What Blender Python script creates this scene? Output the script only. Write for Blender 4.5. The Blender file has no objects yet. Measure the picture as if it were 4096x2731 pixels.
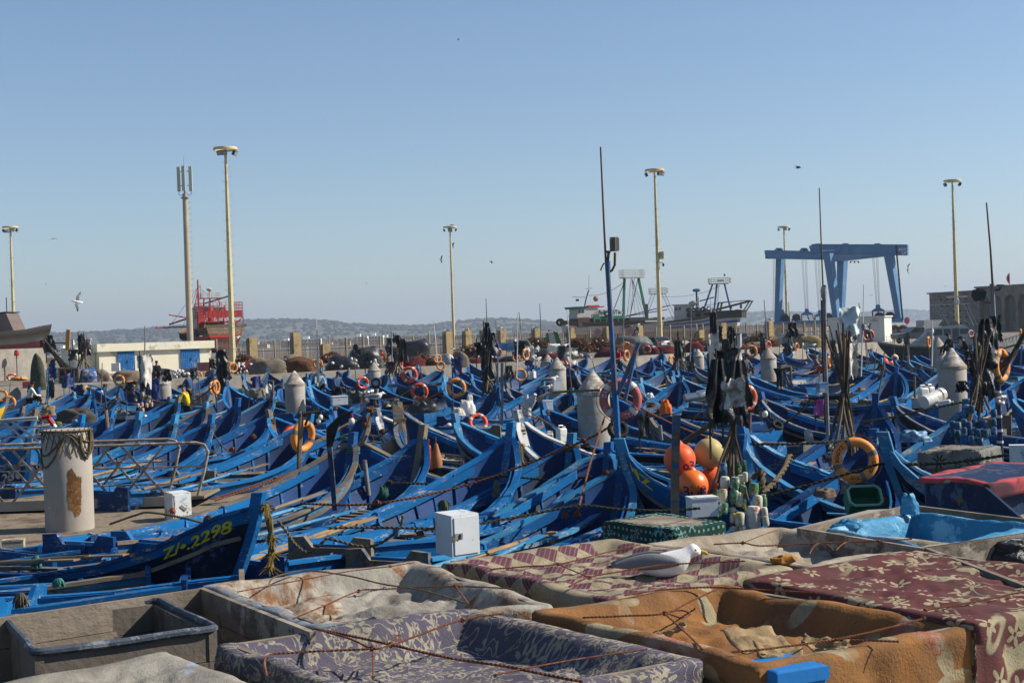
EXPO = 0.65
HAZE = 0.0002
import bpy, bmesh, math, random
from mathutils import Vector, Matrix, noise
random.seed(7)
C = bpy.context.scene.collection
PI = math.pi
R_ = math.radians
V = Vector
FPX, CX, CY = 5689.0, 2048.0, 1365.5
CAM = V((0, 0, 3.9))
p_, r_ = R_(-0.196), R_(2.0)
FW = V((0, math.cos(p_), math.sin(p_)))
U0 = V((0, -math.sin(p_), math.cos(p_)))
R0 = V((1, 0, 0))
RT = R0*math.cos(r_) - U0*math.sin(r_)
UP = U0*math.cos(r_) + R0*math.sin(r_)
def ray(px, py): return FW + RT*((px-CX)/FPX) - UP*((py-CY)/FPX)
def at(px, py, Y):
	d = ray(px, py); return CAM + d*(Y/d.y)
def atz(px, py, z):
	d = ray(px, py); return CAM + d*((z-CAM.z)/d.z)
def px_of(p):
	d = V(p)-CAM; w = d.dot(FW); return (CX+FPX*d.dot(RT)/w, CY-FPX*d.dot(UP)/w)
def hor(px): return 1346-(px-2048)*0.0349
cam = bpy.data.cameras.new('camera'); co = bpy.data.objects.new('camera', cam); C.objects.link(co)
cam.sensor_width = 36; cam.lens = 50; cam.clip_end = 30000; cam.clip_start = 0.1
co.matrix_world = Matrix(((RT.x, UP.x, -FW.x, CAM.x), (RT.y, UP.y, -FW.y, CAM.y), (RT.z, UP.z, -FW.z, CAM.z), (0, 0, 0, 1)))
sc = bpy.context.scene
sc.camera = co
sc.view_settings.view_transform = 'Standard'; sc.view_settings.look = 'None'
sc.view_settings.gamma = 1; sc.view_settings.exposure = EXPO if 'EXPO' in globals() else 0.0
SUN_EL, SUN_AZ = R_(38), R_(4)      # azimuth: degrees away from the right of the picture, towards the back
sd = V((math.cos(SUN_EL)*math.cos(SUN_AZ), math.cos(SUN_EL)*math.sin(SUN_AZ), math.sin(SUN_EL)))
sl = bpy.data.lights.new('sun', 'SUN'); sl.energy = 5.0; sl.angle = R_(0.5); sl.color = (1, .93, .82)
so = bpy.data.objects.new('sun', sl); C.objects.link(so); so.location = (40, -10, 60)
so.rotation_euler = (-sd).to_track_quat('-Z', 'Y').to_euler()
W = bpy.data.worlds.new('World'); sc.world = W; W.use_nodes = True
nt = W.node_tree; bg = nt.nodes['Background']
sky = nt.nodes.new('ShaderNodeTexSky'); sky.sky_type = 'NISHITA'; sky.sun_disc = False
sky.sun_elevation = SUN_EL; sky.sun_rotation = R_(90)-SUN_AZ
sky.air_density = 1.0; sky.dust_density = .35; sky.ozone_density = 4.2; sky.altitude = 0
nt.links.new(sky.outputs[0], bg.inputs[0]); bg.inputs[1].default_value = 0.078
MATS = {}
def mat(name, col, rough=.75, var=.18, sc=5., wear=None, wa=.45, ws=7., bump=.15, metal=0., rnd=0., stretch=None, spots=None, coat=0., trans=0.):
	"""noise-varied paint / wood / cloth. wear=(colour) shows through where a second noise is high (wa = share)"""
	if name in MATS: return MATS[name]
	col = tuple(c*(.74 if max(col) < .6 else .88) for c in col)
	if wear: wear = [tuple(c*.8 for c in w) for w in ([wear] if isinstance(wear[0], (int, float)) else wear)]
	m = bpy.data.materials.new(name); m.use_nodes = True; MATS[name] = m
	t = m.node_tree; N = t.nodes; L = t.links
	b = N['Principled BSDF']; b.inputs['Roughness'].default_value = rough; b.inputs['Metallic'].default_value = metal
	if rough > .42: b.inputs['Specular IOR Level'].default_value = .16
	tc = N.new('ShaderNodeTexCoord'); oi = N.new('ShaderNodeObjectInfo')
	ma = N.new('ShaderNodeVectorMath'); ma.operation = 'MULTIPLY_ADD'
	sm = N.new('ShaderNodeMath'); sm.operation = 'MULTIPLY'; sm.inputs[1].default_value = 37
	L.new(oi.outputs['Random'], sm.inputs[0])
	ma.inputs[1].default_value = stretch or (1, 1, 1)
	L.new(tc.outputs['Object'], ma.inputs[0]); L.new(sm.outputs[0], ma.inputs[2])
	def nz(scale, det, ro=.6):
		n = N.new('ShaderNodeTexNoise'); n.inputs['Scale'].default_value = scale; n.inputs['Detail'].default_value = det
		n.inputs['Roughness'].default_value = ro; L.new(ma.outputs[0], n.inputs['Vector']); return n
	n1 = nz(sc, 5)
	def mix(fac, a, bb):
		x = N.new('ShaderNodeMix'); x.data_type = 'RGBA'
		if isinstance(fac, float): x.inputs[0].default_value = fac
		else: L.new(fac, x.inputs[0])
		for i, q in ((6, a), (7, bb)):
			if isinstance(q, tuple): x.inputs[i].default_value = (*q[:3], 1)
			else: L.new(q, x.inputs[i])
		return x.outputs[2]
	def ramp(src, lo, hi):
		r = N.new('ShaderNodeMapRange'); r.inputs[1].default_value = lo; r.inputs[2].default_value = hi; r.clamp = True
		L.new(src, r.inputs[0]); return r.outputs[0]
	c = mix(ramp(n1.outputs[0], .3, .7), tuple(x*(1-var) for x in col), tuple(min(1, x*(1+var)) for x in col))
	if wear:
		ws_ = [wear] if isinstance(wear[0], (int, float)) else wear
		for i, w_ in enumerate(ws_):
			n2 = nz(ws*(1+.7*i), 9, .72); n5 = nz(ws*.22, 2); th = .5+(.5-wa)*.30
			ad = N.new('ShaderNodeMath'); ad.operation = 'MULTIPLY_ADD'; ad.inputs[1].default_value = .55; L.new(n5.outputs[0], ad.inputs[0])
			sb = N.new('ShaderNodeMath'); sb.operation = 'ADD'; sb.inputs[1].default_value = -.275; L.new(n2.outputs[0], sb.inputs[0]); L.new(sb.outputs[0], ad.inputs[2])
			c = mix(ramp(ad.outputs[0], th, th+.07), c, w_)
	if spots:
		n3 = nz(spots[1], 3); c = mix(ramp(n3.outputs[0], spots[2], spots[2]+.04), c, spots[0])
	if rnd:
		mm = N.new('ShaderNodeMapRange'); mm.inputs[3].default_value = 1-rnd; mm.inputs[4].default_value = 1+rnd
		L.new(oi.outputs['Random'], mm.inputs[0])
		x = N.new('ShaderNodeHueSaturation'); L.new(c, x.inputs['Color']); L.new(mm.outputs[0], x.inputs['Value']); c = x.outputs[0]
	L.new(c, b.inputs['Base Color'])
	if bump:
		bn = N.new('ShaderNodeBump'); bn.inputs['Strength'].default_value = bump; bn.inputs['Distance'].default_value = .02
		n4 = nz(sc*6, 6); L.new(n4.outputs[0], bn.inputs['Height']); L.new(bn.outputs[0], b.inputs['Normal'])
	if coat: b.inputs['Coat Weight'].default_value = coat
	if trans: b.inputs['Transmission Weight'].default_value = trans
	return m
def rotm(rx=0, ry=0, rz=0): return (Matrix.Rotation(rz, 4, 'Z') @ Matrix.Rotation(ry, 4, 'Y') @ Matrix.Rotation(rx, 4, 'X'))
class MB:
	def __init__(s): s.v = []; s.f = []; s.m = []; s.uv = {}
	def add(s, vs, fs, m=0, T=None, uvs=None):
		o = len(s.v)
		s.v += [tuple(T @ V(p)) for p in vs] if T else [tuple(p) for p in vs]
		if uvs:
			for i, q in enumerate(uvs): s.uv[o+i] = q
		for f in fs: s.f.append(tuple(i+o for i in f)); s.m.append(m)
		return s
	def box(s, c, d, R=None, m=0, taper=1.):
		x, y, z = d[0]/2, d[1]/2, d[2]/2; k = taper
		vs = [(-x, -y, -z), (x, -y, -z), (x, y, -z), (-x, y, -z), (-x*k, -y*k, z), (x*k, -y*k, z), (x*k, y*k, z), (-x*k, y*k, z)]
		T = (R @ Matrix.Translation(V(c))) if (R and R.translation.length > 1e-6) else Matrix.Translation(V(c)) @ (R or Matrix())
		return s.add(vs, [(0, 3, 2, 1), (4, 5, 6, 7), (0, 1, 5, 4), (1, 2, 6, 5), (2, 3, 7, 6), (3, 0, 4, 7)], m, T)
	def beam(s, p, q, w, h=None, m=0, up=(0, 0, 1)):
		p, q = V(p), V(q); h = h or w; d = q-p; l = d.length
		if l < 1e-6: return s
		z = d/l; u = V(up)
		if abs(z.dot(u)) > .98: u = V((0, 1, 0))
		x = u.cross(z).normalized(); y = z.cross(x)
		T = Matrix(((x.x, y.x, z.x, 0), (x.y, y.y, z.y, 0), (x.z, y.z, z.z, 0), (0, 0, 0, 1))); T.translation = (p+q)/2
		return s._b(T, (w, h, l), m)
	def _b(s, T, d, m):
		x, y, z = d[0]/2, d[1]/2, d[2]/2
		vs = [(-x, -y, -z), (x, -y, -z), (x, y, -z), (-x, y, -z), (-x, -y, z), (x, -y, z), (x, y, z), (-x, y, z)]
		return s.add(vs, [(0, 3, 2, 1), (4, 5, 6, 7), (0, 1, 5, 4), (1, 2, 6, 5), (2, 3, 7, 6), (3, 0, 4, 7)], m, T)
	def tube(s, pts, r, n=8, m=0, cap=True, sq=1.):
		pts = [V(p) for p in pts]; k = len(pts)
		rs = r if isinstance(r, (list, tuple)) else [r]*k
		t0 = (pts[1]-pts[0]).normalized(); u = V((0, 0, 1)) if abs(t0.z) < .9 else V((1, 0, 0))
		u = (u - t0*u.dot(t0)).normalized(); vs = []
		for i in range(k):
			t = (pts[min(i+1, k-1)]-pts[max(i-1, 0)])
			t = t.normalized() if t.length > 1e-9 else t0
			u = u - t*u.dot(t); u = u.normalized() if u.length > 1e-6 else t.orthogonal().normalized(); w = t.cross(u)
			for j in range(n):
				a = 2*PI*(j+.5)/n; vs.append(pts[i]+u*(math.cos(a)*rs[i])+w*(math.sin(a)*rs[i]*sq))
		fs = [(i*n+j, i*n+(j+1) % n, (i+1)*n+(j+1) % n, (i+1)*n+j) for i in range(k-1) for j in range(n)]
		if cap: fs += [tuple(range(n-1, -1, -1)), tuple(range((k-1)*n, k*n))]
		return s.add(vs, fs, m)
	def lathe(s, prof, n=16, T=None, m=0):
		vs = []; k = len(prof)
		for (r, z) in prof:
			for j in range(n): a = 2*PI*j/n; vs.append((r*math.cos(a), r*math.sin(a), z))
		fs = [(i*n+j, i*n+(j+1) % n, (i+1)*n+(j+1) % n, (i+1)*n+j) for i in range(k-1) for j in range(n)]
		if prof[0][0] > 1e-4: fs.append(tuple(range(n-1, -1, -1)))
		if prof[-1][0] > 1e-4: fs.append(tuple(range((k-1)*n, k*n)))
		return s.add(vs, fs, m, T)
	def ball(s, c, r, nu=14, nv=9, m=0, R=None, nz=0., ns=2., sq=1.):
		r = (r, r, r) if isinstance(r, (int, float)) else r; vs = []; fs = []
		def sp(x): return math.copysign(abs(x)**sq, x)
		for i in range(nv+1):
			th = PI*i/nv
			for j in range(nu):
				ph = 2*PI*j/nu
				d = V((sp(math.sin(th))*sp(math.cos(ph)), sp(math.sin(th))*sp(math.sin(ph)), sp(math.cos(th))))
				k = 1+nz*noise.noise(d*ns+V(c)*3.1) if nz else 1
				vs.append((d.x*r[0]*k, d.y*r[1]*k, d.z*r[2]*k))
		for i in range(nv):
			for j in range(nu): fs.append((i*nu+j, (i+1)*nu+j, (i+1)*nu+(j+1) % nu, i*nu+(j+1) % nu))
		return s.add(vs, fs, m, Matrix.Translation(V(c)) @ (R or Matrix()))
	def torus(s, c, R, r, T=None, n=28, k=10, m=0, a0=0, a1=2*PI, sq=1.):
		vs = []; full = abs(a1-a0-2*PI) < 1e-6; q = n if full else n+1
		for i in range(q):
			a = a0+(a1-a0)*i/n
			for j in range(k):
				b = 2*PI*j/k; rr = R+r*math.cos(b); vs.append((rr*math.cos(a), rr*math.sin(a), r*sq*math.sin(b)))
		fs = [(i*k+j, ((i+1) % q)*k+j, ((i+1) % q)*k+(j+1) % k, i*k+(j+1) % k) for i in range(n) for j in range(k)]
		if not full: fs += [tuple(range(k)), tuple(range(n*k+k-1, n*k-1, -1))]
		return s.add(vs, fs, m, (T @ Matrix.Translation(V(c))) if (T and T.translation.length > 1e-6) else Matrix.Translation(V(c)) @ (T or Matrix()))
	def grid(s, fn, nu, nv, m=0, uvf=None, flip=False):
		vs = []; us = []
		for j in range(nv+1):
			for i in range(nu+1):
				u, v = i/nu, j/nv; vs.append(fn(u, v)); us.append(uvf(u, v) if uvf else (u, v))
		w = nu+1; fs = [(j*w+i, j*w+i+1, (j+1)*w+i+1, (j+1)*w+i) for j in range(nv) for i in range(nu)]
		if flip: fs = [f[::-1] for f in fs]
		return s.add(vs, fs, m, None, us)
	def prism(s, pts, T, h, m=0):
		"""pts: 2D outline (ccw), extruded from -h/2 to h/2 along local z of T"""
		n = len(pts); vs = [(x, y, -h/2) for x, y in pts]+[(x, y, h/2) for x, y in pts]
		fs = [tuple(range(n-1, -1, -1)), tuple(range(n, 2*n))]+[(i, (i+1) % n, n+(i+1) % n, n+i) for i in range(n)]
		return s.add(vs, fs, m, T)
	def mesh(s, name, mats, smooth=True, ang=40):
		me = bpy.data.meshes.new(name); me.from_pydata(s.v, [], s.f)
		for x in (mats if isinstance(mats, (list, tuple)) else [mats]): me.materials.append(x)
		me.polygons.foreach_set('material_index', s.m)
		if s.uv:
			ul = me.uv_layers.new(name='UVMap'); d = []
			for l in me.loops: d += s.uv.get(l.vertex_index, (0, 0))
			ul.data.foreach_set('uv', d)
		me.update()
		if smooth:
			me.shade_smooth()
			if ang < 180: me.set_sharp_from_angle(angle=R_(ang))
		return me
	def build(s, name, mats, parent=None, smooth=True, ang=40):
		return link(name, s.mesh(name, mats, smooth, ang), parent)
def link(name, me, parent=None):
	o = bpy.data.objects.new(name, me); C.objects.link(o)
	if parent: o.parent = parent
	return o
LABELS = {}
def tag(o, label, cat, group=None, kind=None):
	if label: o['label'] = label; LABELS.setdefault(label, []).append(o.name)
	if cat: o['category'] = cat
	if group: o['group'] = group
	if kind: o['kind'] = kind
	return o
def thing(name, loc, label, cat, group=None, rz=0):
	o = bpy.data.objects.new(name, None); o.empty_display_size = .2; C.objects.link(o)
	o.location = loc; o.rotation_euler = (0, 0, rz); return tag(o, label, cat, group)
def copy_tree(o, parent=None):
	c = o.copy(); C.objects.link(c)
	if parent: c.parent = parent
	for ch in [x for x in KIDS(o)]: copy_tree(ch, c)
	return c
_k = {}
def KIDS(o): return [x for x in o.children]
def struct(name, mb, m, smooth=False):
	o = mb.build(name, m, None, smooth); o['kind'] = 'structure'; return o
def sag(p, q, d, n=10):
	p, q = V(p), V(q); return [p.lerp(q, i/n)-V((0, 0, d*4*(i/n)*(1-i/n))) for i in range(n+1)]
def text_mesh(s, size=1.):
	cu = bpy.data.curves.new('t', 'FONT'); cu.body = s; cu.size = size; cu.resolution_u = 3; cu.fill_mode = 'FRONT'; cu.offset = .022*size
	o = bpy.data.objects.new('t', cu); C.objects.link(o)
	dg = bpy.context.evaluated_depsgraph_get(); dg.update(); me = bpy.data.meshes.new_from_object(o.evaluated_get(dg))
	vs = [tuple(v.co) for v in me.vertices]; fs = [tuple(p.vertices) for p in me.polygons]
	bpy.data.objects.remove(o); bpy.data.curves.remove(cu); bpy.data.meshes.remove(me); return vs, fs
def text_flat(s, size, T, m, name, parent, bold=0.0):
	vs, fs = text_mesh(s, size); mb = MB(); mb.add(vs, fs, 0, T)
	return mb.build(name, m, parent, False)
def frame(o, x, y):
	"""matrix with local x along x, y along y (orthonormalised) at o"""
	x = V(x).normalized(); z = x.cross(V(y)).normalized(); y = z.cross(x)
	T = Matrix(((x.x, y.x, z.x, 0), (x.y, y.y, z.y, 0), (x.z, y.z, z.z, 0), (0, 0, 0, 1))); T.translation = V(o); return T
def interp(tab, x):
	if x <= tab[0][0]: return tab[0][1]
	for (a, b), (c, d) in zip(tab, tab[1:]):
		if x <= c: k = (x-a)/(c-a); k = k*k*(3-2*k)*.4+k*.6; return b+(d-b)*k
	return tab[-1][1]
# ================================================================ FAR SETTING
Mconc = mat('concrete', (.36, .33, .28), .9, .2, 1.5, (.26, .23, .19), .36, .7, .3)
Msea = mat('sea_water', (.018, .03, .035), .12, .2, .6, bump=.5)
Msand = mat('sand', (.30, .25, .19), .95, .15, .02, bump=0)
Mpave = mat('quay_paving', (.24, .21, .17), .9, .25, .35, (.12, .10, .08), .4, .6, .2)
mb = MB(); mb.add([(-9000, -60, 0), (9000, -60, 0), (9000, 9500, 0), (-9000, 9500, 0)], [(0, 1, 2, 3)]); struct('water', mb, Msea)
mb = MB(); mb.add([(-5000, 900, .6), (5000, 900, .6), (6500, 7000, 6), (-6500, 7000, 6)], [(0, 1, 2, 3)]); struct('beach', mb, Msand)
SKY = [(-900, 1345), (0, 1335), (190, 1328), (287, 1325), (415, 1320), (542, 1314), (682, 1301), (800, 1290), (973, 1275), (1078, 1271), (1193, 1272), (1298, 1274),
	   (1340, 1279), (1378, 1288), (1487, 1293), (1630, 1299), (1710, 1295), (1806, 1282), (1898, 1274), (1927, 1270), (2023, 1267), (2119, 1275), (2227, 1283),
	   (2330, 1282), (2500, 1275), (2650, 1268), (2800, 1256), (2942, 1249), (3064, 1243), (3223, 1245), (3415, 1249), (3539, 1241), (3638, 1235), (3720, 1239), (3900, 1238), (5000, 1240)]
def sky_y(px):
	for (a, b), (c, d) in zip(SKY, SKY[1:]):
		if a <= px <= c: return b+(d-b)*(px-a)/(c-a)
	return SKY[-1][1]
def hill_D(px): return 3300 + max(0, (px-2150))*1.35
Mhill = bpy.data.materials.new('scrub_hillside'); Mhill.use_nodes = True
t = Mhill.node_tree; b = t.nodes['Principled BSDF']; b.inputs['Roughness'].default_value = 1
tc = t.nodes.new('ShaderNodeTexCoord'); n = t.nodes.new('ShaderNodeTexNoise'); n.inputs['Scale'].default_value = .012; n.inputs['Detail'].default_value = 8; n.inputs['Roughness'].default_value = .7
rp = t.nodes.new('ShaderNodeValToRGB'); rp.color_ramp.elements[0].position = .50; rp.color_ramp.elements[0].color = (.05, .055, .035, 1)
rp.color_ramp.elements[1].position = .66; rp.color_ramp.elements[1].color = (.15, .125, .085, 1)
t.links.new(tc.outputs['Object'], n.inputs['Vector']); t.links.new(n.outputs[0], rp.inputs[0]); t.links.new(rp.outputs[0], b.inputs['Base Color'])
mb = MB(); NX, NY = 260, 16; P = []
def hill_pt(px, s):
	D = hill_D(px); top = at(px, sky_y(px)+9, D)
	Y = D*(.72+.28*s) if s <= 1 else D*(1+.3*(s-1))
	k = min(1, s) if s <= 1 else 2-s
	k = k**1.25
	X = (px-CX)/FPX*Y
	z = 2+(top.z-2)*k + (noise.noise(V((X*.004, Y*.004, 3)))*14*k*(1-k)*3 if s < 1 else 0)
	return V((X, Y, z))
mb.grid(lambda u, v: hill_pt(-900+5900*u, v*1.4), NX, NY)
struct('hills', mb, Mhill, True)
Mtree = mat('scrub_foliage', (.04, .048, .028), 1, .2, .05, bump=0, rnd=0)
mb = MB(); rnd = random.Random(3)
for i in range(5200):
	px = rnd.uniform(-200, 4200); s = rnd.random()**.6
	if i < 1500: s = rnd.uniform(.93, 1.0)
	if noise.noise(V((px*.01, s*4, 9)))+rnd.uniform(-.25, .6) < 0 and s < .93: continue
	p = hill_pt(px, s); r = rnd.uniform(2.6, 5.6)*hill_D(px)/3300
	mb.ball(p+V((0, 0, r*.3)), (r*1.3, r*1.2, r*.85), 6, 4, 0, rotm(0, 0, rnd.random()*6), .5, 1.5)
o = mb.build('hillside_scrub', Mtree, None, False); tag(o, 'dark green scrub trees dotted over the hazy far hills', 'scrub', None, 'stuff')
Mwhite = mat('white_render', (.74, .72, .68), .85, .06, .2, bump=0)
Mwin = mat('dark_glass', (.04, .05, .06), .25, .1, 1, bump=0)
Mcream = mat('cream_render', (.62, .55, .42), .85, .08, .2, bump=0)
def far_block(px, py, w, h, Y, label, floors=4, nb=5, m=None, group=None):
	"""px,py: bottom-left corner in the picture; w,h in picture px at distance Y"""
	k = Y/FPX; p = at(px, py, Y); W_, H = w*k, h*k; t = thing('apartment_building', p, label, 'building', group)
	a = MB(); a.box((W_/2, 7, H/2-1.5), (W_, 14, H+3)); a.build('wall', m or Mwhite, t, False)
	if nb:
		for f in range(floors):
			z = H*(f+.45)/floors
			for q in range(nb):
				bb = MB(); bb.box((W_*(q+.5)/nb, .05, z), (W_/nb*.66, .5, H/floors*.55)); bb.build('window', Mwin, t, False)
			c = MB(); c.box((W_/2, -.55, z-H/floors*.36), (W_*.96, 1.3, H/floors*.12)); c.build('balcony', m or Mwhite, t, False)
	a = MB(); a.box((W_*.3, 7, H+1.1), (W_*.3, 6, 2.4)); a.build('roof', m or Mwhite, t, False)
	return t
HB = 'white blocks along the far beach'
far_block(1418, 1396, 52, 50, 1300, 'white apartment block with balconies, left half of the tall beach hotel beyond the fence', 4, 4)
far_block(1476, 1397, 58, 54, 1290, 'white apartment block with balconies, right half of the tall beach hotel beyond the fence', 4, 5)
far_block(1538, 1395, 28, 46, 1310, 'narrow white block at the right end of the beach hotel', 4, 2)
far_block(1196, 1398, 84, 42, 1290, 'long white hotel behind the fence right of the ochre pillar', 3, 7)
far_block(1124, 1398, 62, 34, 1330, 'white terraced hotel seen through the fence left of the ochre pillar', 3, 5)
far_block(1300, 1398, 60, 20, 1400, 'low white villa row seen through fence bars left of the beach hotel', 1, 5)
far_block(1360, 1398, 40, 34, 1350, 'brownish villa block just left of the beach hotel', 2, 3, Mcream)
far_block(1628, 1386, 50, 22, 1500, 'low white house row right of the beach hotel', 2, 4)
far_block(1690, 1384, 60, 20, 1500, 'low cream house row left of the broken ochre pillar', 2, 5, Mcream)
far_block(1000, 1400, 70, 22, 1400, 'low white houses seen through the fence below the red trawler', 2, 6)
far_block(2180, 1372, 150, 36, 1300, 'white beachside block behind the green refuse truck', 3, 12)
far_block(180, 1426, 70, 26, 1300, 'low white flat-roofed building beyond the leaning black flag poles', 1, 3)
far_block(230, 1428, 40, 34, 1250, 'small white block beside the white triangular flag', 2, 3)
rnd = random.Random(11)
gr = 'white houses of the far hillside town'
proto = None
for i in range(70):
	px = rnd.uniform(3612, 3722); y0 = rnd.uniform(1252, 1296)
	Y = 3900+(1296-y0)*14; k = Y/FPX; w = rnd.uniform(5, 13); h = rnd.uniform(5, 10)
	p = at(px, y0, Y)
	a = MB(); a.box((0, 4, h*k/2-4), (w*k, 9, h*k+8))
	for q in range(2): a.box(((q-.5)*w*k*.5, -.55, h*k*.5), (w*k*.2, .3, h*k*.3), None, 1)
	o = a.build('town_house', [Mwhite if rnd.random() < .75 else Mcream, Mwin], None, False); o.location = p
	tag(o, 'small white flat roofed house of the distant hillside town left of the arcaded building', 'house', gr)
mb = MB(); mb.box((0, 4200, 99.5), (13800, 9000, 205)); hz = mb.build('haze', None, None, False); hz['kind'] = 'stuff'
hz.data.materials.clear(); m = bpy.data.materials.new('haze_air'); m.use_nodes = True; t = m.node_tree; t.nodes.remove(t.nodes['Principled BSDF'])
pv = t.nodes.new('ShaderNodeVolumePrincipled'); pv.inputs['Color'].default_value = (.60, .70, .84, 1); pv.inputs['Density'].default_value = HAZE
pv.inputs['Anisotropy'].default_value = .2
t.links.new(pv.outputs[0], t.nodes['Material Output'].inputs['Volume']); hz.data.materials.append(m)
tag(hz, 'thin pale haze over the harbour and hills', 'haze')
QL = [(-95, 45), (-31, 92), (11, 125), (45, 166), (62, 184), (160, 235)]
QZ = 1.7
def quay_y(x):
	for (a, b), (c, d) in zip(QL, QL[1:]):
		if x <= c: return b+(d-b)*(x-a)/(c-a)
	return QL[-1][1]
mb = MB(); n = len(QL)
top = [(x, y, QZ) for x, y in QL]; bot = [(x, y, -2) for x, y in QL]
mb.add(top+bot, [(n+i, n+i+1, i+1, i) for i in range(n-1)], 1)
mb.add(top+[(900, 240, QZ), (900, 420, QZ), (-900, 420, QZ), (-900, 45, QZ)], [tuple(range(n+4))], 0)
struct('harbour_quay', mb, [Mpave, Mconc])
mb = MB()
for (a, b), (c, d) in zip(QL, QL[1:]):
	dv = V((c-a, d-b, 0)).normalized(); nn = V((-dv.y, dv.x, 0))
	mb.beam(V((a, b, QZ+.06))+nn*.25, V((c, d, QZ+.06))+nn*.25, .5, .13)
struct('kerb', mb, Mconc)
# ================================================================ QUAYSIDE: masts, buildings, fence, big vessels
Mmast = mat('cream_painted_steel', (.60, .50, .27), .6, .08, .5, (.45, .36, .2), .35, 1.5)
Mgrey = mat('grey_steel', (.30, .30, .29), .55, .15, 2)
Mdark = mat('dark_metal', (.05, .05, .055), .5, .2, 2)
Mlamp = mat('floodlight_glass', (.35, .37, .36), .2, .1, 3)
def on_quay(px, Y):  # ground point on the far quay
	p = at(px, 1400, Y); return V((p.x, Y, QZ))
def light_mast(px, Y, H, label, heads, hole=None):
	"""px: base pixel column; heads: angles of floodlights"""
	p = on_quay(px, Y); t = thing('floodlight_mast', p, label, 'light mast', 'tall floodlight masts on the quay')
	a = MB(); a.tube([(0, 0, 0), (0, 0, H)], [.36, .15], 8); a.build('pole', Mmast, t)
	a = MB(); a.torus((0, 0, H+.25), 1.25, .11, None, 24, 6, 0, sq=1.6);
	for q in range(4): a.beam((0, 0, H+.2), (1.25*math.cos(q*PI/2+.4), 1.25*math.sin(q*PI/2+.4), H+.25), .08)
	a.build('head_ring', Mmast, t)
	for h in heads:
		c, s_ = math.cos(h), math.sin(h); T = frame((1.15*c, 1.15*s_, H-.3), (-s_, c, 0), (c*.4, s_*.4, .9))
		a = MB(); a.box((0, 0, 0), (.75, .5, .3), T); b_ = a.build('floodlight', Mdark, t, False)
		a = MB(); a.box((0, 0, .17), (.62, .4, .03), T); a.build('lens', Mlamp, b_, False)
	a = MB(); z = 3
	k = 0
	while z < H-1:
		r = .36-.21*z/H; sg = 1 if k % 2 else -1
		a.tube([(sg*r, 0, z), (sg*(r+.28), 0, z), (sg*(r+.3), 0, z+.1)], .02, 4); z += .55; k += 1
	o = a.build('climbing_rungs', Mmast, t, False)
	return t
m1 = light_mast(59, 248, 24, 'cream floodlight mast rising above the grey boat hull at far left', [0, PI, 2.4, -1])
light_mast(930, 159, 24, 'tallest cream floodlight mast, in front of the red trawler', [-1.57, -1.9, -.3])
light_mast(1817, 282, 24, 'cream floodlight mast with a gull on top near picture centre', [0, PI, -1.57, 1.57])
t = light_mast(2643, 195, 24, 'cream floodlight mast with a camera box, right of the two trawlers', [-1, -.6, PI])
a = MB(); a.box((.55, 0, 12.6), (.55, .6, 1.0)); a.build('control_box', Mmast, t, False)
a = MB(); a.tube([(.2, -.1, 11.6), (.7, -.1, 11.6)], .06, 6); a.ball((.75, -.1, 11.3), (.16, .16, .25), 8, 6, 1); a.build('security_camera', [Mgrey, Mdark], t)
light_mast(3152, 314, 24, 'cream floodlight mast standing inside the blue boat lift', [0, PI, -1.57])
light_mast(3832, 224, 24, 'cream floodlight mast in front of the arcaded building', [PI, 2.6, 0])
Mconcp = mat('pale_mast_concrete', (.46, .39, .30), .8, .12, 1)
Mpanel = mat('antenna_panel', (.55, .58, .50), .5, .05, 1)
p = on_quay(762, 150); t = thing('telecom_mast', p, 'beige telecom mast with three upright antenna panels beside the cream shed', 'antenna mast')
Hm = 20.6-2.2
a = MB(); a.tube([(0, 0, 0), (0, 0, Hm)], [.36, .27], 12); a.build('pole', Mconcp, t)
for x, y in ((-.62, .1), (.0, -.45), (.62, .1)):
	a = MB(); a.box((x, y, Hm+1.6), (.34, .2, 2.6)); q = a.build('antenna_panel', Mpanel, t, False)
	a = MB(); a.beam((x*.4, y*.4, Hm+.9), (x, y, Hm+.9), .07); a.beam((x*.4, y*.4, Hm+2.4), (x, y, Hm+2.4), .07); a.build('bracket', Mdark, q, False)
	a = MB(); a.tube([(x, y, Hm+.3), (x*1.1, y, Hm), (x*.6, y, Hm-.15), (x*.3, 0, Hm+.1)], .03, 5); a.build('cable', Mdark, q)
a = MB(); a.tube([(0, 0, Hm), (0, 0, Hm+3)], .1, 8); a.tube([(0, 0, Hm+3), (0, 0, Hm+3.9)], .02, 5); a.box((0, 0, Hm-.4), (.75, .75, .12)); a.build('headframe', Mgrey, t)
a = MB()
for k in range(26): a.tube([(.3, 0, 2+k*.62), (.52, 0, 2+k*.62), (.54, 0, 2.1+k*.62)], .02, 4)
a.build('climbing_rungs', Mgrey, t, False)
Mcreamw = mat('cream_wall', (.80, .74, .56), .9, .08, .5, [(.55, .5, .38), (.8, .78, .68)], .3, 1.1, .2)
Mbluedoor = mat('blue_door_paint', (.02, .16, .44), .6, .12, 2, (.25, .34, .45), .25, 6)
Mgap = mat('black_gap', (.01, .01, .012), .9, .1, 1, bump=0)
L0, L1 = at(398, 1480, 136), at(848, 1480, 142)
L0.z = L1.z = QZ; d = (L1-L0); ln = d.length; rz = math.atan2(d.y, d.x)
t = thing('quay_shed', L0, 'low cream rendered shed with two blue double doors on the quay', 'building', None, rz)
hgt = at(740, 1366, 141).z-QZ
a = MB(); a.box((ln/2, 3, hgt/2), (ln, 6, hgt)); a.build('wall', Mcreamw, t, False)
a = MB(); a.box((ln/2, 2.9, hgt-.35), (ln+.5, 6.4, .75)); a.build('parapet', Mcreamw, t, False)
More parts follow.
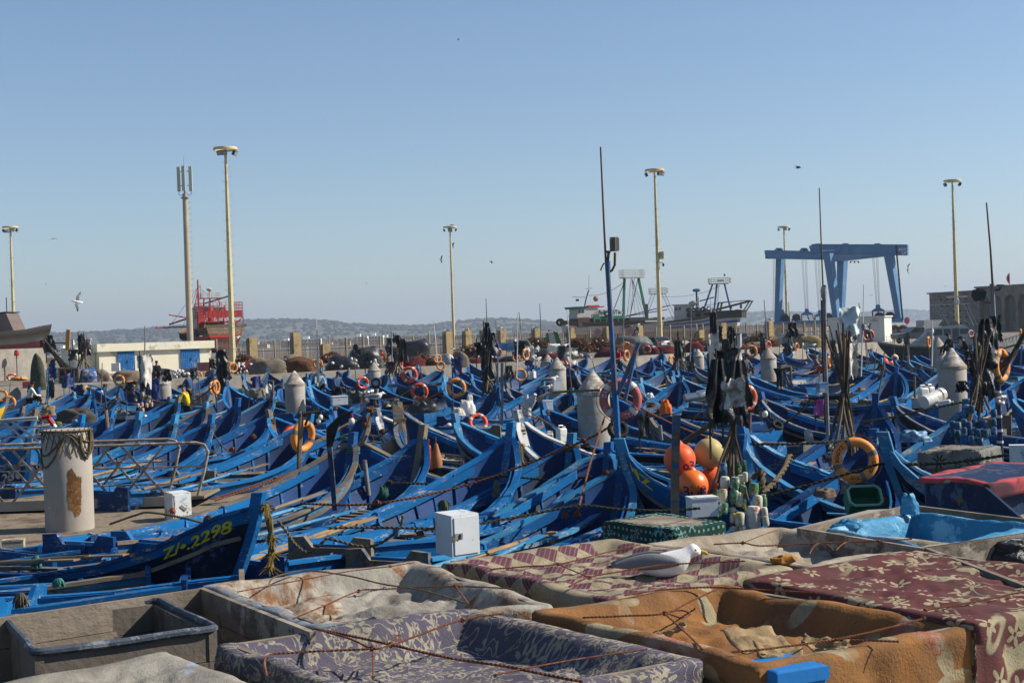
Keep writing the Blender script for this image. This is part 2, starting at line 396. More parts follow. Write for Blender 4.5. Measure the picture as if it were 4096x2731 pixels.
a = MB(); a.box((-1.0, 3.6, hgt*.46), (1.9, 5, hgt*.92)); a.build('side_wall', Mcreamw, t, False)
for pxd, w in ((524, 1.45), (745, 1.75)):
	x = (at(pxd, 1450, 138)-L0).length if False else (at(pxd, 1480, 139).x-L0.x)/math.cos(rz)
	a = MB(); a.box((x, -.03, 1.25), (w, .1, 2.3))
	for q in range(9): a.box((x-w/2+w*(q+.5)/9, -.09, 1.2), (w/9*.8, .03, 2.15))
	dr = a.build('door', Mbluedoor, t, False)
	a = MB(); a.box((x, -.02, 2.52), (w, .09, .24)); a.build('vent_gap', Mgap, dr, False)
	a = MB(); a.beam((x-w/2, -.07, 2.72), (x+w/2, -.07, 2.72), .09); a.beam((x-w/2-.05, -.07, 0.02), (x-w/2-.05, -.07, 2.76), .09); a.beam((x+w/2+.05, -.07, 0.02), (x+w/2+.05, -.07, 2.76), .09); a.build('frame', Mbluedoor, dr, False)
	a = MB(); a.box((x+.08, -.14, 1.1), (.05, .06, .25)); a.build('handle', Mdark, dr, False)
a = MB(); p0, p1 = at(-60, 1400, 118), at(178, 1400, 123); tp = at(60, 1395, 120).z
a.beam((p0.x, p0.y, (QZ+tp)/2), (p1.x, p1.y, (QZ+tp)/2), .4, tp-QZ); tag(a.build('concrete_wall', Mconc, None, False), 'plain grey concrete wall at far left behind the net heaps', 'wall')
Mpink = mat('faded_pink_board', (.38, .14, .13), .8, .1, 1.5, (.5, .3, .27), .3, 5)
for pxl, pyt, pxr, pyb, Y, m_, lab in ((787, 1450, 840, 1486, 132, Mpink, 'faded pink hatch board leaning against the end of the cream shed'),
		(446, 1453, 480, 1484, 128, Mwhite, 'white metal cabinet left of the first blue door'), (848, 1412, 874, 1440, 150, Mwhite, 'white sign board between shed and fence')):
	A, B = at(pxl, pyt, Y), at(pxr, pyb, Y); a = MB(); a.box(((A.x+B.x)/2, Y, (A.z+B.z)/2), (B.x-A.x, .25, A.z-B.z)); a.box(((A.x+B.x)/2, Y-.14, (A.z+B.z)/2), ((B.x-A.x)*.9, .04, (A.z-B.z)*.03))
	tag(a.build('board' if m_ is Mpink else 'cabinet', m_, None, False), lab, 'board' if m_ is Mpink else 'cabinet')
Mpost = mat('fence_concrete', (.34, .29, .23), .9, .15, 1)
Mbar = mat('rusty_fence_bar', (.20, .155, .115), .7, .2, 3)
Mochre = mat('ochre_stone', (.46, .34, .17), .95, .14, 1.2, (.26, .19, .1), .35, 2, .4)
FA, FB = V((-46, 158, QZ)), V((74, 238, QZ))
def fence_x(px):
	d = ray(px, 1350); k = d.x/d.y; e = FB-FA
	s = (FA.x-k*FA.y)/(k*e.y-e.x); return FA+e*s
pil = [(1006, 'ochre stone pillar hidden partly by the tallest mast, with a perched gull'), (1182, 'ochre stone pillar tallest in view, between far hotel and bent workers'),
	   (1298, 'short ochre stone pillar right of the tall thin white pole'), (1790, 'ochre stone pillar with a gull just left of the central mast'),
	   (1868, 'crumbling ochre stone pillar broken at the top, right of the central mast'), (1938, 'ochre stone pillar behind the black rag bundle'),
	   (2007, 'ochre stone pillar with gull left of the white truck cab'), (2145, 'ochre stone pillar with gull behind the blue ladder heap'),
	   (2286, 'ochre stone pillar below the green trawler bow'), (2430, 'ochre stone pillar behind the tall grey boat mast'),
	   (2555, 'ochre stone pillar next to the parking sign'), (2800, 'short ochre stone pillar midway along the barred fence'),
	   (2889, 'ochre stone pillar below the blue trawler stern'), (3078, 'ochre stone pillar left of the blue boat lift')]
fdir = (FB-FA).normalized(); frz = math.atan2(fdir.y, fdir.x)
for px, lab in pil:
	p = fence_x(px); hh = {1182: 3.6, 1298: 2.1, 2800: 2.2, 1868: 3.1}.get(px, 3.15)
	a = MB(); n_ = 6
	for k in range(n_): a.box((0, 0, hh*(k+.5)/n_), (.92+.03*(k % 2), .92+.02*(k % 2), hh/n_-.004))
	if px == 1868: a.ball((0, 0, hh), (.42, .42, .5), 8, 6, 0, None, .5)
	o = a.build('stone_pillar', Mochre, None, False); o.location = p; o.rotation_euler = (0, 0, frz); tag(o, lab, 'pillar', 'ochre pillars along the harbour fence')
pxs = [846]+[q[0] for q in pil]+[3310]
near = ['right end of the cream shed', 'tallest floodlight mast', 'bent net workers', 'long white hotel', 'central mast', 'crumbling pillar', 'black rag bundle', 'white truck cab', 'refuse truck', 'green trawler bow', 'round mirror', 'parking sign', 'blue trawler keel', 'blue trawler stern', 'boat lift strops']
for i in range(len(pxs)-1):
	A, B = fence_x(pxs[i]), fence_x(pxs[i+1]); A = A+fdir*.5; B = B-fdir*.5; l_ = (B-A).length
	if l_ < 1: continue
	t = thing('barred_fence', A, 'section of rusty barred harbour fence by the '+near[i], 'fence', 'barred fence sections between the pillars', frz)
	np_ = max(1, round(l_/2.4)); rr = random.Random(i)
	for k in range(np_+1):
		a = MB(); h_ = 3.0 if k % 2 == 0 else 2.75; x = min(l_-.1, .1+k*l_/np_); a.box((x, 0, h_/2), (.17, .2, h_)); a.box((x, 0, h_+.06), (.17, .2, .12), None, 0, .4); a.build('post', Mpost, t, False)
	a = MB(); n_ = int(l_/.165)
	for k in range(n_):
		if rr.random() < .06: continue
		x = .15+k*.165; h_ = 2.62+rr.uniform(-.05, .12); a.beam((x+rr.uniform(-.02, .02), 0, .25), (x+rr.uniform(-.03, .03), 0, h_), .062)
	a.beam((0, 0, .4), (l_, 0, .4), .05); a.beam((0, 0, 2.3), (l_, 0, 2.3), .05); o = a.build('bars', Mbar, t, False); o['kind'] = 'stuff'
Mredsign = mat('red_sign', (.40, .03, .05), .5, .1, 2); Mbluesign = mat('blue_sign', (.02, .03, .12), .5, .1, 2)
def pole_sign(px, py, Y, r, lab, faces, back=False):
	c = at(px, py, Y); t = thing('road_sign', (c.x, Y, QZ), lab, 'sign'); z = c.z-QZ
	a = MB(); a.tube([(0, 0, 0), (0, 0, z+r*.6)], .045, 6); a.build('pole', Mgrey, t)
	T = Matrix.Translation((0, -.08, z)) @ rotm(PI/2, 0, .5)
	a = MB(); a.lathe([(r, -.02), (r, .02)], 20, T, 0); d_ = a.build('disc', faces[0], t, False)
	if len(faces) > 1:
		a = MB(); a.lathe([(r*.72, .024), (r*.72, .028)], 20, T, 0); a.build('disc_centre', faces[1], d_, False)
		if not back:
			a = MB(); a.box((0, 0, .034), (r*1.5, r*.22, .008), T @ rotm(0, 0, .8)); a.build('stripe', faces[0], d_, False)
pole_sign(3627, 1282, 165, .42, 'red and blue no parking sign on a thin post right of the boat lift', [Mredsign, Mbluesign])
pole_sign(2390, 1328, 190, .5, 'grey round sign back with dark red rim behind the boat mast', [mat('dull_red_rim', (.16, .05, .05), .6, .1, 2), Mdark], True)
pole_sign(2520, 1323, 190, .5, 'grey round sign back left of the parking sign', [mat('dull_red_rim', (.16, .05, .05), .6, .1, 2), Mdark], True)
c = at(2545, 1320, 170); t = thing('parking_sign', (c.x, 170, QZ), 'dark square parking sign with white P and lorry, gull on top', 'sign')
z = c.z-QZ
a = MB(); a.tube([(0, 0, 0), (0, 0, z)], .04, 6); a.build('pole', Mgrey, t)
a = MB(); a.box((0, -.06, z), (.6, .04, .68)); bd = a.build('plate', mat('dark_sign_face', (.06, .065, .08), .5, .1, 2), t, False)
text_flat('P', .42, Matrix.Translation((-.25, -.085, z+.02)) @ rotm(PI/2, 0, 0), Mwhite, 'letter', bd)
a = MB(); T = Matrix.Translation((.02, -.085, z-.2)) @ rotm(PI/2, 0, 0); a.box((.06, .03, 0), (.22, .14, .01), T); a.box((-.1, .01, 0), (.08, .1, .01), T)
a.lathe([(.04, -.005), (.04, .006)], 10, T @ Matrix.Translation((.1, -.06, 0))); a.lathe([(.04, -.005), (.04, .006)], 10, T @ Matrix.Translation((-.08, -.06, 0))); a.build('lorry_symbol', Mwhite, bd, False)
Mstone = mat('grey_brown_stone', (.30, .26, .22), .95, .12, .8, (.20, .17, .14), .4, 1.5, .2)
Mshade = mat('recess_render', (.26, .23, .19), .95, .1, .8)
A = at(3722, 1330, 262); B = at(4200, 1330, 240); A.z = B.z = QZ
d = B-A; ln = d.length; rz = math.atan2(d.y, d.x)
t = thing('arcaded_building', A, 'grey brown stone building with arched bays and small square vents at right', 'building', None, rz)
def bx(px):  # local x of picture column on the facade
	dd = ray(px, 1300); k = dd.x/dd.y; e = d; s = (A.x-k*A.y)/(k*e.y-e.x); return s*ln
z1 = at(3722, 1176, 262).z-QZ; z2 = at(3910, 1153, 252).z-QZ
xs = bx(3912)
a = MB(); a.box((xs/2, 7, z1/2), (xs, 14, z1)); a.build('wall', Mstone, t, False)
a = MB(); a.box((-.9, 8, z1*.36), (1.8, 12, z1*.72)); a.build('side_wall', Mstone, t, False)
a = MB(); a.box((xs/2-.1, 6.9, z1+.12), (xs+.5, 14.4, .24)); a.build('parapet', Mstone, t, False)
for r_i in range(5):
	for c_i in range(5):
		x = bx(3768+c_i*25); z = z1-1.1-r_i*1.12
		a = MB(); a.box((x, -.02, z), (.32, .1, .32)); a.build('vent', Mgap, t, False)
xe = bx(4196); arch = [(3944, 25), (3991, 25), (4045, 27), (4100, 28), (4155, 28)]
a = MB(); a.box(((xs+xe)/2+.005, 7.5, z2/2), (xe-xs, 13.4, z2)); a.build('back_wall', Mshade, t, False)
zs = z2-2.6
prev = xs
for px, hw in arch:
	cx_ = bx(px); rw = (bx(px+hw)-bx(px-hw))/2*.82
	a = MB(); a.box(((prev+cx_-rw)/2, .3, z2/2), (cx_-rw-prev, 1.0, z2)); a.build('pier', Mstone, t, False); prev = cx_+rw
	pts = [(rw*math.cos(q*PI/14), rw*math.sin(q*PI/14)) for q in range(15)]
	out = [(rw, z2-zs), (-rw, z2-zs)]
	bm = MB(); vs = [];
	for q in range(15): vs.append((cx_+pts[q][0], -.2, zs+pts[q][1]))
	for q in range(15): vs.append((cx_+pts[q][0], -.2, z2))
	for q in range(15): vs.append((cx_+pts[q][0], .8, zs+pts[q][1]))
	fs = [(q, q+15, q+16, q+1) for q in range(14)]+[(q, q+1, q+31, q+30) for q in range(14)]
	bm.add(vs, fs); bm.build('arch', Mstone, t, False)
	bm = MB(); bm.box((cx_+rw*.1, .76, zs-1.2), (rw*.62, .1, zs*.75+.6)); bm.build('window', Mwin, t, False)
a = MB(); a.box(((prev+xe)/2, .3, z2/2), (xe-prev, 1.0, z2)); a.build('pier', Mstone, t, False)
a = MB(); a.box(((xs+xe)/2, 7, z2+.15), (xe-xs+.4, 15, .3)); a.build('parapet', Mstone, t, False)
p = at(4040, 1143, 245); o = thing('red_flag', p, 'small red flag flying above the arcaded building roof', 'flag')
a = MB(); a.tube([(0, 0, -.5), (0, 0, 2.3)], .03, 5); a.build('staff', Mgrey, o)
a = MB(); a.grid(lambda u, v: V((-.05-.55*u*math.sin(2.6*v+.2), .1*math.sin(6*u), .3+1.8*v)), 6, 8); a.build('cloth', mat('red_flag_cloth', (.55, .02, .06), .8, .1, 2), o)
Mwpaint = mat('white_painted_panel', (.72, .70, .64), .6, .04, 1, (.55, .5, .42), .25, 2)
A = at(3316, 1378, 176); A.z = QZ; B = at(3540, 1372, 172); B.z = QZ
d = B-A; ln = d.length
t = thing('white_kiosk', A, 'white site cabin in front of the boat lift legs', 'cabin', None, math.atan2(d.y, d.x)); hk = at(3400, 1272, 174).z-QZ
a = MB(); a.box((ln/2, 1.3, hk/2), (ln, 2.6, hk)); a.build('wall', Mwpaint, t, False)
a = MB(); a.box((ln/2, 1.3, hk+.06), (ln+.3, 2.9, .14)); a.build('roof', Mwpaint, t, False)
a = MB(); a.box((ln*.83, -.04, hk*.42), (ln*.1, .06, hk*.74)); dr = a.build('door', Mwhite, t, False)
a = MB(); a.box((ln*.83, -.09, hk*.86), (ln*.13, .1, .07)); a.build('canopy', Mgrey, dr, False)
a = MB(); a.box((ln*.83, -.08, hk*.93), (.28, .14, .16)); a.build('wall_lamp', Mmast, t, False)
Mlift = mat('lift_blue', (.13, .29, .50), .55, .06, .3, (.16, .3, .48), .3, .8)
Mliftw = mat('lift_white_mark', (.7, .72, .75), .6, .02, 1)
Mrope = mat('wire_rope', (.14, .13, .13), .6, .1, 3); Mstrop = mat('brown_strop', (.16, .10, .07), .9, .15, 2)
Ybk, Yfr = 270, 240
t = thing('boat_lift', (at(3300, 1300, 255).x, 255, QZ), 'tall blue travelling boat lift with four splayed legs and hanging hooks', 'boat lift')
O = t.location.copy()
def lp(px, py, Y): return at(px, py, Y)-O
def girder(a0, b0, h, w, nm):
	a = MB(); a.beam(a0, b0, w, h); a.beam(V(a0)+V((0, 0, h/2+.06)), V(b0)+V((0, 0, h/2+.06)), w*1.25, .12); a.beam(V(a0)-V((0, 0, h/2+.06)), V(b0)-V((0, 0, h/2+.06)), w*1.25, .12)
	return a.build(nm, Mlift, t, False)
g1 = girder(lp(3065, 1018, 268), lp(3300, 1022, 262), 1.35, 1.0, 'girder')
g2 = girder(lp(3250, 998, 243), lp(3632, 1000, 236), 1.55, 1.1, 'girder')
g3 = girder(lp(3345, 1032, 270), lp(3560, 1006, 237), 1.2, .9, 'cross_beam')
text_flat('BOAT\n   LIFT', .62, Matrix.Translation(lp(3594, 1003, 235.2)) @ rotm(PI/2, 0, -.06), Mliftw, 'lettering', g2)
text_flat('BL300-TL90RC', .36, Matrix.Translation(lp(3288, 1006, 240.8)) @ rotm(PI/2, 0, -.06), Mliftw, 'lettering', g2)
for (px, py, Y) in ((3062, 1020, 267.4), (3242, 1000, 242.4)):
	a = MB(); T = Matrix.Translation(lp(px, py, Y)) @ rotm(PI/2, 0, 0); a.prism([(-.1, .6), (.0, .1), (.6, -.75), (1.5, -.75), (1.5, .7), (-.1, .75)], T, 1.15); a.build('girder_end', Mlift, t, False)
def leg(top, bot, w0, w1):
	a = MB(); tp, bt = V(top), V(bot)
	a.beam
	vs = []
	for c, w in ((bt, w1), (tp, w0)):
		for (x, y) in ((-.5, .1), (0, -.5), (.5, -.1), (0, .5)): vs.append(c+V((x*w*1.5, y*w*1.5, 0)))
	a.add(vs, [(0, 1, 5, 4), (1, 2, 6, 5), (2, 3, 7, 6), (3, 0, 4, 7), (4, 5, 6, 7), (3, 2, 1, 0)]); return a.build('leg', Mlift, t, False)
leg(lp(3122, 1032, 268), lp(3110, 1300, 268), 1.15, .8); leg(lp(3370, 1040, 268), lp(3362, 1275, 268), 1.35, .95)
leg(lp(3314, 1014, 240), lp(3347, 1272, 240), 1.2, .9); leg(lp(3556, 1018, 237), lp(3600, 1278, 237), 1.15, .9)
a = MB(); a.beam(lp(3584, 982, 235.6), lp(3611, 1280, 235.6), .22); a.build('cable_tray', Mdark, t, False)
for q0, q1, w_, h_ in ((lp(3094, 1300, 268), lp(3330, 1292, 262), 1.0, 1.2), (lp(3545, 1280, 238), lp(3616, 1280, 236), .8, .7)): a = MB(); a.beam(q0, q1, w_, h_); a.build('chassis', Mlift, t, False)
text_flat('P', .9, Matrix.Translation(lp(3306, 1300, 261.3)) @ rotm(PI/2, 0, 0), Mliftw, 'lettering', t)
a = MB()
for k in range(36):
	q = k/35; P_ = lp(3096+4*(1-q)-2, 1250-216*q, 267.3); a.beam(P_+V((-.22, 0, 0)), P_+V((.22, 0, 0)), .04)
a.beam(lp(3091, 1250, 267.3), lp(3097, 1033, 267.3), .05); a.beam(lp(3102, 1250, 267.3), lp(3105, 1033, 267.3), .05); a.build('ladder', Mgrey, t, False)
for px, py, Y in ((3115, 1002, 268), (3216, 1002, 266), (3272, 985, 243), (3382, 984, 241), (3510, 984, 239)):
	a = MB(); a.box(lp(px, py, Y), (1.4, 1.0, .5)); a.beam(lp(px-12, py-8, Y), lp(px+12, py-8, Y), .2); a.lathe([(.3, -.5), (.3, .5)], 10, Matrix.Translation(lp(px, py-4, Y)) @ rotm(PI/2, 0, 0)); a.build('trolley', Mlift, t, False)
for px, Y in ((3355, 240.3), (3404, 239.6), (3496, 238.2), (3545, 237.4)):
	a = MB(); a.box(lp(px, 990, Y), (.42, .3, .8)); a.box(lp(px-5, 1000, Y), (.2, .25, .9)); a.build('sheave_housing', Mlift, t, False)
hooks = [(3128, 1246, 3113, 1030, 268, 'left'), (3227, 1242, 3216, 1034, 264, 'second'), (3280, 1248, 3268, 1034, 262, 'third'), (3512, 1226, 3500, 1022, 239, 'right')]
for px, py, pxt, pyt, Y, w_ in hooks:
	a = MB(); c = lp(px, py, Y)
	a.lathe([(.36, -.25), (.42, 0), (.36, .25)], 14, Matrix.Translation(c) @ rotm(PI/2, 0, 0)); T = Matrix.Translation(c) @ rotm(PI/2, 0, 0)
	a.prism([(-1.05, -.85), (1.05, -.85), (1.05, -.6), (.3, -.2), (-.3, -.2), (-1.05, -.6)], T, .3); hk_ = a.build('hook_block', Mlift, t)
	a = MB()
	for k in range(6): xo = (-.3, -.2, -.1, .1, .2, .3)[k]; a.tube([c+V((xo, 0, .3)), lp(pxt, pyt, Y)+V((xo*1.6, 0, 0))], .022, 4)
	a.build('wire_ropes', Mrope, hk_, False)
	a = MB()
	if w_ in ('left', 'second'):
		for sx, dx in ((-1, .3), (0.1, 1.6), (1, 1.9)): a.tube([c+V((sx, 0, -.8)), c+V((sx+dx*.3, .1, -2.4)), c+V((sx+dx, .1, -4.0))], [.1, .1, .06], 5)
	else:
		for sx in (-.95, 0, .95): a.tube([c+V((sx, 0, -.8)), c+V((sx, 0, -1.6))], .12, 6)
	a.build('strops', Mstrop, hk_, False)
for px, py in ((3185, 1270), (3140, 1272), (3314, 1268), (3517, 1266), (3560, 1264)):
	Y = 268 if px < 3330 else 238; a = MB(); T = Matrix.Translation(lp(px, py, Y)) @ rotm(PI/2, 0, 0)
	a.lathe([(.7, -.5), (.72, -.3), (.45, -.25), (.45, .25), (.72, .3), (.7, .5)], 16, T); a.box(lp(px, py+9, Y), (1.6, .9, .35)); a.build('winch_drum', Mdark, t)
Mtyre = mat('black_rubber', (.022, .022, .024), .8, .2, 6, (.06, .055, .05), .3, 9)
for px, py, Y in ((3118, 1330, 267), (3140, 1332, 271), (3580, 1322, 238), (3612, 1322, 236)):
	a = MB(); T = Matrix.Translation(lp(px, py, Y)) @ rotm(PI/2, 0, .2); a.torus((0, 0, 0), .62, .34, T, 20, 8); wh = a.build('wheel', Mtyre, t)
	a = MB(); a.lathe([(.42, -.2), (.42, .2)], 14, T); a.build('rim', Mgrey, wh, False)
a = MB(); a.beam(lp(3400, 1045, 239.5), lp(3436, 1045, 239.5), .08); [a.box(lp(q, 1049, 239.5), (.22, .2, .22)) for q in (3402, 3418, 3434)]; a.build('spotlights', Mdark, t, False)
# ================================================================ BIG VESSELS ON THE HARD, VEHICLES
Mredp = mat('red_ship_paint', (.50, .045, .04), .6, .12, 1, (.35, .05, .04), .3, 2)
Mredb = mat('red_boot_stripe', (.62, .05, .03), .5, .05, 1)
Mrust = mat('rust_brown_hull', (.17, .115, .07), .8, .2, .8, (.28, .2, .13), .35, 1.5)
Mmar = mat('maroon_antifouling', (.16, .045, .035), .85, .15, .6)
Mwship = mat('white_ship_paint', (.55, .54, .51), .6, .06, 1, (.4, .35, .28), .25, 3)
Mgreenp = mat('green_ship_paint', (.03, .20, .10), .6, .15, 1)
Mblk = mat('tarred_black_hull', (.035, .033, .03), .8, .3, 1, (.1, .08, .06), .3, 2)
Mtim = mat('weathered_timber', (.13, .105, .08), .9, .22, 2, (.10, .08, .06), .4, 3, .3, stretch=(1, 1, 3))
Mshipb = mat('ship_blue_paint', (.03, .10, .36), .6, .12, 1, (.2, .25, .33), .25, 4)
Mbrown = mat('varnished_plank', (.34, .17, .05), .6, .2, 2)
def ship_hull(L, B, zk, zg_tab, bands, x_rake=2.0, stern_w=.8, nb=24):
	"""generic round hull, bow at +x; bands=[(v0,mat index)...] ascending"""
	vs = []; fs = []; ms = []; vv = sorted(set([0, .12, .25, .4, .55, .7, .85, 1.0]+[b_[0] for b_ in bands])); nv = len(vv)
	bt = [(0, stern_w*.92), (.1, stern_w), (.35, 1), (.6, .98), (.8, .78), (.92, .42), (1, .02)]
	for i in range(nb+1):
		t_ = i/nb; b_ = interp(bt, t_)*B/2; g = interp(zg_tab, t_)
		for v in vv:
			rk = x_rake*(1-v)**1.4*max(0, (t_-.6)/.4)**2 - .5*(1-v)*max(0, (.15-t_)/.15)
			vs.append((t_*L-rk, b_*(.12+.88*v**.55)*(1 if t_ < .97 else v), zk+(g-zk)*v))
	n0 = len(vs); vs += [(x, -y, z) for x, y, z in vs]
	def bm_(v):
		m_ = 0
		for b_ in bands:
			if v >= b_[0]-1e-6: m_ = b_[1]
		return m_
	mb = MB()
	for i in range(nb):
		for j in range(nv-1):
			q = (i*nv+j, (i+1)*nv+j, (i+1)*nv+j+1, i*nv+j+1); fs.append(q[::-1]); ms.append(bm_(vv[j])); fs.append(tuple(k+n0 for k in q)); ms.append(bm_(vv[j]))
	for j in range(nv-1): fs.append((j, j+1, n0+j+1, n0+j)); ms.append(bm_(vv[j]))
	for i in range(nb): fs.append((i*nv+nv-2, (i+1)*nv+nv-2, n0+(i+1)*nv+nv-2, n0+i*nv+nv-2)); ms.append(0)
	mb.add(vs, fs); mb.m = ms; return mb
def rail(a, pts, h, n, r=.03, rows=2):
	pts = [V(p) for p in pts]
	for k in range(1, rows+1): a.tube([p+V((0, 0, h*k/rows)) for p in pts], r, 4)
	for q in range(len(pts)-1):
		for k in range(n): p = pts[q].lerp(pts[q+1], k/n); a.tube([p, p+V((0, 0, h))], r*.8, 4)
def gridpanel(a, o, ux, uz, nx, nz, r):
	o, ux, uz = V(o), V(ux), V(uz)
	for i in range(nx+1): a.tube([o+ux*(i/nx), o+ux*(i/nx)+uz], r, 4)
	for j in range(nz+1): a.tube([o+uz*(j/nz), o+ux+uz*(j/nz)], r, 4)
Yr = 225; k = Yr/FPX
p = at(905, 1392, Yr); p.z = p.z-1.6
hd = R_(118); p.z += .3
t = thing('red_trawler', p, 'red and brown steel trawler propped ashore, stern towards the harbour', 'ship', None, hd)
t.scale = (1, 1, .78)
hull = ship_hull(22, 7.6, 0, [(0, 6.3), (.15, 5.6), (.5, 5.0), (.85, 5.6), (1, 6.8)], [(0, 0), (.62, 1), (.69, 2)], 2.5, .9)
hull.build('hull', [Mmar, Mredb, Mrust], t)
a = MB(); a.box((.15, 0, 6.2), (.3, 6.9, .5)); a.build('bulwark', Mrust, t, False)
a = MB(); gridpanel(a, (.6, -3.1, 8.0), (0, 6.2, 0), (0, 0, 3.0), 9, 5, .05); gridpanel(a, (.6, -3.1, 8.0), (6, 0, 0), (0, 0, 3.0), 8, 5, .05); gridpanel(a, (.6, 3.1, 8.0), (6, 0, 0), (0, 0, 3.0), 8, 5, .05)
for y in (-3.1, 0, 3.1): a.beam((.6, y, 6.2), (.6, y, 8), .12); a.beam((.6, y, 8), (1.8, y*.6, 6.2), .1)
for y in (-1.4, -.2): a.beam((.6, y, 7.9), (.7, y-.8, 6.4), .1)
a.build('net_cage', Mredp, t, False)
a = MB(); a.box((.75, 0, 8.6), (.3, 6.0, 1.4)); a.box((3.6, 0, 7.1), (5.5, 5.4, .2)); a.build('gantry_deck', Mredp, t, False)
a = MB(); a.box((8.5, .4, 8.0), (6, 3.8, 4.2)); a.box((8.5, .4, 10.3), (6.6, 4.2, .3)); wh = a.build('wheelhouse', Mwship, t, False)
for y in (-.9, .4, 1.6): a = MB(); a.box((5.47, y, 9.3), (.08, .7, .8)); a.build('window', Mwin, wh, False)
a = MB(); a.box((5.0, 2.6, 7.6), (1.0, .9, 3.4)); a.lathe([(.5, 0), (.5, 3.4), (.3, 4)], 10, Matrix.Translation((4.6, 1.0, 6.2))); a.lathe([(.3, 0), (.1, 1.8)], 8, Matrix.Translation((2.2, -.6, 8.6))); a.build('funnel', Mredp, t)
a = MB(); a.lathe([(.28, 0), (.28, .0), (.5, .25), (.5, .5), (.1, .65)], 12, Matrix.Translation((6.5, .5, 13.6))); a.tube([(6.5, .5, 10.4), (6.5, .5, 13.8)], .14, 6); rail(a, [(5.4, -.9, 12.2), (5.4, 1.9, 12.2), (7.6, 1.9, 12.2), (7.6, -.9, 12.2), (5.4, -.9, 12.2)], 1.0, 4, .04); a.tube([(7, 1.8, 12), (7, 1.8, 15)], .1, 6); a.build('radar_platform', Mwship, t)
a = MB();
for y in (-1, 2): a.beam((5.2, y, 8.5), (6.0, y*.8, 12.2), .16)
a.box((6.4, .5, 12.1), (2.6, 3.2, .15)); a.build('radar_frame', Mredp, t, False)
a = MB(); a.beam((4.8, 1.8, 11), (4.6, -2.6, 12.6), .35, .3); a.build('crane_boom', Mdark, t, False)
a = MB(); a.tube([(15, 0, 5), (15, 0, 16.5)], [.25, .12], 8); a.tube([(15, 0, 14.5), (13, 2, 6)], .1, 6); a.tube([(15, 0, 9), (9, 6.5, 7)], .18, 6); a.tube([(15, 0, 8), (11, 6, 9)], .14, 6)
a.tube([(14.2, 1.8, 6.5), (8.0, 9.0, 6.3)], .16, 6); a.build('mast', Mredp, t)
a = MB(); a.tube(sag((15, 0, 15.5), (6.3, .5, 12.8), .5), .05, 4); a.tube(sag((15, 0, 15), (17, 5, 6), .2), .04, 4); a.tube(sag((15, 0, 15), (15, 3, 6), .2), .04, 4); a.tube(sag((3, -.2, 11), (1.5, 2.0, 6.4), .1), .07, 4); a.build('rigging', Mgreenp, t)
for x, z in ((4.5, 5.0), (9, 4.4), (10.5, 4.4), (12, 4.4), (13.5, 4.5)):
	a = MB(); y = interp([(0, .9), (.35, 1), (.6, .98), (.8, .78)], x/22)*3.45; a.torus((x, y+.15, z), .5, .22, rotm(PI/2, 0, 0), 16, 8); a.build('tyre_fender', Mtyre, t)
a = MB()
for x in (2, 9, 16):
	for y in (-2.6, 2.6): a.beam((x, y*1.3, -3.2), (x, y, 1.5), .3)
a.box((10, 0, -1.5), (18, .5, 3.2)); a.build('cradle', Mtim, t, False)
Yg = 262
p = at(2238, 1310, Yg); q = at(2640, 1300, Yg+8)
hd = math.atan2(p.y-q.y, p.x-q.x); L = (p-q).length
o_ = V((q.x, q.y, q.z-2.5)); t = thing('green_trawler', o_, 'green and white wooden trawler ashore behind the fence, bow to the left', 'ship', None, hd); t.scale = (1, 1, .82)
hull = ship_hull(L, 5.6, -.5, [(0, 4.9), (.2, 4.4), (.5, 4.1), (.8, 4.2), (1, 4.9)], [(0, 0), (.42, 1), (.8, 2)], 2.0, .75)
hull.build('hull', [Mblk, Mwship, Mtim], t)
a = MB(); a.torus((L-.2, 0, 4.4), .65, .26, rotm(PI/2, 0, 0), 18, 8); a.build('tyre_fender', Mtyre, t)
for x, z in ((L*.40, 2.4), (L*.28, 2.9)):
	a = MB(); a.torus((x, 2.85, z), .72, .27, rotm(PI/2, 0, 0), 20, 8); a.build('tyre_fender', Mtyre, t)
xw = L*.76
a = MB(); a.box((xw, 0, 5.6), (4.4, 3.8, 1.0)); a.box((xw, 0, 6.7), (4.2, 3.6, 1.3)); wh = a.build('wheelhouse', Mwship, t, False)
a = MB(); a.box((xw+1.6, 0, 7.5), (2.2, 4.4, .5), None, 0, 1.12); a.build('roof', Mgreenp, wh, False)
a = MB(); a.box((xw-1.7, 0, 7.6), (3.2, 4.0, .25)); a.box((xw-1.2, 1.5, 7.85), (2.4, .6, .3)); a.build('roof_rail', Mredp, wh, False)
for x in (xw+1.0, xw+1.7): a = MB(); a.box((x, 1.82, 6.7), (.45, .06, .7)); a.build('window', Mwin, wh, False)
a = MB(); a.box((xw+.9, 0, 4.2), (2.4, 4.0, 2.2)); a.build('fore_cabin', mat('brown_cabin', (.10, .055, .04), .8, .2, 1), t, False)
a = MB(); a.box((L*.56, 0, 4.2), (L*.3, 4.2, 2.6)); db = a.build('deckhouse', Mgreenp, t, False)
for k in range(5): a = MB(); a.box((L*.44+k*L*.058, 2.12, 4.2), (L*.042, .06, 1.3)); a.build('window', Mgap, db, False)
a = MB(); rail(a, [(L*.70, 2.1, 5.5), (L*.40, 2.1, 5.5)], 1.0, 14, .04, 3); rail(a, [(L*.70, -2.1, 5.5), (L*.40, -2.1, 5.5)], 1.0, 14, .04, 3); a.build('guard_rail', Mdark, t, False)
a = MB(); a.torus((L*.58, 2.2, 6.0), .5, .2, rotm(PI/2, 0, 0), 16, 8); a.build('tyre_fender', Mtyre, t)
a = MB();
for k in range(9): a.box((L*.40+k*.62, rnd.uniform(-1, 1.2), 6.2+.5*(k % 2)), (.6, .9, .5))
a.build('fish_boxes', Mwship, t, False)
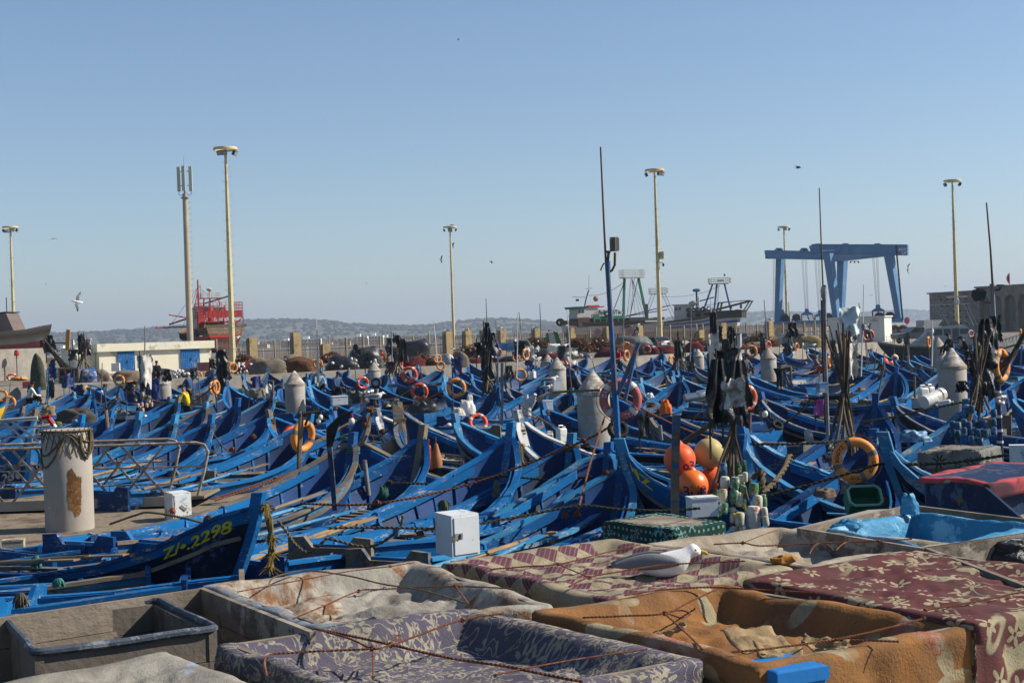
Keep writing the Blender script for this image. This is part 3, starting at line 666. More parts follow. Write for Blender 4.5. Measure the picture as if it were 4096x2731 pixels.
a = MB(); a.tube([(xw-.2, 0, 7.7), (xw-.6, 0, 9.6), (xw-1.2, 0, 11.5)], .12, 6); a.tube([(xw-1.2, 0, 11.5), (xw-1.35, 0, 15)], .03, 4); a.beam((xw-1.9, 0, 11.9), (xw-.5, 0, 11.8), .08); a.beam((xw+2.2, 0, 10.0), (xw-.4, 0, 9.9), .1); a.box((xw+1.2, 0, 9.3), (.5, .4, .5)); a.build('mast', Mdark, t)
a = MB(); a.ball((xw-2.6, 0, 9.5), (.5, .5, .65), 12, 8); a.build('buoy', mat('faded_orange_float', (.42, .22, .13), .6, .1, 2), t)
def gantry(par, x, hw, zb, zt, m_, lean=1.6, rails=True):
	for y in (hw, -hw):
		a = MB(); a.beam((x, y, zb), (x, y*.72, zt), .3, .3); a.build('gantry_leg', m_, par, False)
		a = MB(); a.tube([(x+.1, y*.76, zt-.4), (x+lean*1.7, y, zb+1.2)], .09, 6); a.build('gantry_stay', m_, par)
	a = MB(); a.box((x, 0, zt+.12), (1.1, hw*1.7, .22)); rail(a, [(x-.6, -hw*.85, zt+.2), (x-.6, hw*.85, zt+.2), (x+.6, hw*.85, zt+.2), (x+.6, -hw*.85, zt+.2), (x-.6, -hw*.85, zt+.2)], 1.3, 5, .04, 3); a.build('gantry_platform', Mwship, par, False)
def ladder(par, p, q, w, n, m_, wd=(1, 0, 0)):
	p, q, wd = V(p), V(q), V(wd)*w/2; a = MB(); a.tube([p-wd, q-wd], .05, 4); a.tube([p+wd, q+wd], .05, 4)
	for k in range(n): c = p.lerp(q, (k+.5)/n); a.tube([c-wd, c+wd], .035, 4)
	a.build('ladder', m_, par, False)
xg = L*.30
for dx, top in ((1.5, 1.0), (-3.6, -2.2)):
	a = MB(); a.beam((xg+dx, 0, 4.2), (xg+dx*.62+(0 if dx > 0 else .2), 0, 14.0), .38, .38); a.build('gantry_leg', Mgreenp, t, False)
a = MB(); a.box((xg-.65, 0, 14.15), (4.2, 2.2, .25)); rail(a, [(xg-2.8, -1.1, 14.3), (xg+1.5, -1.1, 14.3), (xg+1.5, 1.1, 14.3), (xg-2.8, 1.1, 14.3), (xg-2.8, -1.1, 14.3)], 1.6, 6, .05, 3); a.build('gantry_platform', Mwship, t, False)
ladder(t, (xg+.6, .4, 4.6), (xg-.6, .4, 13.9), .7, 18, Mgrey)
a = MB(); a.tube([(xg+.9, 0, 13.4), (xg+4.2, .5, 5.4)], .08, 5); a.tube([(xg-1.8, 0, 13.4), (xg+.6, 1, 5.0)], .08, 5)
for k in range(4): a.tube([(xg-.6, 0, 14), (xg-1.0-k*.9, .3, 5.5-k*.3)], .035, 4)
a.tube(sag((xg+1, 0, 13.2), (xw-1.2, 0, 10.3), .9), .06, 4); a.build('rigging', Mdark, t)
a = MB(); a.beam((xg+2, 1.2, 5.2), (-1.5, 1.2, 7.5), .2); a.beam((xg+1, -1.2, 5.2), (-2.2, -1, 6.6), .2); a.beam((xg-3.5, 0, 4), (xg-3.5, 0, 8), .5); a.box((xg-1, 0, 4.2), (4, 3, 1.6)); a.box((xg+2.6, .8, 4.4), (1.4, 1.2, 2.2)); a.build('net_boom', Mdark, t, False)
a = MB(); a.box((2.2, 0, 4.0), (4.5, 5.0, .35)); a.build('stern_rail', Mwship, t, False)
a = MB()
for x in (2.5, 8, 14): a.beam((x, 2.6, -4.6), (x, 2.2, 1.0), .3); a.beam((x, -2.6, -4.6), (x, -2.2, 1.0), .3)
a.box((L*.4, 0, -2.6), (L*.75, .5, 4.2)); a.build('cradle', Mtim, t, False)
Yb = 285
p = at(2595, 1300, Yb+6); q = at(2960, 1285, Yb)
L = (p-q).length; hd = math.atan2(p.y-q.y, p.x-q.x)
t = thing('blue_trawler', (q.x, q.y, q.z-2.3), 'blue and white trawler ashore behind the fence with dark overhanging stern', 'ship', None, hd); t.scale = (1, 1, .68)
hull = ship_hull(L, 6, -.5, [(0, 6.9), (.15, 6.3), (.45, 4.8), (.8, 4.2), (1, 4.9)], [(0, 0), (.3, 1), (.5, 2), (.6, 1), (.72, 2), (.8, 1), (.9, 3)], 2.2, .8)
hull.build('hull', [Mblk, Mwship, Mshipb, Mtim], t)
a = MB(); a.box((1.6, 0, 5.6), (5, 5.6, 2.2)); a.build('stern', Mblk, t, False)
xw = L*.60
a = MB(); a.box((xw, 0, 6.3), (3.4, 4, 5.0)); a.box((xw, 0, 8.9), (4.2, 4.4, .3)); wh = a.build('wheelhouse', Mwship, t, False)
for x in (xw+.5, xw+1.2): a = MB(); a.box((x, 2.03, 7.7), (.4, .06, .8)); a.build('window', Mwin, wh, False)
a = MB(); a.box((xw-.2, 2.03, 4.2), (3.6, .05, .3)); a.build('stripe', Mshipb, wh, False)
a = MB(); a.box((L*.40, 0, 5.5), (L*.28, 4.4, 3.4)); dk = a.build('deckhouse', mat('grey_deckhouse', (.17, .165, .15), .8, .15, 1), t, False)
for k in range(3): a = MB(); a.box((L*.33+k*1.8, 2.22, 5.7), (1.1, .06, 1.2)); a.build('window', Mgap, dk, False)
for k in range(4): a = MB(); a.torus((L*.52-k*.9, 2.3, 7.2), .48, .2, rotm(PI/2, 0, 0), 16, 8); a.build('tyre_fender', Mtyre, t)
a = MB()
for k in range(10): a.box((L*.30+k*.55, rnd.uniform(-1, 1.2), 7.5+.5*(k % 2)), (.55, .8, .45))
a.build('fish_boxes', Mwship, t, False)
a = MB(); a.ball((xw-1.8, 0, 9.2), (.9, .9, .8), 12, 8); a.build('radome', Mwship, t)
a = MB(); a.tube([(L*.46, 0, 6), (L*.46, 0, 12.6)], .18, 8); a.tube([(L*.44, .3, 6), (L*.44, .3, 11)], .08, 6); a.beam((L*.43, 0, 9.8), (L*.27, 0, 10.8), .3); a.build('mast', Mdark, t)
a = MB(); a.lathe([(.55, 0), (.8, .3), (.75, .8), (.2, 1)], 12, Matrix.Translation((L*.46, 0, 12.6))); a.build('radar', mat('teal_cover', (.05, .22, .34), .7, .1, 2), t)
xg = L*.20
for dx in (1.6, -2.2, 3.9):
	a = MB(); a.beam((xg+dx, 0 if dx != 3.9 else 1, 5.0), (xg+dx*.4, 0, 14.6), .3, .3); a.build('gantry_leg', Mshipb, t, False)
a = MB(); a.beam((xg+3, .5, 8.5), (xg-1.8, 0, 9.2), .14); a.build('gantry_brace', Mshipb, t, False)
a = MB(); a.box((xg+.1, 0, 14.7), (4.0, 2.2, .25)); rail(a, [(xg-2, -1.1, 14.8), (xg+2.2, -1.1, 14.8), (xg+2.2, 1.1, 14.8), (xg-2, 1.1, 14.8), (xg-2, -1.1, 14.8)], 1.6, 6, .05, 3); a.box((xg-.2, 0, 15.6), (1.4, .5, .4)); a.box((xg-1, 0, 17.2), (.4, .4, .7)); a.build('gantry_platform', Mwship, t, False)
ladder(t, (xg+1.0, .5, 6), (xg+.5, .4, 14.4), .6, 16, Mshipb)
xf = L*.88
for s_ in (-1, 1):
	ladder(t, (xf+s_*3.3, .5*s_, 4.0), (xf+s_*1.0, .3*s_, 12.4), .7, 14, Mshipb)
a = MB(); a.box((xf, 0, 12.5), (3.6, 1.8, .2)); rail(a, [(xf-1.8, -.9, 12.6), (xf+1.8, -.9, 12.6), (xf+1.8, .9, 12.6), (xf-1.8, .9, 12.6), (xf-1.8, -.9, 12.6)], 1.6, 5, .05, 3); a.build('fore_platform', Mwship, t, False)
a = MB(); a.tube(sag((xg, 0, 14.2), (L*.46, 0, 12), .4), .06, 4); a.tube(sag((L*.46, 0, 12), (xf, 0, 11.8), .5), .06, 4); a.build('rigging', Mdark, t)
a = MB()
for y in (-1.8, 1.8): a.beam((xg+2.5, y, 6.6), (-2.4, y, 9.3), .3); a.beam((-.5, y, 5.2), (-2.4, y, 9.3), .25); a.beam((4.5, y, 5.5), (3.8, y, 9.2), .35)
a.beam((-2.4, -2, 9.3), (-2.4, 2, 9.3), .25); a.beam((-2.4, 1.8, 9.4), (4, 1.8, 9.1), .22); a.build('stern_gantry', Mtim, t, False)
for x in (-.6, 1.4): a = MB(); a.tube([(x, 1.8, 9.2), (x, 1.8, 8.4)], .05, 4); a.box((x, 1.8, 7.7), (.4, .3, 1.1)); a.build('pulley_block', Mtim, t)
a = MB()
for x in (3, 9, 15): a.beam((x, 2.6, -4.6), (x, 2.2, 1.2), .3)
a.box((L*.45, 0, -2.6), (L*.7, .5, 4.2)); a.build('cradle', Mtim, t, False)
Yl = 205
p = at(207, 1296, Yl); q = at(-420, 1322, Yl+4); L = (p-q).length
t = thing('unfinished_hull', (q.x, q.y, p.z-6.2), 'unfinished wooden hull with grey topsides and red bottom at far left', 'ship', None, math.atan2(p.y-q.y, p.x-q.x))
Mgh = mat('grey_primer_hull', (.30, .27, .23), .8, .12, .8);
ship_hull(L, 5.5, 0, [(0, 5.6), (.6, 5.1), (.85, 5.5), (1, 6.2)], [(0, 0), (.42, 1), (.64, 2)], 3.4, .8).build('hull', [Mbrown, mat('red_oxide', (.30, .06, .05), .8, .12, .8), Mgh], t)
a = MB(); T = Matrix.Translation((L*.60, 0, 6.4)) @ rotm(PI/2, 0, 0); a.prism([(-4.5, -1.2), (5.0, -1.2), (3.8, 1.6), (3.0, 1.5), (-4.5, 1.1)], T, 3.6); a.build('cabin', mat('brown_grey_ply', (.17, .13, .115), .8, .15, 1), t, False)
a = MB(); a.tube([(L*.72, 0, 7.6), (L*.72, 0, 10.3)], .07, 5); a.beam((L*.60-4.6, 0, 7.7), (L*.60+4, 0, 8.15), 3.9, .12); a.build('roof', Mdark, t, False)
a = MB()
for k in range(9): a.beam((L*.52+k*.85, 2.9, -2.5), (L*.52+k*.85, 2.5, 2.6), .22)
for k in range(9): a.beam((L*.52+k*.85, -2.9, -2.5), (L*.52+k*.85, -2.5, 2.6), .22)
a.build('scaffold_props', Mtim, t, False)
t = thing('white_motor_boat', (at(3760, 1400, 146).x, 146, 0), 'white cabin motor boat with open canopy moored right of the kiosk', 'boat', None, R_(172))
t.scale = (.84, .84, .84); Lb = 13.5
h = ship_hull(Lb, 3.6, -.4, [(0, 1.9), (.5, 1.75), (.8, 1.95), (1, 2.5)], [(0, 0), (.86, 1)], 2.4, .9); o = h.build('hull', [mat('dark_green_hull', (.03, .05, .05), .4, .15, 1), Mwship], t); o.location.x = -6
a = MB(); T = Matrix.Translation((-1.3, 0, 0)) @ rotm(PI/2, 0, 0); a.prism([(-3.6, 1.7), (4.9, 1.85), (3.4, 2.9), (2.6, 3.9), (-1.5, 4.1), (-2.6, 3.2), (-3.6, 2.8)], T, 2.9); cb = a.build('cabin', Mwship, t, False)
for x0, x1, z0, z1 in ((.2, 1.0, 3.05, 3.75), (-.75, .0, 1.9, 3.75), (-1.9, -.9, 3.05, 3.7), (1.2, 2.2, 3.0, 3.75), (-2.8, -2.1, 2.4, 2.7)):
	a = MB(); a.box((-1.3+(x0+x1)/2, 1.47, (z0+z1)/2), (x1-x0, .06, z1-z0)); a.build('window', Mwin, cb, False)
a = MB(); a.beam((-4.3, 1.2, 4.0), (-3.2, 1.1, 6.7), .06); a.beam((-4.3, -1.2, 4.0), (-3.2, -1.1, 6.7), .06); a.beam((-1, 1.2, 4.1), (.2, 1.1, 6.5), .06); a.beam((-1, -1.2, 4.1), (.2, -1.1, 6.5), .06); a.beam((-3.6, 1.1, 4.2), (0, 1.1, 6.4), .05)
for k in range(5): a.beam((.1-.2*k+.0, 1.1, 6.2-.4*k), (-.35-.2*k, 1.1, 6.2-.4*k), .05)
a.build('canopy_frame', Mwship, t, False)
a = MB(); a.box((-1.3, 0, 6.7), (4.4, 2.3, .1)); a.build('canopy', Mwship, t, False)
a = MB(); a.tube([(-2.2, 0, 6.7), (-2.2, 0, 7.3)], .3, 8); a.box((-2.2, 0, 7.6), (2.4, .2, .2)); a.build('radar', Mwship, t)
a = MB(); rail(a, [(6.8, .4, 2.3), (3.5, 1.5, 1.9), (-5.5, 1.6, 1.8)], .8, 8, .025, 2); a.build('guard_rail', Mgrey, t, False)
a = MB(); a.prism([(-1.2, 0), (1.2, 0), (.8, .55), (-.6, .6)], Matrix.Translation((-1.2, 0, 4.1)) @ rotm(PI/2, 0, 0), 1.8); a.build('hatch_cover', mat('grey_cover', (.2, .19, .18), .8, .1, 2), t, False)
a = MB(); p0, p1 = at(4000, 1398, 150), at(4096, 1370, 140)
for dz in (0, .9): a.beam(p0+V((0, 0, dz)), p1+V((0, 0, dz)), .1)
for k in range(7): q0 = p0.lerp(p1, k/7); q1 = p0.lerp(p1, (k+1)/7); a.beam(q0, q1+V((0, 0, .9)), .06); a.beam(q1, q1+V((0, 0, .9)), .06)
a.beam(p0+V((0, .8, 0)), p1+V((0, .8, 0)), .1); a.beam(p0+V((0, .4, -.03)), p1+V((0, .4, -.03)), .8, .05)
tag(a.build('gangway_ramp', Mwship, None, False), 'white lattice gangway ramp at the right edge beyond the motor boat', 'gangway')
Mcar = mat('grey_car_paint', (.07, .08, .09), .25, .05, 1, coat=.6, bump=0); Mcarb = mat('black_car_paint', (.025, .028, .03), .25, .05, 1, coat=.6, bump=0)
Mglass = mat('car_glass', (.015, .02, .025), .08, .1, 1, bump=0); Mlight = mat('red_lamp_lens', (.45, .02, .02), .2, .05, 1); Mplate = mat('plate_white', (.7, .7, .68), .5, .03, 1)
def car(name, px, Y, rz, label, body, pts, glass, L_, W_, cat='car', plate=True):
	p = on_quay(px, Y); t = thing(name, p, label, cat, None, rz); T = rotm(PI/2, 0, 0)
	a = MB(); a.prism(pts, T, W_); b_ = a.build('body', body, t, True, 30)
	bv = b_.modifiers.new('bevel', 'BEVEL'); bv.width = .06; bv.segments = 2; bv.limit_method = 'ANGLE'
	for g in glass:
		for s_ in (1, -1):
			a = MB(); a.prism(g, Matrix.Translation((0, s_*(W_/2+.004), 0)) @ T, .02); a.build('side_window', Mglass, t, False)
	for x in (-L_*.31, L_*.31):
		for s_ in (1, -1):
			a = MB(); a.torus((x, s_*(W_/2-.12), .33), .24, .1, rotm(PI/2, 0, 0), 18, 8); w_ = a.build('wheel', Mtyre, t)
			a = MB(); a.lathe([(.2, -.1), (.17, .1)], 12, Matrix.Translation((x, s_*(W_/2-.12), .33)) @ rotm(PI/2, 0, 0)); a.build('rim', Mgrey, w_, False)
	return t
sv = [(-2.2, .35), (2.2, .35), (2.25, .8), (1.95, .95), (1.0, 1.05), (.3, 1.62), (-1.7, 1.66), (-2.15, 1.1)]
t = car('parked_car', 2610, 150, R_(118), 'black hatchback seen from behind beside the grey tarp heap', Mcarb, sv, [[(.85, 1.08), (.28, 1.52), (-.5, 1.55), (-.5, 1.08)], [(-.6, 1.08), (-.6, 1.55), (-1.6, 1.55), (-1.9, 1.08)]], 4.4, 1.8)
a = MB(); T = frame((-1.97, 0, 1.36), (0, 1, 0), (.62, 0, 1)); a.box((0, 0, .02), (1.4, .5, .05), T); a.build('rear_window', Mglass, t, False)
for s_ in (1, -1): a = MB(); a.box((-2.12, s_*.72, 1.02), (.2, .3, .18)); a.build('tail_light', Mlight, t, False)
a = MB(); a.box((-2.2, 0, .9), (.08, .7, .2)); a.build('number_plate', Mplate, t, False)
a = MB(); a.box((-2.2, 0, .5), (.12, 1.7, .2)); a.build('bumper', Mgrey, t, False)
pk = [(-2.6, .5), (2.5, .5), (2.6, .95), (2.3, 1.1), (1.3, 1.15), (.6, 1.75), (-.5, 1.78), (-.55, 1.1), (-2.6, 1.1)]
t = car('parked_pickup', 3668, 152, R_(12)+PI, 'dark grey pickup parked between the no parking sign and the stone building', Mcar, pk, [[(1.15, 1.18), (.55, 1.65), (-.4, 1.67), (-.4, 1.18)]], 5.2, 1.85, 'pickup')
a = MB(); a.box((-1.5, 0, 1.75), (2.1, 1.75, 1.3)); a.build('canopy', Mwship, t, False)
for s_ in (1, -1): a = MB(); a.box((2.5, s_*.65, .98), (.18, .35, .18)); a.build('headlight', Mlamp, t, False)
t = car('parked_car', 3195, 158, R_(10), 'dark low car half hidden by the yellowish net heap at the boat lift', Mcarb, [(x, y*.88) for x, y in sv], [[(.85, .98), (.28, 1.34), (-.5, 1.36), (-.5, .98)]], 4.4, 1.75)
t = car('parked_car', 2945, 175, R_(100), 'dark blue car half hidden behind black flags below the blue trawler', mat('navy_car_paint', (.03, .05, .10), .25, .05, 1, coat=.5), sv, [[(.85, 1.08), (.28, 1.52), (-.5, 1.55), (-.5, 1.08)]], 4.4, 1.8)
a = MB(); T = frame((-1.97, 0, 1.36), (0, 1, 0), (.62, 0, 1)); a.box((0, 0, .02), (1.4, .5, .05), T); a.build('rear_window', Mglass, t, False)
p = on_quay(2010, 148); t = thing('flatbed_truck', p, 'blue sided flatbed truck with a white cab beside the rusty trap heap', 'truck', None, R_(8)); t.scale = (.74,)*3
Mtruckb = mat('truck_blue', (.06, .20, .42), .6, .15, 1, (.2, .28, .36), .3, 3)
a = MB(); a.box((0, 0, 1.6), (4.6, 2.2, 1.1));
for k in range(4): a.box((-1.8+k*1.2, -1.13, 1.6), (.12, .06, 1.1))
for k in range(3): a.beam((-1.8+k*1.2, -1.16, 1.1), (-.7+k*1.2, -1.16, 2.1), .1)
a.build('cargo_bed', Mtruckb, t, False)
a = MB(); a.prism([(-.9, .6), (.9, .6), (1.0, 1.5), (.5, 2.5), (-.8, 2.6)], Matrix.Translation((3.0, 0, 0)) @ rotm(PI/2, 0, 0), 2.0); cbx = a.build('cab', Mwship, t, False)
a = MB(); a.prism([(-.6, 1.6), (.8, 1.6), (.42, 2.35), (-.6, 2.4)], Matrix.Translation((3.0, -1.01, 0)) @ rotm(PI/2, 0, 0), .03); a.build('side_window', Mglass, cbx, False)
for x in (-1.3, 2.9):
	for s_ in (1, -1): a = MB(); a.torus((x, s_*.9, .45), .32, .14, rotm(PI/2, 0, 0), 18, 8); a.build('wheel', Mtyre, t)
p = on_quay(2190, 160); t = thing('refuse_truck', p, 'green and white refuse truck with sloping rear behind the trap heap', 'truck', None, R_(-8)); t.scale = (.66,)*3
Mgtruck = mat('truck_green', (.035, .17, .045), .5, .1, 1)
a = MB(); T = rotm(PI/2, 0, 0); a.prism([(-4.6, 1.7), (0, 1.7), (0, 3.0), (-4.6, 2.8)], T, 2.4); a.build('container', Mgtruck, t, False)
a = MB(); a.prism([(.02, .8), (2.4, .5), (1.3, 3.9), (.02, 3.6)], T, 2.3); hp = a.build('hopper', Mwship, t, False)
for x0, x1 in ((.0, .55), (1.55, 2.5)):
	a = MB(); a.prism([(x0+.5, .5), (x1+.5, .5), (x1-.6, 3.9), (x0-.3, 3.9)] if x0 > 1 else [(.01, .8), (.7, .7), (.35, 3.8), (.01, 3.7)], Matrix.Translation((0, -1.17, 0)) @ T, .06); a.build('green_stripe', Mgtruck, hp, False)
a = MB(); a.box((.4, -.6, 4.1), (.25, .2, .25)); a.box((.4, .6, 4.1), (.25, .2, .25)); a.build('beacon', Mlight, hp, False)
a = MB(); a.box((-6.2, 0, 1.8), (1.6, 2.2, 2.2)); a.build('cab', Mwship, t, False)
for x in (-5.5, -1.2):
	for s_ in (1, -1): a = MB(); a.torus((x, s_*.95, .5), .36, .15, rotm(PI/2, 0, 0), 18, 8); a.build('wheel', Mtyre, t)
# ================================================================ THE BLUE FISHING BOATS
B_ = lambda n, c, wa=.3, **k: mat(n, c, .48, .2, 2.2, [(.20, .16, .11), (.30, .38, .44)], wa, 13, .25, rnd=.2, stretch=(.45, 1, 1.6), **k)
Mblue = B_('worn_blue_paint', (.008, .14, .38), .16)
Mblue2 = B_('deep_blue_paint', (.005, .046, .16), .12)
Mbluem = B_('mid_blue_paint', (.007, .085, .26), .14)
Mlblue = B_('sunbleached_blue_paint', (.035, .23, .45), .28)
Mnavy = mat('navy_hull_paint', (.007, .013, .04), .5, .3, 1.5, (.05, .10, .2), .28, 4, .2, rnd=.3)
Mblackh = mat('black_hull_paint', (.014, .015, .02), .6, .3, 1.5, (.08, .08, .09), .28, 4, .2)
Mwhh = mat('worn_white_paint', (.55, .55, .53), .6, .1, 2, [(.28, .24, .18), (.12, .14, .18)], .34, 4, .25)
Myel = mat('yellow_hull_paint', (.62, .42, .02), .55, .12, 2, (.35, .25, .1), .28, 5, .2)
Mwood = mat('grey_driftwood', (.22, .175, .125), .9, .28, 3, [(.12, .09, .07), (.05, .12, .24)], .3, 4, .4, rnd=.15, stretch=(.3, 1, 1))
Mdeck = mat('grey_blue_deck', (.11, .125, .15), .8, .2, 2, [(.05, .16, .36), (.30, .29, .27)], .36, 3.5, .3, rnd=.2, spots=((.6, .6, .58), 9, .70))
Mdeckb = mat('blue_deck', (.05, .20, .44), .7, .2, 2, [(.22, .25, .28), (.4, .4, .38)], .36, 3.5, .3, spots=((.6, .6, .58), 9, .72))
Mtxtw = mat('white_hull_lettering', (.66, .66, .62), .7, .08, 3, (.02, .03, .07), .2, 9)
Mtxty = mat('yellow_hull_lettering', (.62, .50, .02), .7, .08, 3, (.02, .03, .07), .2, 9)
Mredw = mat('red_marks', (.42, .05, .04), .7, .1, 3)
Mbilge_shade = mat('shaded_bilge_dirt', (.012, .02, .035), .8, .4, 3, (.05, .045, .04), .3, 6)  # dirty bilge, with the deep shade below the gunwale painted into its near-black
Minner = mat('shaded_interior_paint', (.005, .042, .15), .6, .25, 2, (.02, .03, .05), .3, 4, .2, rnd=.35)  # blue hull lining darkened so its colour carries the shade inside the boats
SHAPES = {  # L, beam, bow height, mid height
	'std': (7.2, 2.15, 1.85, .78), 'high': (7.6, 2.25, 2.05, .80), 'low': (6.6, 2.0, 1.65, .72), 'flat': (6.2, 1.95, 1.35, .70)}
ZK = -.35
VV = [0, .2, .36, .48, .58, .68, .78, .9, 1.0]
def bdim(shape, t):
	L, Bm, bh, mh = SHAPES[shape]
	b = interp([(0, .70), (.15, .84), (.35, .98), (.5, 1), (.65, .96), (.78, .82), (.88, .60), (.95, .34), (1, .035)], t)*Bm/2
	g = interp([(0, mh+.14), (.3, mh), (.5, mh+.02), (.65, mh+.13), (.78, mh+.34), (.88, mh+.60), (.95, mh+.85), (1, bh)], t)
	return b, g
def hp(shape, t, v, s, off=0.):
	"""point on the outer skin; t along, v up, s side(+1 port -1 starboard)"""
	L = SHAPES[shape][0]; b, g = bdim(shape, t)
	rk = .95*(1-v)**1.25*max(0, (t-.62)/.38)**1.6
	w = .22+.78*v**.62
	return V((t*L-rk, s*(b*w+off), ZK+(g-ZK)*v))
def hlin(shape, t, v, s):
	i = max(k for k in range(len(TS)-1) if TS[k] <= t); j = max(k for k in range(len(VV)-1) if VV[k] <= max(0, v)); a = (t-TS[i])/(TS[i+1]-TS[i]); b = (v-VV[j])/(VV[j+1]-VV[j])
	return hp(shape, TS[i], VV[j], s)*(1-a)*(1-b)+hp(shape, TS[i+1], VV[j], s)*a*(1-b)+hp(shape, TS[i], VV[j+1], s)*(1-a)*b+hp(shape, TS[i+1], VV[j+1], s)*a*b
TS = [0, .08, .16, .25, .34, .43, .52, .61, .69, .76, .82, .87, .91, .94, .97, .985, 1.0]
_bm = {}
def boat_mesh(shape, part, mats):
	key = (shape, part, tuple(m.name for m in mats))
	if key in _bm: return _bm[key]
	L, Bm, bh, mh = SHAPES[shape]; mb = MB(); th = .05
	if part == 'hull':     # mats: 8 outer bands then interior
		nv = len(VV); vs = []; fs = []; ms = []
		for s in (1, -1):
			o = len(vs)
			for t in TS:
				for v in VV: vs.append(hp(shape, t, v, s))
			for i in range(len(TS)-1):
				for j in range(nv-1):
					q = (o+i*nv+j, o+i*nv+j+1, o+(i+1)*nv+j+1, o+(i+1)*nv+j); fs.append(q if s > 0 else q[::-1]); ms.append(j)
			o = len(vs); VI = [.30, .48, .68, .9, 1.0]; ni = len(VI)
			for t in TS:
				for v in VI:
					p = hp(shape, min(t, .985), v, s, -th);
					if p.y*s < .01: p.y = .01*s
					if t == 0: p.x += .06
					vs.append(p)
			for i in range(len(TS)-1):
				for j in range(ni-1):
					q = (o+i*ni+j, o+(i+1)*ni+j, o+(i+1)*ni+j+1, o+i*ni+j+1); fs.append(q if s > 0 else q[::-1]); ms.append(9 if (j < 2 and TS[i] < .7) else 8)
		n1 = len(TS)*nv; n2 = len(TS)*5; oi = n1; oo = n1+n2
		for i in range(len(TS)-1):   # floor
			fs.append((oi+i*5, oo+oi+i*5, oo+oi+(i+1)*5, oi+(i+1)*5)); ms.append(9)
		for j in range(nv-1): fs.append((j+1, j, oo+j, oo+j+1)); ms.append(7 if j > 4 else 2)
		for j in range(4): fs.append((oi+j, oi+j+1, oo+oi+j+1, oo+oi+j)); ms.append(8)
		for s, o1, o2 in ((1, 0, oi), (-1, oo, oo+oi)):
			for i in range(len(TS)-1):
				q = (o1+i*nv+nv-1, o2+i*5+4, o2+(i+1)*5+4, o1+(i+1)*nv+nv-1); fs.append(q if s > 0 else q[::-1]); ms.append(7)
		fs.append((nv-1, oo+nv-1, oo+oi+4, oi+4)); ms.append(7)
		mb.add(vs, fs); mb.m = ms
	elif part.startswith('strip'):      # strip_<side>_<v>_<w>_<h>_<inner>
		_, s, v, w, h, inn = part.split('|'); s = float(s); v = float(v); w = float(w); h = float(h); inn = float(inn)
		vs = []; tt = [x for x in TS if x <= (.93 if inn < -.06 else .99)]
		for t in tt:
			p = hp(shape, t, v, s, inn);
			if p.y*s < .02: p.y = .02*s
			y = p.y
			for dy, dz in ((-w/2, -h/2), (w/2, -h/2), (w/2, h/2), (-w/2, h/2)): vs.append((p.x, y+dy*s, p.z+dz))
		n = len(tt); fs = []
		for i in range(n-1):
			for j in range(4):
				q = (i*4+j, (i+1)*4+j, (i+1)*4+(j+1) % 4, i*4+(j+1) % 4); fs.append(q[::-1] if s > 0 else q)
		fs += [(0, 1, 2, 3), ((n-1)*4+3, (n-1)*4+2, (n-1)*4+1, (n-1)*4)]
		mb.add(vs, fs)
	elif part == 'stem_post':
		pts = [hp(shape, 1, v, 1) for v in (0.1, .3, .5, .7, .85, 1.0)]; pts = [V((p.x+.02, 0, p.z)) for p in pts]; pts.append(pts[-1]+V((.05, 0, .20)))
		vs = []
		for i, p in enumerate(pts):
			w = .075
			for dx, dy in ((-.11, -w), (.06, -w*.7), (.06, w*.7), (-.11, w)): vs.append((p.x+dx, dy, p.z))
		n = len(pts); fs = [(i*4+j, i*4+(j+1) % 4, (i+1)*4+(j+1) % 4, (i+1)*4+j) for i in range(n-1) for j in range(4)]+[(3, 2, 1, 0), ((n-1)*4, (n-1)*4+1, (n-1)*4+2, (n-1)*4+3)]
		mb.add(vs, fs)
	elif part.startswith('rib'):
		k = float(part[3:]);
		for s in (1, -1):
			c = [hp(shape, k, v, s, -.055) for v in (1.0, .85, .68, .5, .3)]
			for i in range(4): mb.beam(c[i], c[i+1], .055, .07, 0, (1, 0, 0))
		a = hp(shape, k, .3, 1, -.06); b = hp(shape, k, .3, -1, -.06); mb.beam(a, b, .055, .05)
	elif part.startswith('deck'):
		_, t0, t1, drop = part.split('|'); t0, t1, drop = float(t0), float(t1), float(drop)
		n = 7
		for r in range(n):
			ta = t0+(t1-t0)*r/n+.002; tb = t0+(t1-t0)*(r+1)/n-.002
			za = min(bdim(shape, ta)[1], bdim(shape, tb)[1])-drop
			q = []
			for t in (ta, tb):
				b, g = bdim(shape, t); v = (za-ZK)/(g-ZK); p = hp(shape, t, max(.3, v), 1, -.12); q.append(p)
			z = za+.004*((r*7) % 3)
			mb.add([(ta*L, -q[0].y, z), (tb*L, -q[1].y, z), (tb*L, q[1].y, z), (ta*L, q[0].y, z), (ta*L, -q[0].y, z-.04), (tb*L, -q[1].y, z-.04), (tb*L, q[1].y, z-.04), (ta*L, q[0].y, z-.04)],
				   [(0, 1, 2, 3), (7, 6, 5, 4), (0, 4, 5, 1), (1, 5, 6, 2), (2, 6, 7, 3), (3, 7, 4, 0)])
	elif part.startswith('thwart'):
		k = float(part[6:]); b, g = bdim(shape, k); z = g-.22; y = hp(shape, k, (z-ZK)/(g-ZK), 1, -.06).y
		mb.box((k*L, 0, z), (.24, 2*y, .05))
	elif part.startswith('knee'):
		k = float(part[4:].split('|')[0]); s = float(part.split('|')[1]); b, g = bdim(shape, k); y = hp(shape, k, .97, s, -.1).y
		T = Matrix(((0, 0, 1, k*L), (-s, 0, 0, y), (0, 1, 0, g), (0, 0, 0, 1)))
		mb.prism([(0, .05), (.08, .03), (.1, -.12), (.18, -.24), (.36, -.27), (.42, -.33), (.4, -.38), (0, -.38)], T, .06)
	elif part == 'transom_board':
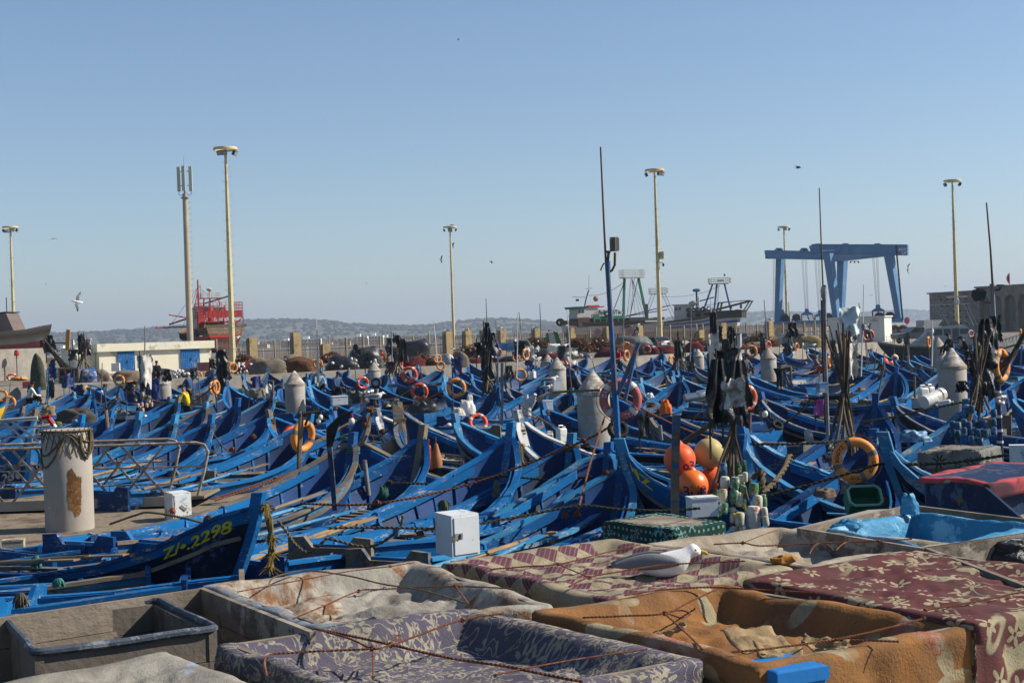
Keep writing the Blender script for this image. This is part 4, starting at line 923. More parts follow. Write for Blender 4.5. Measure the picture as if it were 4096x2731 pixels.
		b, g = bdim(shape, 0); T = Matrix(((0, 0, 1, -.03), (1, 0, 0, 0), (0, 1, 0, g), (0, 0, 0, 1))); y = b
		mb.prism([(-y-.02, -.5), (y+.02, -.5), (y+.02, .10), (y*.62, .12), (y*.42, -.04), (-y*.42, -.04), (-y*.62, .12), (-y-.02, .10)], T, .07)
	me = mb.mesh(part.split('|')[0].rstrip('0123456789.'), mats, True, 35); _bm[key] = me; return me
Bl, N_, K_, Wh, Ye = Mblue, Mnavy, Mblackh, Mwhh, Myel
SCH = {  # eight outer bands bottom to top
	'navy': [N_]*5+[Mblue2, Bl, Bl], 'navylow': [N_]*6+[N_, Bl], 'blue': [N_, N_, N_, N_, Mblue2, Mblue2, Bl, Bl], 'black': [K_]*7+[K_], 'white': [N_, N_, N_, Wh, N_, N_, Wh, Wh],
	'stripe': [K_, K_, Wh, K_, Wh, K_, K_, Wh], 'yellow': [N_, N_, N_, Ye, N_, N_, Ye, Ye], 'titi': [N_, N_, Bl, N_, Wh, N_, Bl, Bl], 'strake': [N_, Mblue2, N_, N_, Mblue2, N_, N_, Mlblue],
	'gold': [Ye, Ye, Ye, Ye, Ye, Ye, Ye, Bl], 'wood': [N_, N_, N_, N_, Mblue2, Mblue2, Mwood, Mlblue], 'grey': [N_]*6+[Wh, Mlblue]}
BOATS = []
def boat(px, py, hd, sch, label, shape='std', lod=2, zb=None, by='bow', text=None, top=None, deck=None, decks=True, group='wooden fishing boats rafted in the harbour', loc=None, sc_=1.0):
	L, Bm, bh, mh = SHAPES[shape]; a = R_(hd); zb = (bh+.18) if zb is None else zb
	if loc is None:
		if by == 'bow': P_ = atz(px, py, zb*sc_); o = P_-V((math.cos(a), math.sin(a), 0))*(L+.05)*sc_
		else: P_ = atz(px, py, (mh+.14)*sc_); o = P_
	else: o = V(loc)
	rr = random.Random(int(px*7+py*13+hd))
	t = thing('fishing_boat', (o.x, o.y, rr.uniform(-.06, .05)), label, 'boat', group, a); t.scale = (sc_,)*3
	t.rotation_euler = (R_(rr.uniform(-1.6, 1.6)), R_(rr.uniform(-.8, .8)), a)
	m_top = top or rr.choice([Mblue, Mlblue, Mblue, Mbluem, Mblue2, Mwood, Mblue])
	def put(part, mats, name): return link(name, boat_mesh(shape, part, mats), t)
	put('hull', SCH[sch]+[rr.choice([Minner, Minner, Minner, Mblue2]), Mbilge_shade], 'hull')
	for s in (1, -1): put('strip|%g|1|.13|.05|-.02' % s, [m_top], 'gunwale')
	put('stem_post', [Mwhh] if m_top is Mwhh else [rr.choice([Mlblue, Mbluem, Mblue, Mwood])], 'stem_post')
	dk = deck or rr.choice([Mdeck, Mdeck, Mdeckb, Mwood])
	style = rr.random()
	if lod >= 1:
		if decks and style < .8: put('deck|.08|.%d|.27' % rr.choice([44, 54, 62]), [dk], 'deck')
		if decks and style > .4: put('deck|.66|.80|.45', [dk], 'foredeck')
	if lod >= 2:
		for s in (1, -1):
			put('strip|%g|.95|.035|.15|-.135' % s, [rr.choice([Mblue, Mbluem, Mblue])], 'inwale')
			put('strip|%g|.80|.05|.06|.015' % s, [rr.choice([Mblue2, Mblue, Mwood])], 'rubbing_strake')
		for k in range(14): put('rib%.3f' % (.06+k*.062), [Mblue2 if k % 4 else Mbluem], 'rib')
		for k in ((.5, .56) if style < .55 else (.2, .36, .52)): put('thwart%.2f' % k, [rr.choice([Mdeck, Mwood, Mdeckb])], 'thwart')
		for k in (.13, .46, .60):
			for s in (1, -1): put('knee%.2f|%g' % (k, s), [Mblue], 'knee')
		put('transom_board', [rr.choice([Mblue2, Mblue, Mwood])], 'transom_board')
	elif lod == 1:
		for k in (.2, .36, .52): put('thwart%.2f' % k, [Mdeck], 'thwart')
	if text:
		for q in text: hull_text(t, shape, *q)
	BOATS.append((V((o.x, o.y, 0)), a, L*sc_, t)); return t
def hull_text(t, shape, s_, side, px, py, hpx, m_):
	"""wrap lettering on the outer skin, its middle where the hull is seen at picture point px, py"""
	bpy.context.view_layer.update(); M = t.matrix_world; L = SHAPES[shape][0]; best = None
	for i in range(50):
		for j in range(24):
			tt, v = .5+.48*i/49, .2+.74*j/23; q = px_of(M @ hlin(shape, tt, v, side)); d2 = (q[0]-px)**2+(q[1]-py)**2
			if best is None or d2 < best[0]: best = (d2, tt, v)
	_, t0, v0 = best; P = M @ hlin(shape, t0, v0, side); size = hpx*(P-CAM).y/FPX/.7/t.scale.x; star = s_ == '*'
	if star: vs = [(0, 0, 0)]+[((1 if q % 2 == 0 else .4)*.4*size*math.sin(q*PI/5), (1 if q % 2 == 0 else .4)*.4*size*math.cos(q*PI/5), 0) for q in range(10)]; fs = [(0, q+1, (q+1) % 10+1) for q in range(10)]
	else: vs, fs = text_mesh(s_, size); w = max(q[0] for q in vs)/2; vs = [(x-w, y-size*.35, z) for x, y, z in vs]
	d = 1 if side < 0 else -1; out = []; g0 = bdim(shape, t0)[1]-ZK; e = .004
	for x, y, z in vs:
		tt = min(max(t0+d*x/L*1.15, .3), .985); v = min(.985, max(.02, v0+y/g0)); p = hlin(shape, tt, v, side)
		n = (hp(shape, min(tt+e, .999), v, side)-hp(shape, tt-e, v, side)).cross(hp(shape, tt, v+e, side)-hp(shape, tt, v-e, side)).normalized()
		if n.y*side < 0: n = -n
		out.append(p+n*.013)
	mb = MB(); mb.add(out, fs); mb.build('star' if star else 'lettering', m_, t, False)
T_ = lambda *a: [a]
RH, LH = 62, 124
boat(2045, 1704, 60, 'blue', 'large blue boat with frayed rope on its curved bow, left of the star-marked hull', 'high', text=[('2.7', -1, 2030, 1960, 30, Mtxtw)], top=Mblue, deck=Mdeck)
boat(1688, 1691, 60, 'blue', 'blue boat with navy tarp heap amidships and two orange cone floats beside its bow', 'high', top=Mblue)
boat(2490, 1786, 58, 'blue', 'blue boat under the white-banded mast with wooden oars lying along it', 'std', top=Mlblue, deck=Mwood)
boat(2955, 1712, 56, 'navy', 'blue boat behind the orange ball floats with a pale blue hatch deck', 'high', top=Mblue, deck=Mdeckb)
boat(3500, 1706, 58, 'navy', 'blue boat carrying a big orange lifebuoy inside its bow at right', 'high', top=Mblue2, decks=False)
boat(1474, 1630, 60, 'wood', 'blue boat with bare timber rail behind the dark lamp post', 'std', top=Mwood)
boat(1078, 1622, 62, 'blue', 'blue boat whose bow touches the SALA hull', 'std', top=Mblue)
boat(954, 1594, 63, 'navy', 'blue boat with rope-wrapped bow just left of the standing hook and dark jacket', 'high', top=Mblue2)
boat(830, 1603, 64, 'navylow', 'blue boat with weathered pale bow post right of the man in yellow', 'std', top=Mwood)
boat(683, 1575, 62, 'blue', 'blue boat on which the man in yellow sits', 'std', top=Mblue)
boat(478, 1568, 58, 'navylow', 'dark hulled blue boat with white scrawl below its bow left of the pointed pile', 'std', text=[('ZA.87', -1, 462, 1645, 16, Mtxtw)], top=Mblue)
boat(367, 1562, 60, 'blue', 'blue boat with grey tarpaulin laid over its rail at left', 'std', top=Mblue)
boat(215, 1533, 52, 'gold', 'small blue and yellow boat bow against the quay wall at left', 'low', 1, text=[('12', -1, 206, 1573, 14, Mtxtw)])
boat(95, 1620, 62, 'grey', 'pale blue boat beneath the orange lifebuoys at the left edge', 'std', 1)
boat(30, 1590, 40, 'gold', 'yellow hulled boat by the quay wall at the left edge', 'low', 1)
boat(122, 1765, -48, 'blue', 'blue boat numbered 2302 with bow towards the viewer at the left edge', 'low', text=[('2302', -1, 68, 1900, 38, Mtxtw)], top=Mlblue)
boat(1039, 1990, -27, 'navylow', 'dark blue boat numbered 2298 in yellow with bow turned to the viewer', 'low', text=[('Z/\u2022.2298', -1, 790, 2165, 44, Mtxty), ('STA', 1, 1064, 2130, 50, Mtxty)], top=Mblue2)
boat(1098, 1571, 62, 'grey', 'pale blue boat left of the pile next to TITI', 'std', 1, top=Mlblue)
boat(1130, 1514, 60, 'blue', 'blue boat reaching toward the yellow LOULA hull', 'std', 1)
boat(290, 1568, 150, 'white', 'blue and white striped boat with yellow number below the quay wall', 'low', 1, text=[('Z/A.8', 1, 311, 1600, 14, Mtxty)])
boat(906, 1527, 128, 'blue', 'bright blue high bow pointing left beside the orange lifebuoy pair', 'high', 1, top=Mblue)
boat(971, 1504, 150, 'yellow', 'dark boat with yellow stripes lettered LOULA under the quay', 'high', 1, text=[('LOULA', 1, 992, 1527, 12, Mtxtw), ('Z/A 2249', 1, 996, 1548, 12, Mtxtw)], top=Mwood)
boat(1076, 1638, 140, 'black', 'black hulled boat lettered SALA between the gangway end and pile', 'std', text=[('SALA', 1, 1117, 1701, 26, Mtxtw)], top=Mblue)
t = boat(1233, 1527, 140, 'titi', 'dark blue boat lettered TITI with white band and stars', 'high', text=[('TITI', 1, 1278, 1580, 20, Mtxtw)]+[('*', 1, x, y, 18, Mtxtw) for x, y in ((1265, 1599), (1288, 1608), (1308, 1615))], top=Mblue)
boat(1500, 1638, 140, 'grey', 'boat with white upper plank and gull perched on its post', 'std', top=Mwhh, text=[('ZF', 1, 1557, 1707, 16, Mtxtw)])
boat(1600, 1612, 124, 'black', 'black hulled boat with tall bare plank standing at its bow', 'high', top=Mdeck)
t = boat(2066, 1638, 134, 'stripe', 'black and white striped boat with a white star and number', 'high', text=[('ZA 2130', 1, 2246, 1848, 36, Mtxtw), ('*', 1, 2146, 1808, 46, Mtxtw)], top=Mwhh)
boat(2023, 1523, 140, 'black', 'black hulled boat lettered AIT right of the thin grey posts', 'std', 1, text=[('AIT', 1, 2063, 1546, 13, Mtxtw)], top=Mdeck)
boat(2170, 1610, 138, 'black', 'black hulled boat lettered INA behind the white jerrycans', 'std', text=[('INA', 1, 2186, 1658, 15, Mtxtw)], top=Mblue)
boat(2480, 1747, 172, 'navy', 'blue boat lettered AMZ in yellow behind the orange ball floats', 'high', text=[('AMZ', 1, 2585, 1838, 42, Mtxty)], top=Mblue)
boat(2952, 1700, 138, 'strake', 'dark boat lettered AMIDA in white with a thick rope fender', 'high', text=[('AMIDA', 1, 3100, 1893, 34, Mtxtw)], top=Mlblue)
boat(3526, 1758, 160, 'strake', 'blue striped boat numbered 1 7 1 right of the big lifebuoy', 'high', text=[('1 7 1', 1, 3619, 1960, 24, Mtxtw)], top=Mlblue)
boat(3038, 1561, 136, 'navylow', 'dark boat numbered 2136 with a grey plank rail and bulb on a wire', 'std', text=[('Z/A 2136', 1, 3106, 1628, 23, Mtxtw)], top=Mdeck)
boat(2948, 1496, 138, 'navylow', 'long dark boat with white scrawled name behind the black rag bundle', 'std', text=[('YATIMA', 1, 3048, 1567, 18, Mtxtw)], top=Mblue)
boat(3574, 1577, 140, 'black', 'black round bowed boat with wooden post carrying white jerrycans', 'std', top=Mdeck)
boat(3628, 1423, 130, 'grey', 'boat with pale blue and white rail below the three round floats', 'std', 1, top=Mlblue)
boat(2170, 1523, 62, 'blue', 'blue boat with gas bottles at its bow beside the perched gull', 'std', top=Mblue)
boat(1988, 1540, 60, 'navy', 'deep blue boat with a blue rag hung at its bow by two grey posts', 'std', top=Mblue2)
boat(3497, 1583, 62, 'navy', 'blue boat with round tall bow behind the pole bundle', 'high', top=Mblue2)
boat(3587, 1465, 60, 'navy', 'blue boat with a green net rope over its bow at right', 'std', top=Mblue)
boat(3280, 1414, 60, 'navy', 'blue boat below the white kiosk', 'std', 1)
boat(2607, 1430, 60, 'blue', 'blue boat with tin-topped stem left of the number 7.20', 'std', 1)
boat(2642, 1436, 140, 'navylow', 'boat numbered 7.20 near the yellow and red ball floats', 'std', 1, text=[('7.20', 1, 2662, 1482, 11, Mtxtw)])
boat(2697, 1452, 62, 'blue', 'blue boat below the yellowish ball float', 'std', 1)
boat(2731, 1506, 62, 'blue', 'blue boat with rounded pale bow and exhaust pipe engine', 'std', 2, top=Mblue)
boat(2560, 1509, 126, 'blue', 'blue boat right of the pink lifebuoy with pale square stem', 'std', 2, top=Mlblue)
boat(2687, 1492, 126, 'blue', 'bright blue bow with square head between round bow and pink lifebuoy', 'std', 1)
boat(2772, 1448, 136, 'white', 'black and white boat lettered IYAD behind the red ball float', 'std', 1, text=[('IYAD', 1, 2803, 1480, 13, Mtxtw)], top=Mdeck)
boat(1812, 1652, 138, 'navylow', 'dark hulled boat with white dashes and a red lifebuoy aboard', 'std', text=[('H H Hh', 1, 1873, 1710, 14, Mtxtw)], top=Mlblue)
boat(1880, 1500, 138, 'navylow', 'dark boat under the orange lifebuoy on a blue stake', 'std', 1, text=[('JILALI', 1, 1918, 1557, 10, Mtxtw)])
boat(1771, 1513, 126, 'blue', 'blue boat under the two red lifebuoys', 'std', 1)
boat(1550, 1490, 62, 'blue', 'blue boat beside the small far pile with hanging white floats', 'std', 1)
boat(1672, 1458, 62, 'wood', 'yellowish blue boat behind the upper red lifebuoy', 'std', 1)
boat(2135, 1465, 62, 'blue', 'blue boat left of the twin piles', 'std', 1)
boat(4085, 1382, 60, 'navy', 'blue boat hung with grey washing at the right edge', 'std', 1)
boat(4110, 1487, 60, 'navy', 'blue boat with green rope coil at the right edge', 'std', 2)
boat(4040, 1556, 128, 'blue', 'blue boat beneath the blue float clusters at right', 'std', 2)
boat(3870, 1590, 56, 'navy', 'dark blue boat in front of the stout right-hand pile', 'high', 2, top=Mlblue, decks=False)
boat(1240, 1668, 61, 'blue', 'blue boat beneath the orange lifebuoy on the crooked wooden post', 'std', top=Mblue)
boat(1420, 1742, 60, 'wood', 'blue boat with timber topped rail ending at the dark lamp post', 'std', top=Mwood)
boat(1330, 1590, 128, 'blue', 'blue boat carrying the white box right of the TITI stars', 'std', top=Mblue)
for i, (px, py) in enumerate([(560, 1655), (700, 1668), (330, 1662), (150, 1642), (850, 1672), (445, 1640)]):
	boat(px, py, 60+i % 3, ['blue', 'navy', 'wood', 'blue'][i % 4], ['blue boat above the long gangway rail, nearest the man in yellow', 'blue boat with silver exhaust and black jacket heap left of the SALA hull', 'blue boat behind the netted pile with brown tarp over its stern', 'blue boat at the far left below the yellow hull', 'blue boat with timber-edged rail behind the gangway end', 'blue boat directly right of the netted pile top', 'blue boat whose rail shows through the gangway bars near its curved end', 'blue boat hidden mostly by the netted pile', 'blue boat with green box hatch between gangway end and crooked post'][i], 'std', 2)
S = 'boats moored stern-out at lower left'
for px, py, hd, sch, lab, tp in ((352, 2168, 188, 'blue', 'blue boat stern with folded corner touching the foot of the netted pile', Mblue), (432, 2232, 189, 'wood', 'blue boat with teal rope tuft on its rail at lower left', Mblue),
		(596, 2262, 190, 'wood', 'blue boat with bare timber rail and black straps at lower left', Mwood), (735, 2306, 190, 'blue', 'blue boat behind the grey plank bin with open rib slots', Mblue), (960, 2346, 191, 'blue', 'bright blue boat nearest the sheepskin covered crate', Mblue)):
	boat(px, py, hd, sch, lab, 'low', 2, by='stern', top=tp, group=S, decks=False)
boat(60, 2385, 172, 'gold', 'yellow hull with blue rail and knotted rope at bottom left', 'low', 2, by='stern', top=Mblue, group=S)
boat(1330, 2190, 58, 'blue', 'blue boat with plain stern boards left of the white cabinet', 'std', 2, by='stern', top=Mblue)
boat(1560, 2235, 58, 'blue', 'blue boat stern directly left of the white cabinet', 'low', 2, by='stern', top=Mlblue)
rr = random.Random(5)
land = [(653, 1560, 'man in yellow'), (1177, 1580, 'TITI hull'), (1495, 1500, 'small far pile'), (2200, 1450, 'twin piles'), (2385, 1600, 'pink-ringed pile'), (2790, 1450, 'half-hidden pile'),
		(3075, 1450, 'boat-lift pile'), (3805, 1480, 'stout right pile'), (3750, 1410, 'slim right pile'), (1700, 1440, 'black tarps'), (1000, 1470, 'tallest mast'), (2640, 1440, 'camera mast'), (1940, 1430, 'black rags'), (3300, 1400, 'white rag poles'), (300, 1560, 'graffiti wall'), (3950, 1450, 'right flag bundle')]
used = {}
def where(px, py):
	b_ = sorted(land, key=lambda q: (q[0]-px)**2+((q[1]-py)*2.5)**2)[0]
	dx, dy = px-b_[0], py-b_[1]
	rel = ('left of' if dx < 0 else 'right of') if abs(dx) > 60 else ('in front of' if dy > 0 else 'behind')
	if abs(dx) > 60 and abs(dy) > 50: rel = ('nearer, ' if dy > 0 else 'farther, ')+rel
	return rel+' the '+b_[2]
ORD = ['', 'second one ', 'third one ', 'fourth one ', 'fifth one ', 'sixth one ', 'seventh one ', 'eighth one ', 'ninth one ', 'tenth one ', 'eleventh one ', 'twelfth one ']
def uniq(lab):
	n = used.get(lab, 0); used[lab] = n+1
	return lab.replace('@', ORD[min(n, 11)])
cnt = 0
for X in (-33, -25, -21, -13, -9, -5, 3, 7, 11, 19, 23, 27, 35):
	for k in range(24):
		Y = 32+k*4.4+rr.uniform(-.8, .8)
		for hd in (61, 125):
			if Y > quay_y(X)-2: continue
			if X > 27 and Y > 120: continue
			a = R_(hd+rr.uniform(-5, 5)); L = 7.2; bx_ = X+rr.uniform(-.6, .6)+(-.2 if hd < 90 else .4); by = Y+(0 if hd < 90 else 2)
			o = V((bx_-math.cos(a)*L, by-math.sin(a)*L, 0)); c_ = V((bx_-math.cos(a)*L/2, by-math.sin(a)*L/2, 0))
			px, py = px_of((c_.x, c_.y, .8))
			if X < -4 and c_.y < 39 and c_.x < -6.2: continue
			if px < -150 or px > 4250 or c_.y > quay_y(c_.x)-3: continue
			ok = True
			d_ = V((math.cos(a), math.sin(a), 0))
			for (bo, ba, bl, bt) in BOATS:
				u = V((math.cos(ba), math.sin(ba), 0));
				for f in (.1, .5, .9):
					w = (bo+u*bl*f)-o; al = w.dot(d_); la = abs((w-d_*al).length)
					if -.3 < al < L+.3 and la < 1.62: ok = False; break
				if not ok: break
			if not ok: continue
			sch = rr.choice(['blue', 'blue', 'navy', 'navylow', 'wood', 'black', 'grey', 'white', 'strake'])
			col = {'blue': 'blue', 'navy': 'navy-bottomed', 'navylow': 'navy', 'wood': 'timber-railed', 'black': 'black', 'grey': 'white-railed', 'white': 'white-banded', 'strake': 'striped'}[sch]
			lab = uniq('%s boat, bow to the %s, @%s' % (col, 'right' if hd < 90 else 'left', where(px, py)))
			boat(px, py, math.degrees(a), sch, lab, rr.choice(['std', 'low', 'low', 'flat', 'flat']), 2 if Y < 62 else 1 if Y < 85 else 0, loc=o)
			cnt += 1
for k in range(34):     # a last row nosing up to the quay wall
	X = -33+k*2.3+rr.uniform(-.5, .5); hd = rr.choice((48, 60, 118, 132))+rr.uniform(-8, 8); a = R_(hd); Y = quay_y(X)-rr.uniform(2.2, 4.5); o = V((X-math.cos(a)*6.4, Y-math.sin(a)*6.4, 0)); c_ = V((X-math.cos(a)*2.5, Y-math.sin(a)*2.5, 0))
	if Y > 140: continue
	if any((b_[0]+V((math.cos(b_[1]), math.sin(b_[1]), 0))*b_[2]*.6-c_).length < 1.5 for b_ in BOATS): continue
	px, py = px_of((c_.x, c_.y, .8))
	boat(px, py, hd, rr.choice(['blue', 'navy', 'navylow', 'black', 'wood']), uniq('fishing boat nosed up to the quay wall, @'+where(px, py)), rr.choice(['std', 'high', 'low']), 0, loc=o)
print('filler boats', cnt, 'total', len(BOATS))
# ================================================================ PILES, PONTOON, GANGWAY
Mpile = mat('pile_concrete', (.40, .36, .31), .85, .1, 1.1, [(.33, .28, .23), (.44, .42, .40)], .3, 1.2, .25, rnd=.08, spots=((.7, .7, .68), 7, .73))
Mcone = mat('stained_cone', (.36, .31, .25), .85, .12, 1.5, [(.27, .21, .16), (.55, .53, .5)], .4, 3, .25)
Mrustp = mat('rust_patch', (.16, .075, .03), .95, .35, 8, (.28, .16, .06), .4, 12, .5)
Mnet = mat('olive_netting', (.13, .10, .055), .95, .3, 10)
Mpipe = mat('weathered_rail_steel', (.34, .28, .21), .6, .25, 4, [(.22, .10, .05), (.45, .42, .36)], .42, 5)
Mgrate = mat('pontoon_grating', (.26, .21, .15), .9, .3, 14, (.12, .09, .06), .4, 1.2, .6)
def pile(px, py, w, label, cone=True, ztop=None):
	Y = .9*FPX/w; A = at(px, py, Y); t = thing('mooring_pile', (A.x, Y, 0), label, 'pile', 'round concrete mooring piles'); r = .45; hc = .62 if cone else 0
	a = MB(); zs = A.z-hc
	a.lathe([(r, -2), (r, zs*.5), (r*1.0, zs-.02), (r*.97, zs)], 32); a.build('shaft', Mpile, t)
	if cone:
		a = MB(); a.lathe([(r*1.035, zs-.06), (r*1.04, zs+.03), (r*.9, zs+.1), (.05, A.z-.02), (0, A.z)], 32); a.build('cone_cap', Mcone, t)
	return t, zs
t, zs = pile(266, 1716, 190, 'thick flat-topped concrete pile draped with netting at left', False)
a = MB(); rr = random.Random(2)
for ring in range(26):      # net strands zig-zagging round the top
	ph = ring*2*PI/26
	for sgn in (1, -1):
		dp = .28+.25*max(0, math.sin(ph*1.0+2.2))+.1*math.sin(3*ph); pts = []
		for q in range(8): aa = ph+sgn*q*.05+rr.uniform(-.012, .012); z = zs+.02-dp*q/7; pts.append((.458*math.cos(aa), .458*math.sin(aa), z+rr.uniform(-.008, .008)))
		a.tube(pts, .007, 4)
for q in range(3):
	pts = [(.47*math.cos(k*.2+3), .47*math.sin(k*.2+3), zs-.02-.22*q*abs(math.sin(k*.31))-.25*(q > 0)*max(0, math.sin(k*.2+1.0))) for k in range(33)]; a.tube(pts, .016, 5)
pts = [(.48*math.cos(x), .48*math.sin(x), z) for x, z in ((-.75, zs-.1), (-.7, zs-.35), (-.6, zs-.5), (-.45, zs-.55), (-.3, zs-.45), (-.22, zs-.25), (-.2, zs))]
a.tube(pts, .028, 6); a.build('netting', Mnet, t)
a = MB()
pg = [(-1.20, .98), (-1.02, 1.04), (-.82, .88), (-.62, .82), (-.66, .5), (-.70, .2), (-.9, .12), (-1.05, .2), (-1.24, .4)]
def inside(x, y):
	c = False
	for (x0, y0), (x1, y1) in zip(pg, pg[1:]+pg[:1]):
		if (y0 > y) != (y1 > y) and x < (x1-x0)*(y-y0)/(y1-y0)+x0: c = not c
	return c
for i in range(34):
	for j in range(46):
		x, z = -1.3+i*.022, .05+j*.022
		if inside(x+.05*noise.noise(V((x*9, z*9, 1))), z+.07*noise.noise(V((x*9, z*9, 5)))):
			a.add([(.4525*math.cos(x_-.1), .4525*math.sin(x_-.1), z_+zs-1.75) for x_, z_ in ((x, z), (x+.022, z), (x+.022, z+.022), (x, z+.022))], [(0, 1, 2, 3)])
a.build('rust_patch', Mrustp, t, False)
pile(653, 1495, 58, 'slim pointed concrete pile behind the man in yellow'); pile(1177, 1482, 80, 'pointed concrete pile left of the boat lettered TITI')
pile(1495, 1447, 51, 'small far pointed pile between the red lifebuoys and TITI'); pile(2190, 1416, 47, 'left and farther of the twin pointed piles right of centre')
pile(2227, 1428, 69, 'right and nearer of the twin pointed piles, gull in front'); pile(2369, 1479, 131, 'stout pointed pile directly left of the pink lifebuoy')
pile(3072, 1390, 63, 'pointed concrete pile below the boat lift'); pile(3805, 1391, 112, 'stout pointed concrete pile at right beside the white jerrycans')
pile(3752, 1348, 57, 'slim pointed pile in front of the white motor boat'); pile(2792, 1395, 45, 'small pointed pile half hidden behind the ball floats')
a = MB(); Z = .55
def P_(px, py, z=Z): return atz(px, py, z)
q = [P_(-250, 2215), P_(560, 2185), P_(1240, 1985), P_(1190, 1950), P_(830, 1975), P_(-250, 2050)]
a.add([tuple(p) for p in q]+[(p.x, p.y, -.1) for p in q], [(0, 1, 2, 3, 4, 5), (0, 6, 7, 1), (1, 7, 8, 2), (2, 8, 9, 3), (3, 9, 10, 4), (4, 10, 11, 5)]); a.build('floating_pontoon', Mgrate, None, False)
tag(bpy.data.objects['floating_pontoon'], 'floating walkway with brown grating between the boats at left', 'pontoon')
def gang(label, z, far, near, xl, pr, yr):
	"""two lattice rails with rounded ends + deck"""
	t = thing('gangway', at(400, 2000, (far+near)/2), label, 'gangway'); o = t.location.copy()
	for Y, px_end, nm in ((far, pr[0], 'far'), (near, pr[1], 'near')):
		xe = at(px_end, 1900, Y).x; x0 = at(xl, 1900, Y).x
		a = MB(); h = 1.12; r = .032
		a.tube([V((x0, Y, z+h))-o, V((xe-.25, Y, z+h))-o, V((xe-.08, Y, z+h-.05))-o, V((xe, Y, z+h-.2))-o, V((xe-.1, Y, z+.5))-o, V((xe-.25, Y, z))-o], r, 8)
		for dz in (.26, .62): a.tube([V((x0, Y, z+dz+.05))-o, V((xe-.12, Y, z+dz))-o], .018, 6)
		k = 0; x = xe-.9
		while x > x0:
			a.tube([V((x-(.95 if k % 2 else 0), Y, z+h))-o, V((x-(0 if k % 2 else .95), Y, z))-o], .028, 6); k += 1
			if k % 2 == 0: x -= 1.15
		a.build('rail', Mpipe, t)
	xe = at(min(pr), 1900, near).x; x0 = at(xl, 1900, near).x
	a = MB(); a.box(((x0+xe)/2-o.x+.2, (far+near)/2-o.y, z-.03-o.z), (xe-x0+.6, far-near+.15, .06)); a.build('deck', Mgrate, t, False)
	a = MB(); a.box(((x0+xe)/2-o.x, near-.1-o.y, z-.08-o.z), (xe-x0, .06, .2)); a.build('side_beam', Mconc, t, False)
gang('long gangway with rusty lattice hand rails ending in round loops', .78, 31.5, 30.0, -500, (722, 836), 0)
Mredtape = mat('red_tape', (.45, .02, .03), .5, .1, 3)
t = thing('hand_rail', at(100, 1700, 33), 'pale hand rail with red taped end above the flat-topped pile', 'rail'); o = t.location.copy()
a = MB(); a.tube([at(-60, 1688, 33)-o, at(60, 1676, 33)-o, at(150, 1670, 33)-o], .04, 8)
a.tube([at(-60, 1690, 33.2)-o, at(150, 1678, 33.2)-o, at(172, 1690, 33.2)-o, at(142, 1748, 33.2)-o], .022, 6); a.tube([at(-60, 1708, 33.2)-o, at(210, 1708, 33.2)-o, at(218, 1690, 33.2)-o, at(205, 1672, 33.2)-o], .02, 6)
a.tube([at(10, 1685, 33)-o, at(100, 1760, 33)-o], .028, 6); a.tube([at(45, 1685, 33)-o, at(160, 1768, 33)-o], .03, 6); a.tube([at(-60, 1746, 33)-o, at(165, 1748, 33)-o], .02, 6); a.build('pipe_frame', mat('pale_pipe', (.45, .48, .5), .5, .15, 4, (.3, .3, .3), .3, 6), t)
a = MB(); a.tube([at(168, 1670, 33)-o, at(200, 1665, 33)-o], .05, 8); a.tube([at(190, 1668, 33)-o, at(215, 1702, 33)-o], .05, 8); a.build('red_wrap', Mredtape, t)
a = MB(); a.tube([at(213, 1698, 33)-o, at(222, 1710, 33)-o], .05, 8); a.build('end_cap', Mwhite, t)
Mcab = mat('rust_flecked_white_steel', (.62, .64, .64), .45, .05, 2, [(.30, .17, .09), (.35, .45, .58)], .16, 6, .1)
def cabinet(L_, F_, R__, zb, Y, label, lock=True):
	"""corner pixels (top): left-back, front corner, right; bottom of the front corner"""
	Ft = at(F_[0], F_[1], Y); Lt = at(L_[0], L_[1], Y+.5); Rt = at(R__[0], R__[1], Y+.25); zt = (Ft.z+Lt.z+Rt.z)/3
	t = thing('metal_cabinet', Ft, label, 'cabinet'); h = zt-at(F_[0], zb, Y).z
	ex = V((Rt.x-Ft.x, Rt.y-Ft.y, 0)); ey = V((Lt.x-Ft.x, Lt.y-Ft.y, 0))
	vs = [V((0, 0, -h)), ex-V((0, 0, h)), ex+ey-V((0, 0, h)), ey-V((0, 0, h)), V((0, 0, 0)), ex, ex+ey, ey]
	a = MB(); a.add(vs, [(0, 3, 2, 1), (4, 5, 6, 7), (0, 1, 5, 4), (1, 2, 6, 5), (2, 3, 7, 6), (3, 0, 4, 7)]); b_ = a.build('body', Mcab, t, False)
	n = V((ex.y, -ex.x, 0)).normalized(); a = MB()
	T = frame(ex*.52+n*.006-V((0, 0, h*.5)), ex, (0, 0, 1)); a.box((0, 0, 0), (ex.length*.88, h*.9, .018), T); dr = a.build('door', Mcab, t, False)
	if lock:
		a = MB(); a.box((-ex.length*.3, -.0, .014), (ex.length*.28, h*.14, .01), T); dr2 = a.build('latch_plate', Mgrey, dr, False)
		a = MB(); a.box((-ex.length*.26, 0, .025), (.02, h*.1, .02), T); a.build('handle', Mdark, dr, False)
		a = MB(); a.box((-ex.length*.5, -h*.09, .03), (.035, .04, .02), T); a.torus((-ex.length*.5, -h*.06, .03), .014, .005, T, 10, 5); pl = a.build('padlock', mat('brass', (.5, .36, .1), .4, .1, 2, metal=.8), dr, False)
	else:
		a = MB(); a.tube([T @ V((-.05, .05, .03)), T @ V((.06, -.05, .03))], .012, 5); a.build('handle', Mrustp, dr)
	return t
cabinet((1739, 2052), (1805, 2064), (1914, 2036), 2226, 18.6, 'white steel locker with brass padlock standing among the blue boats')
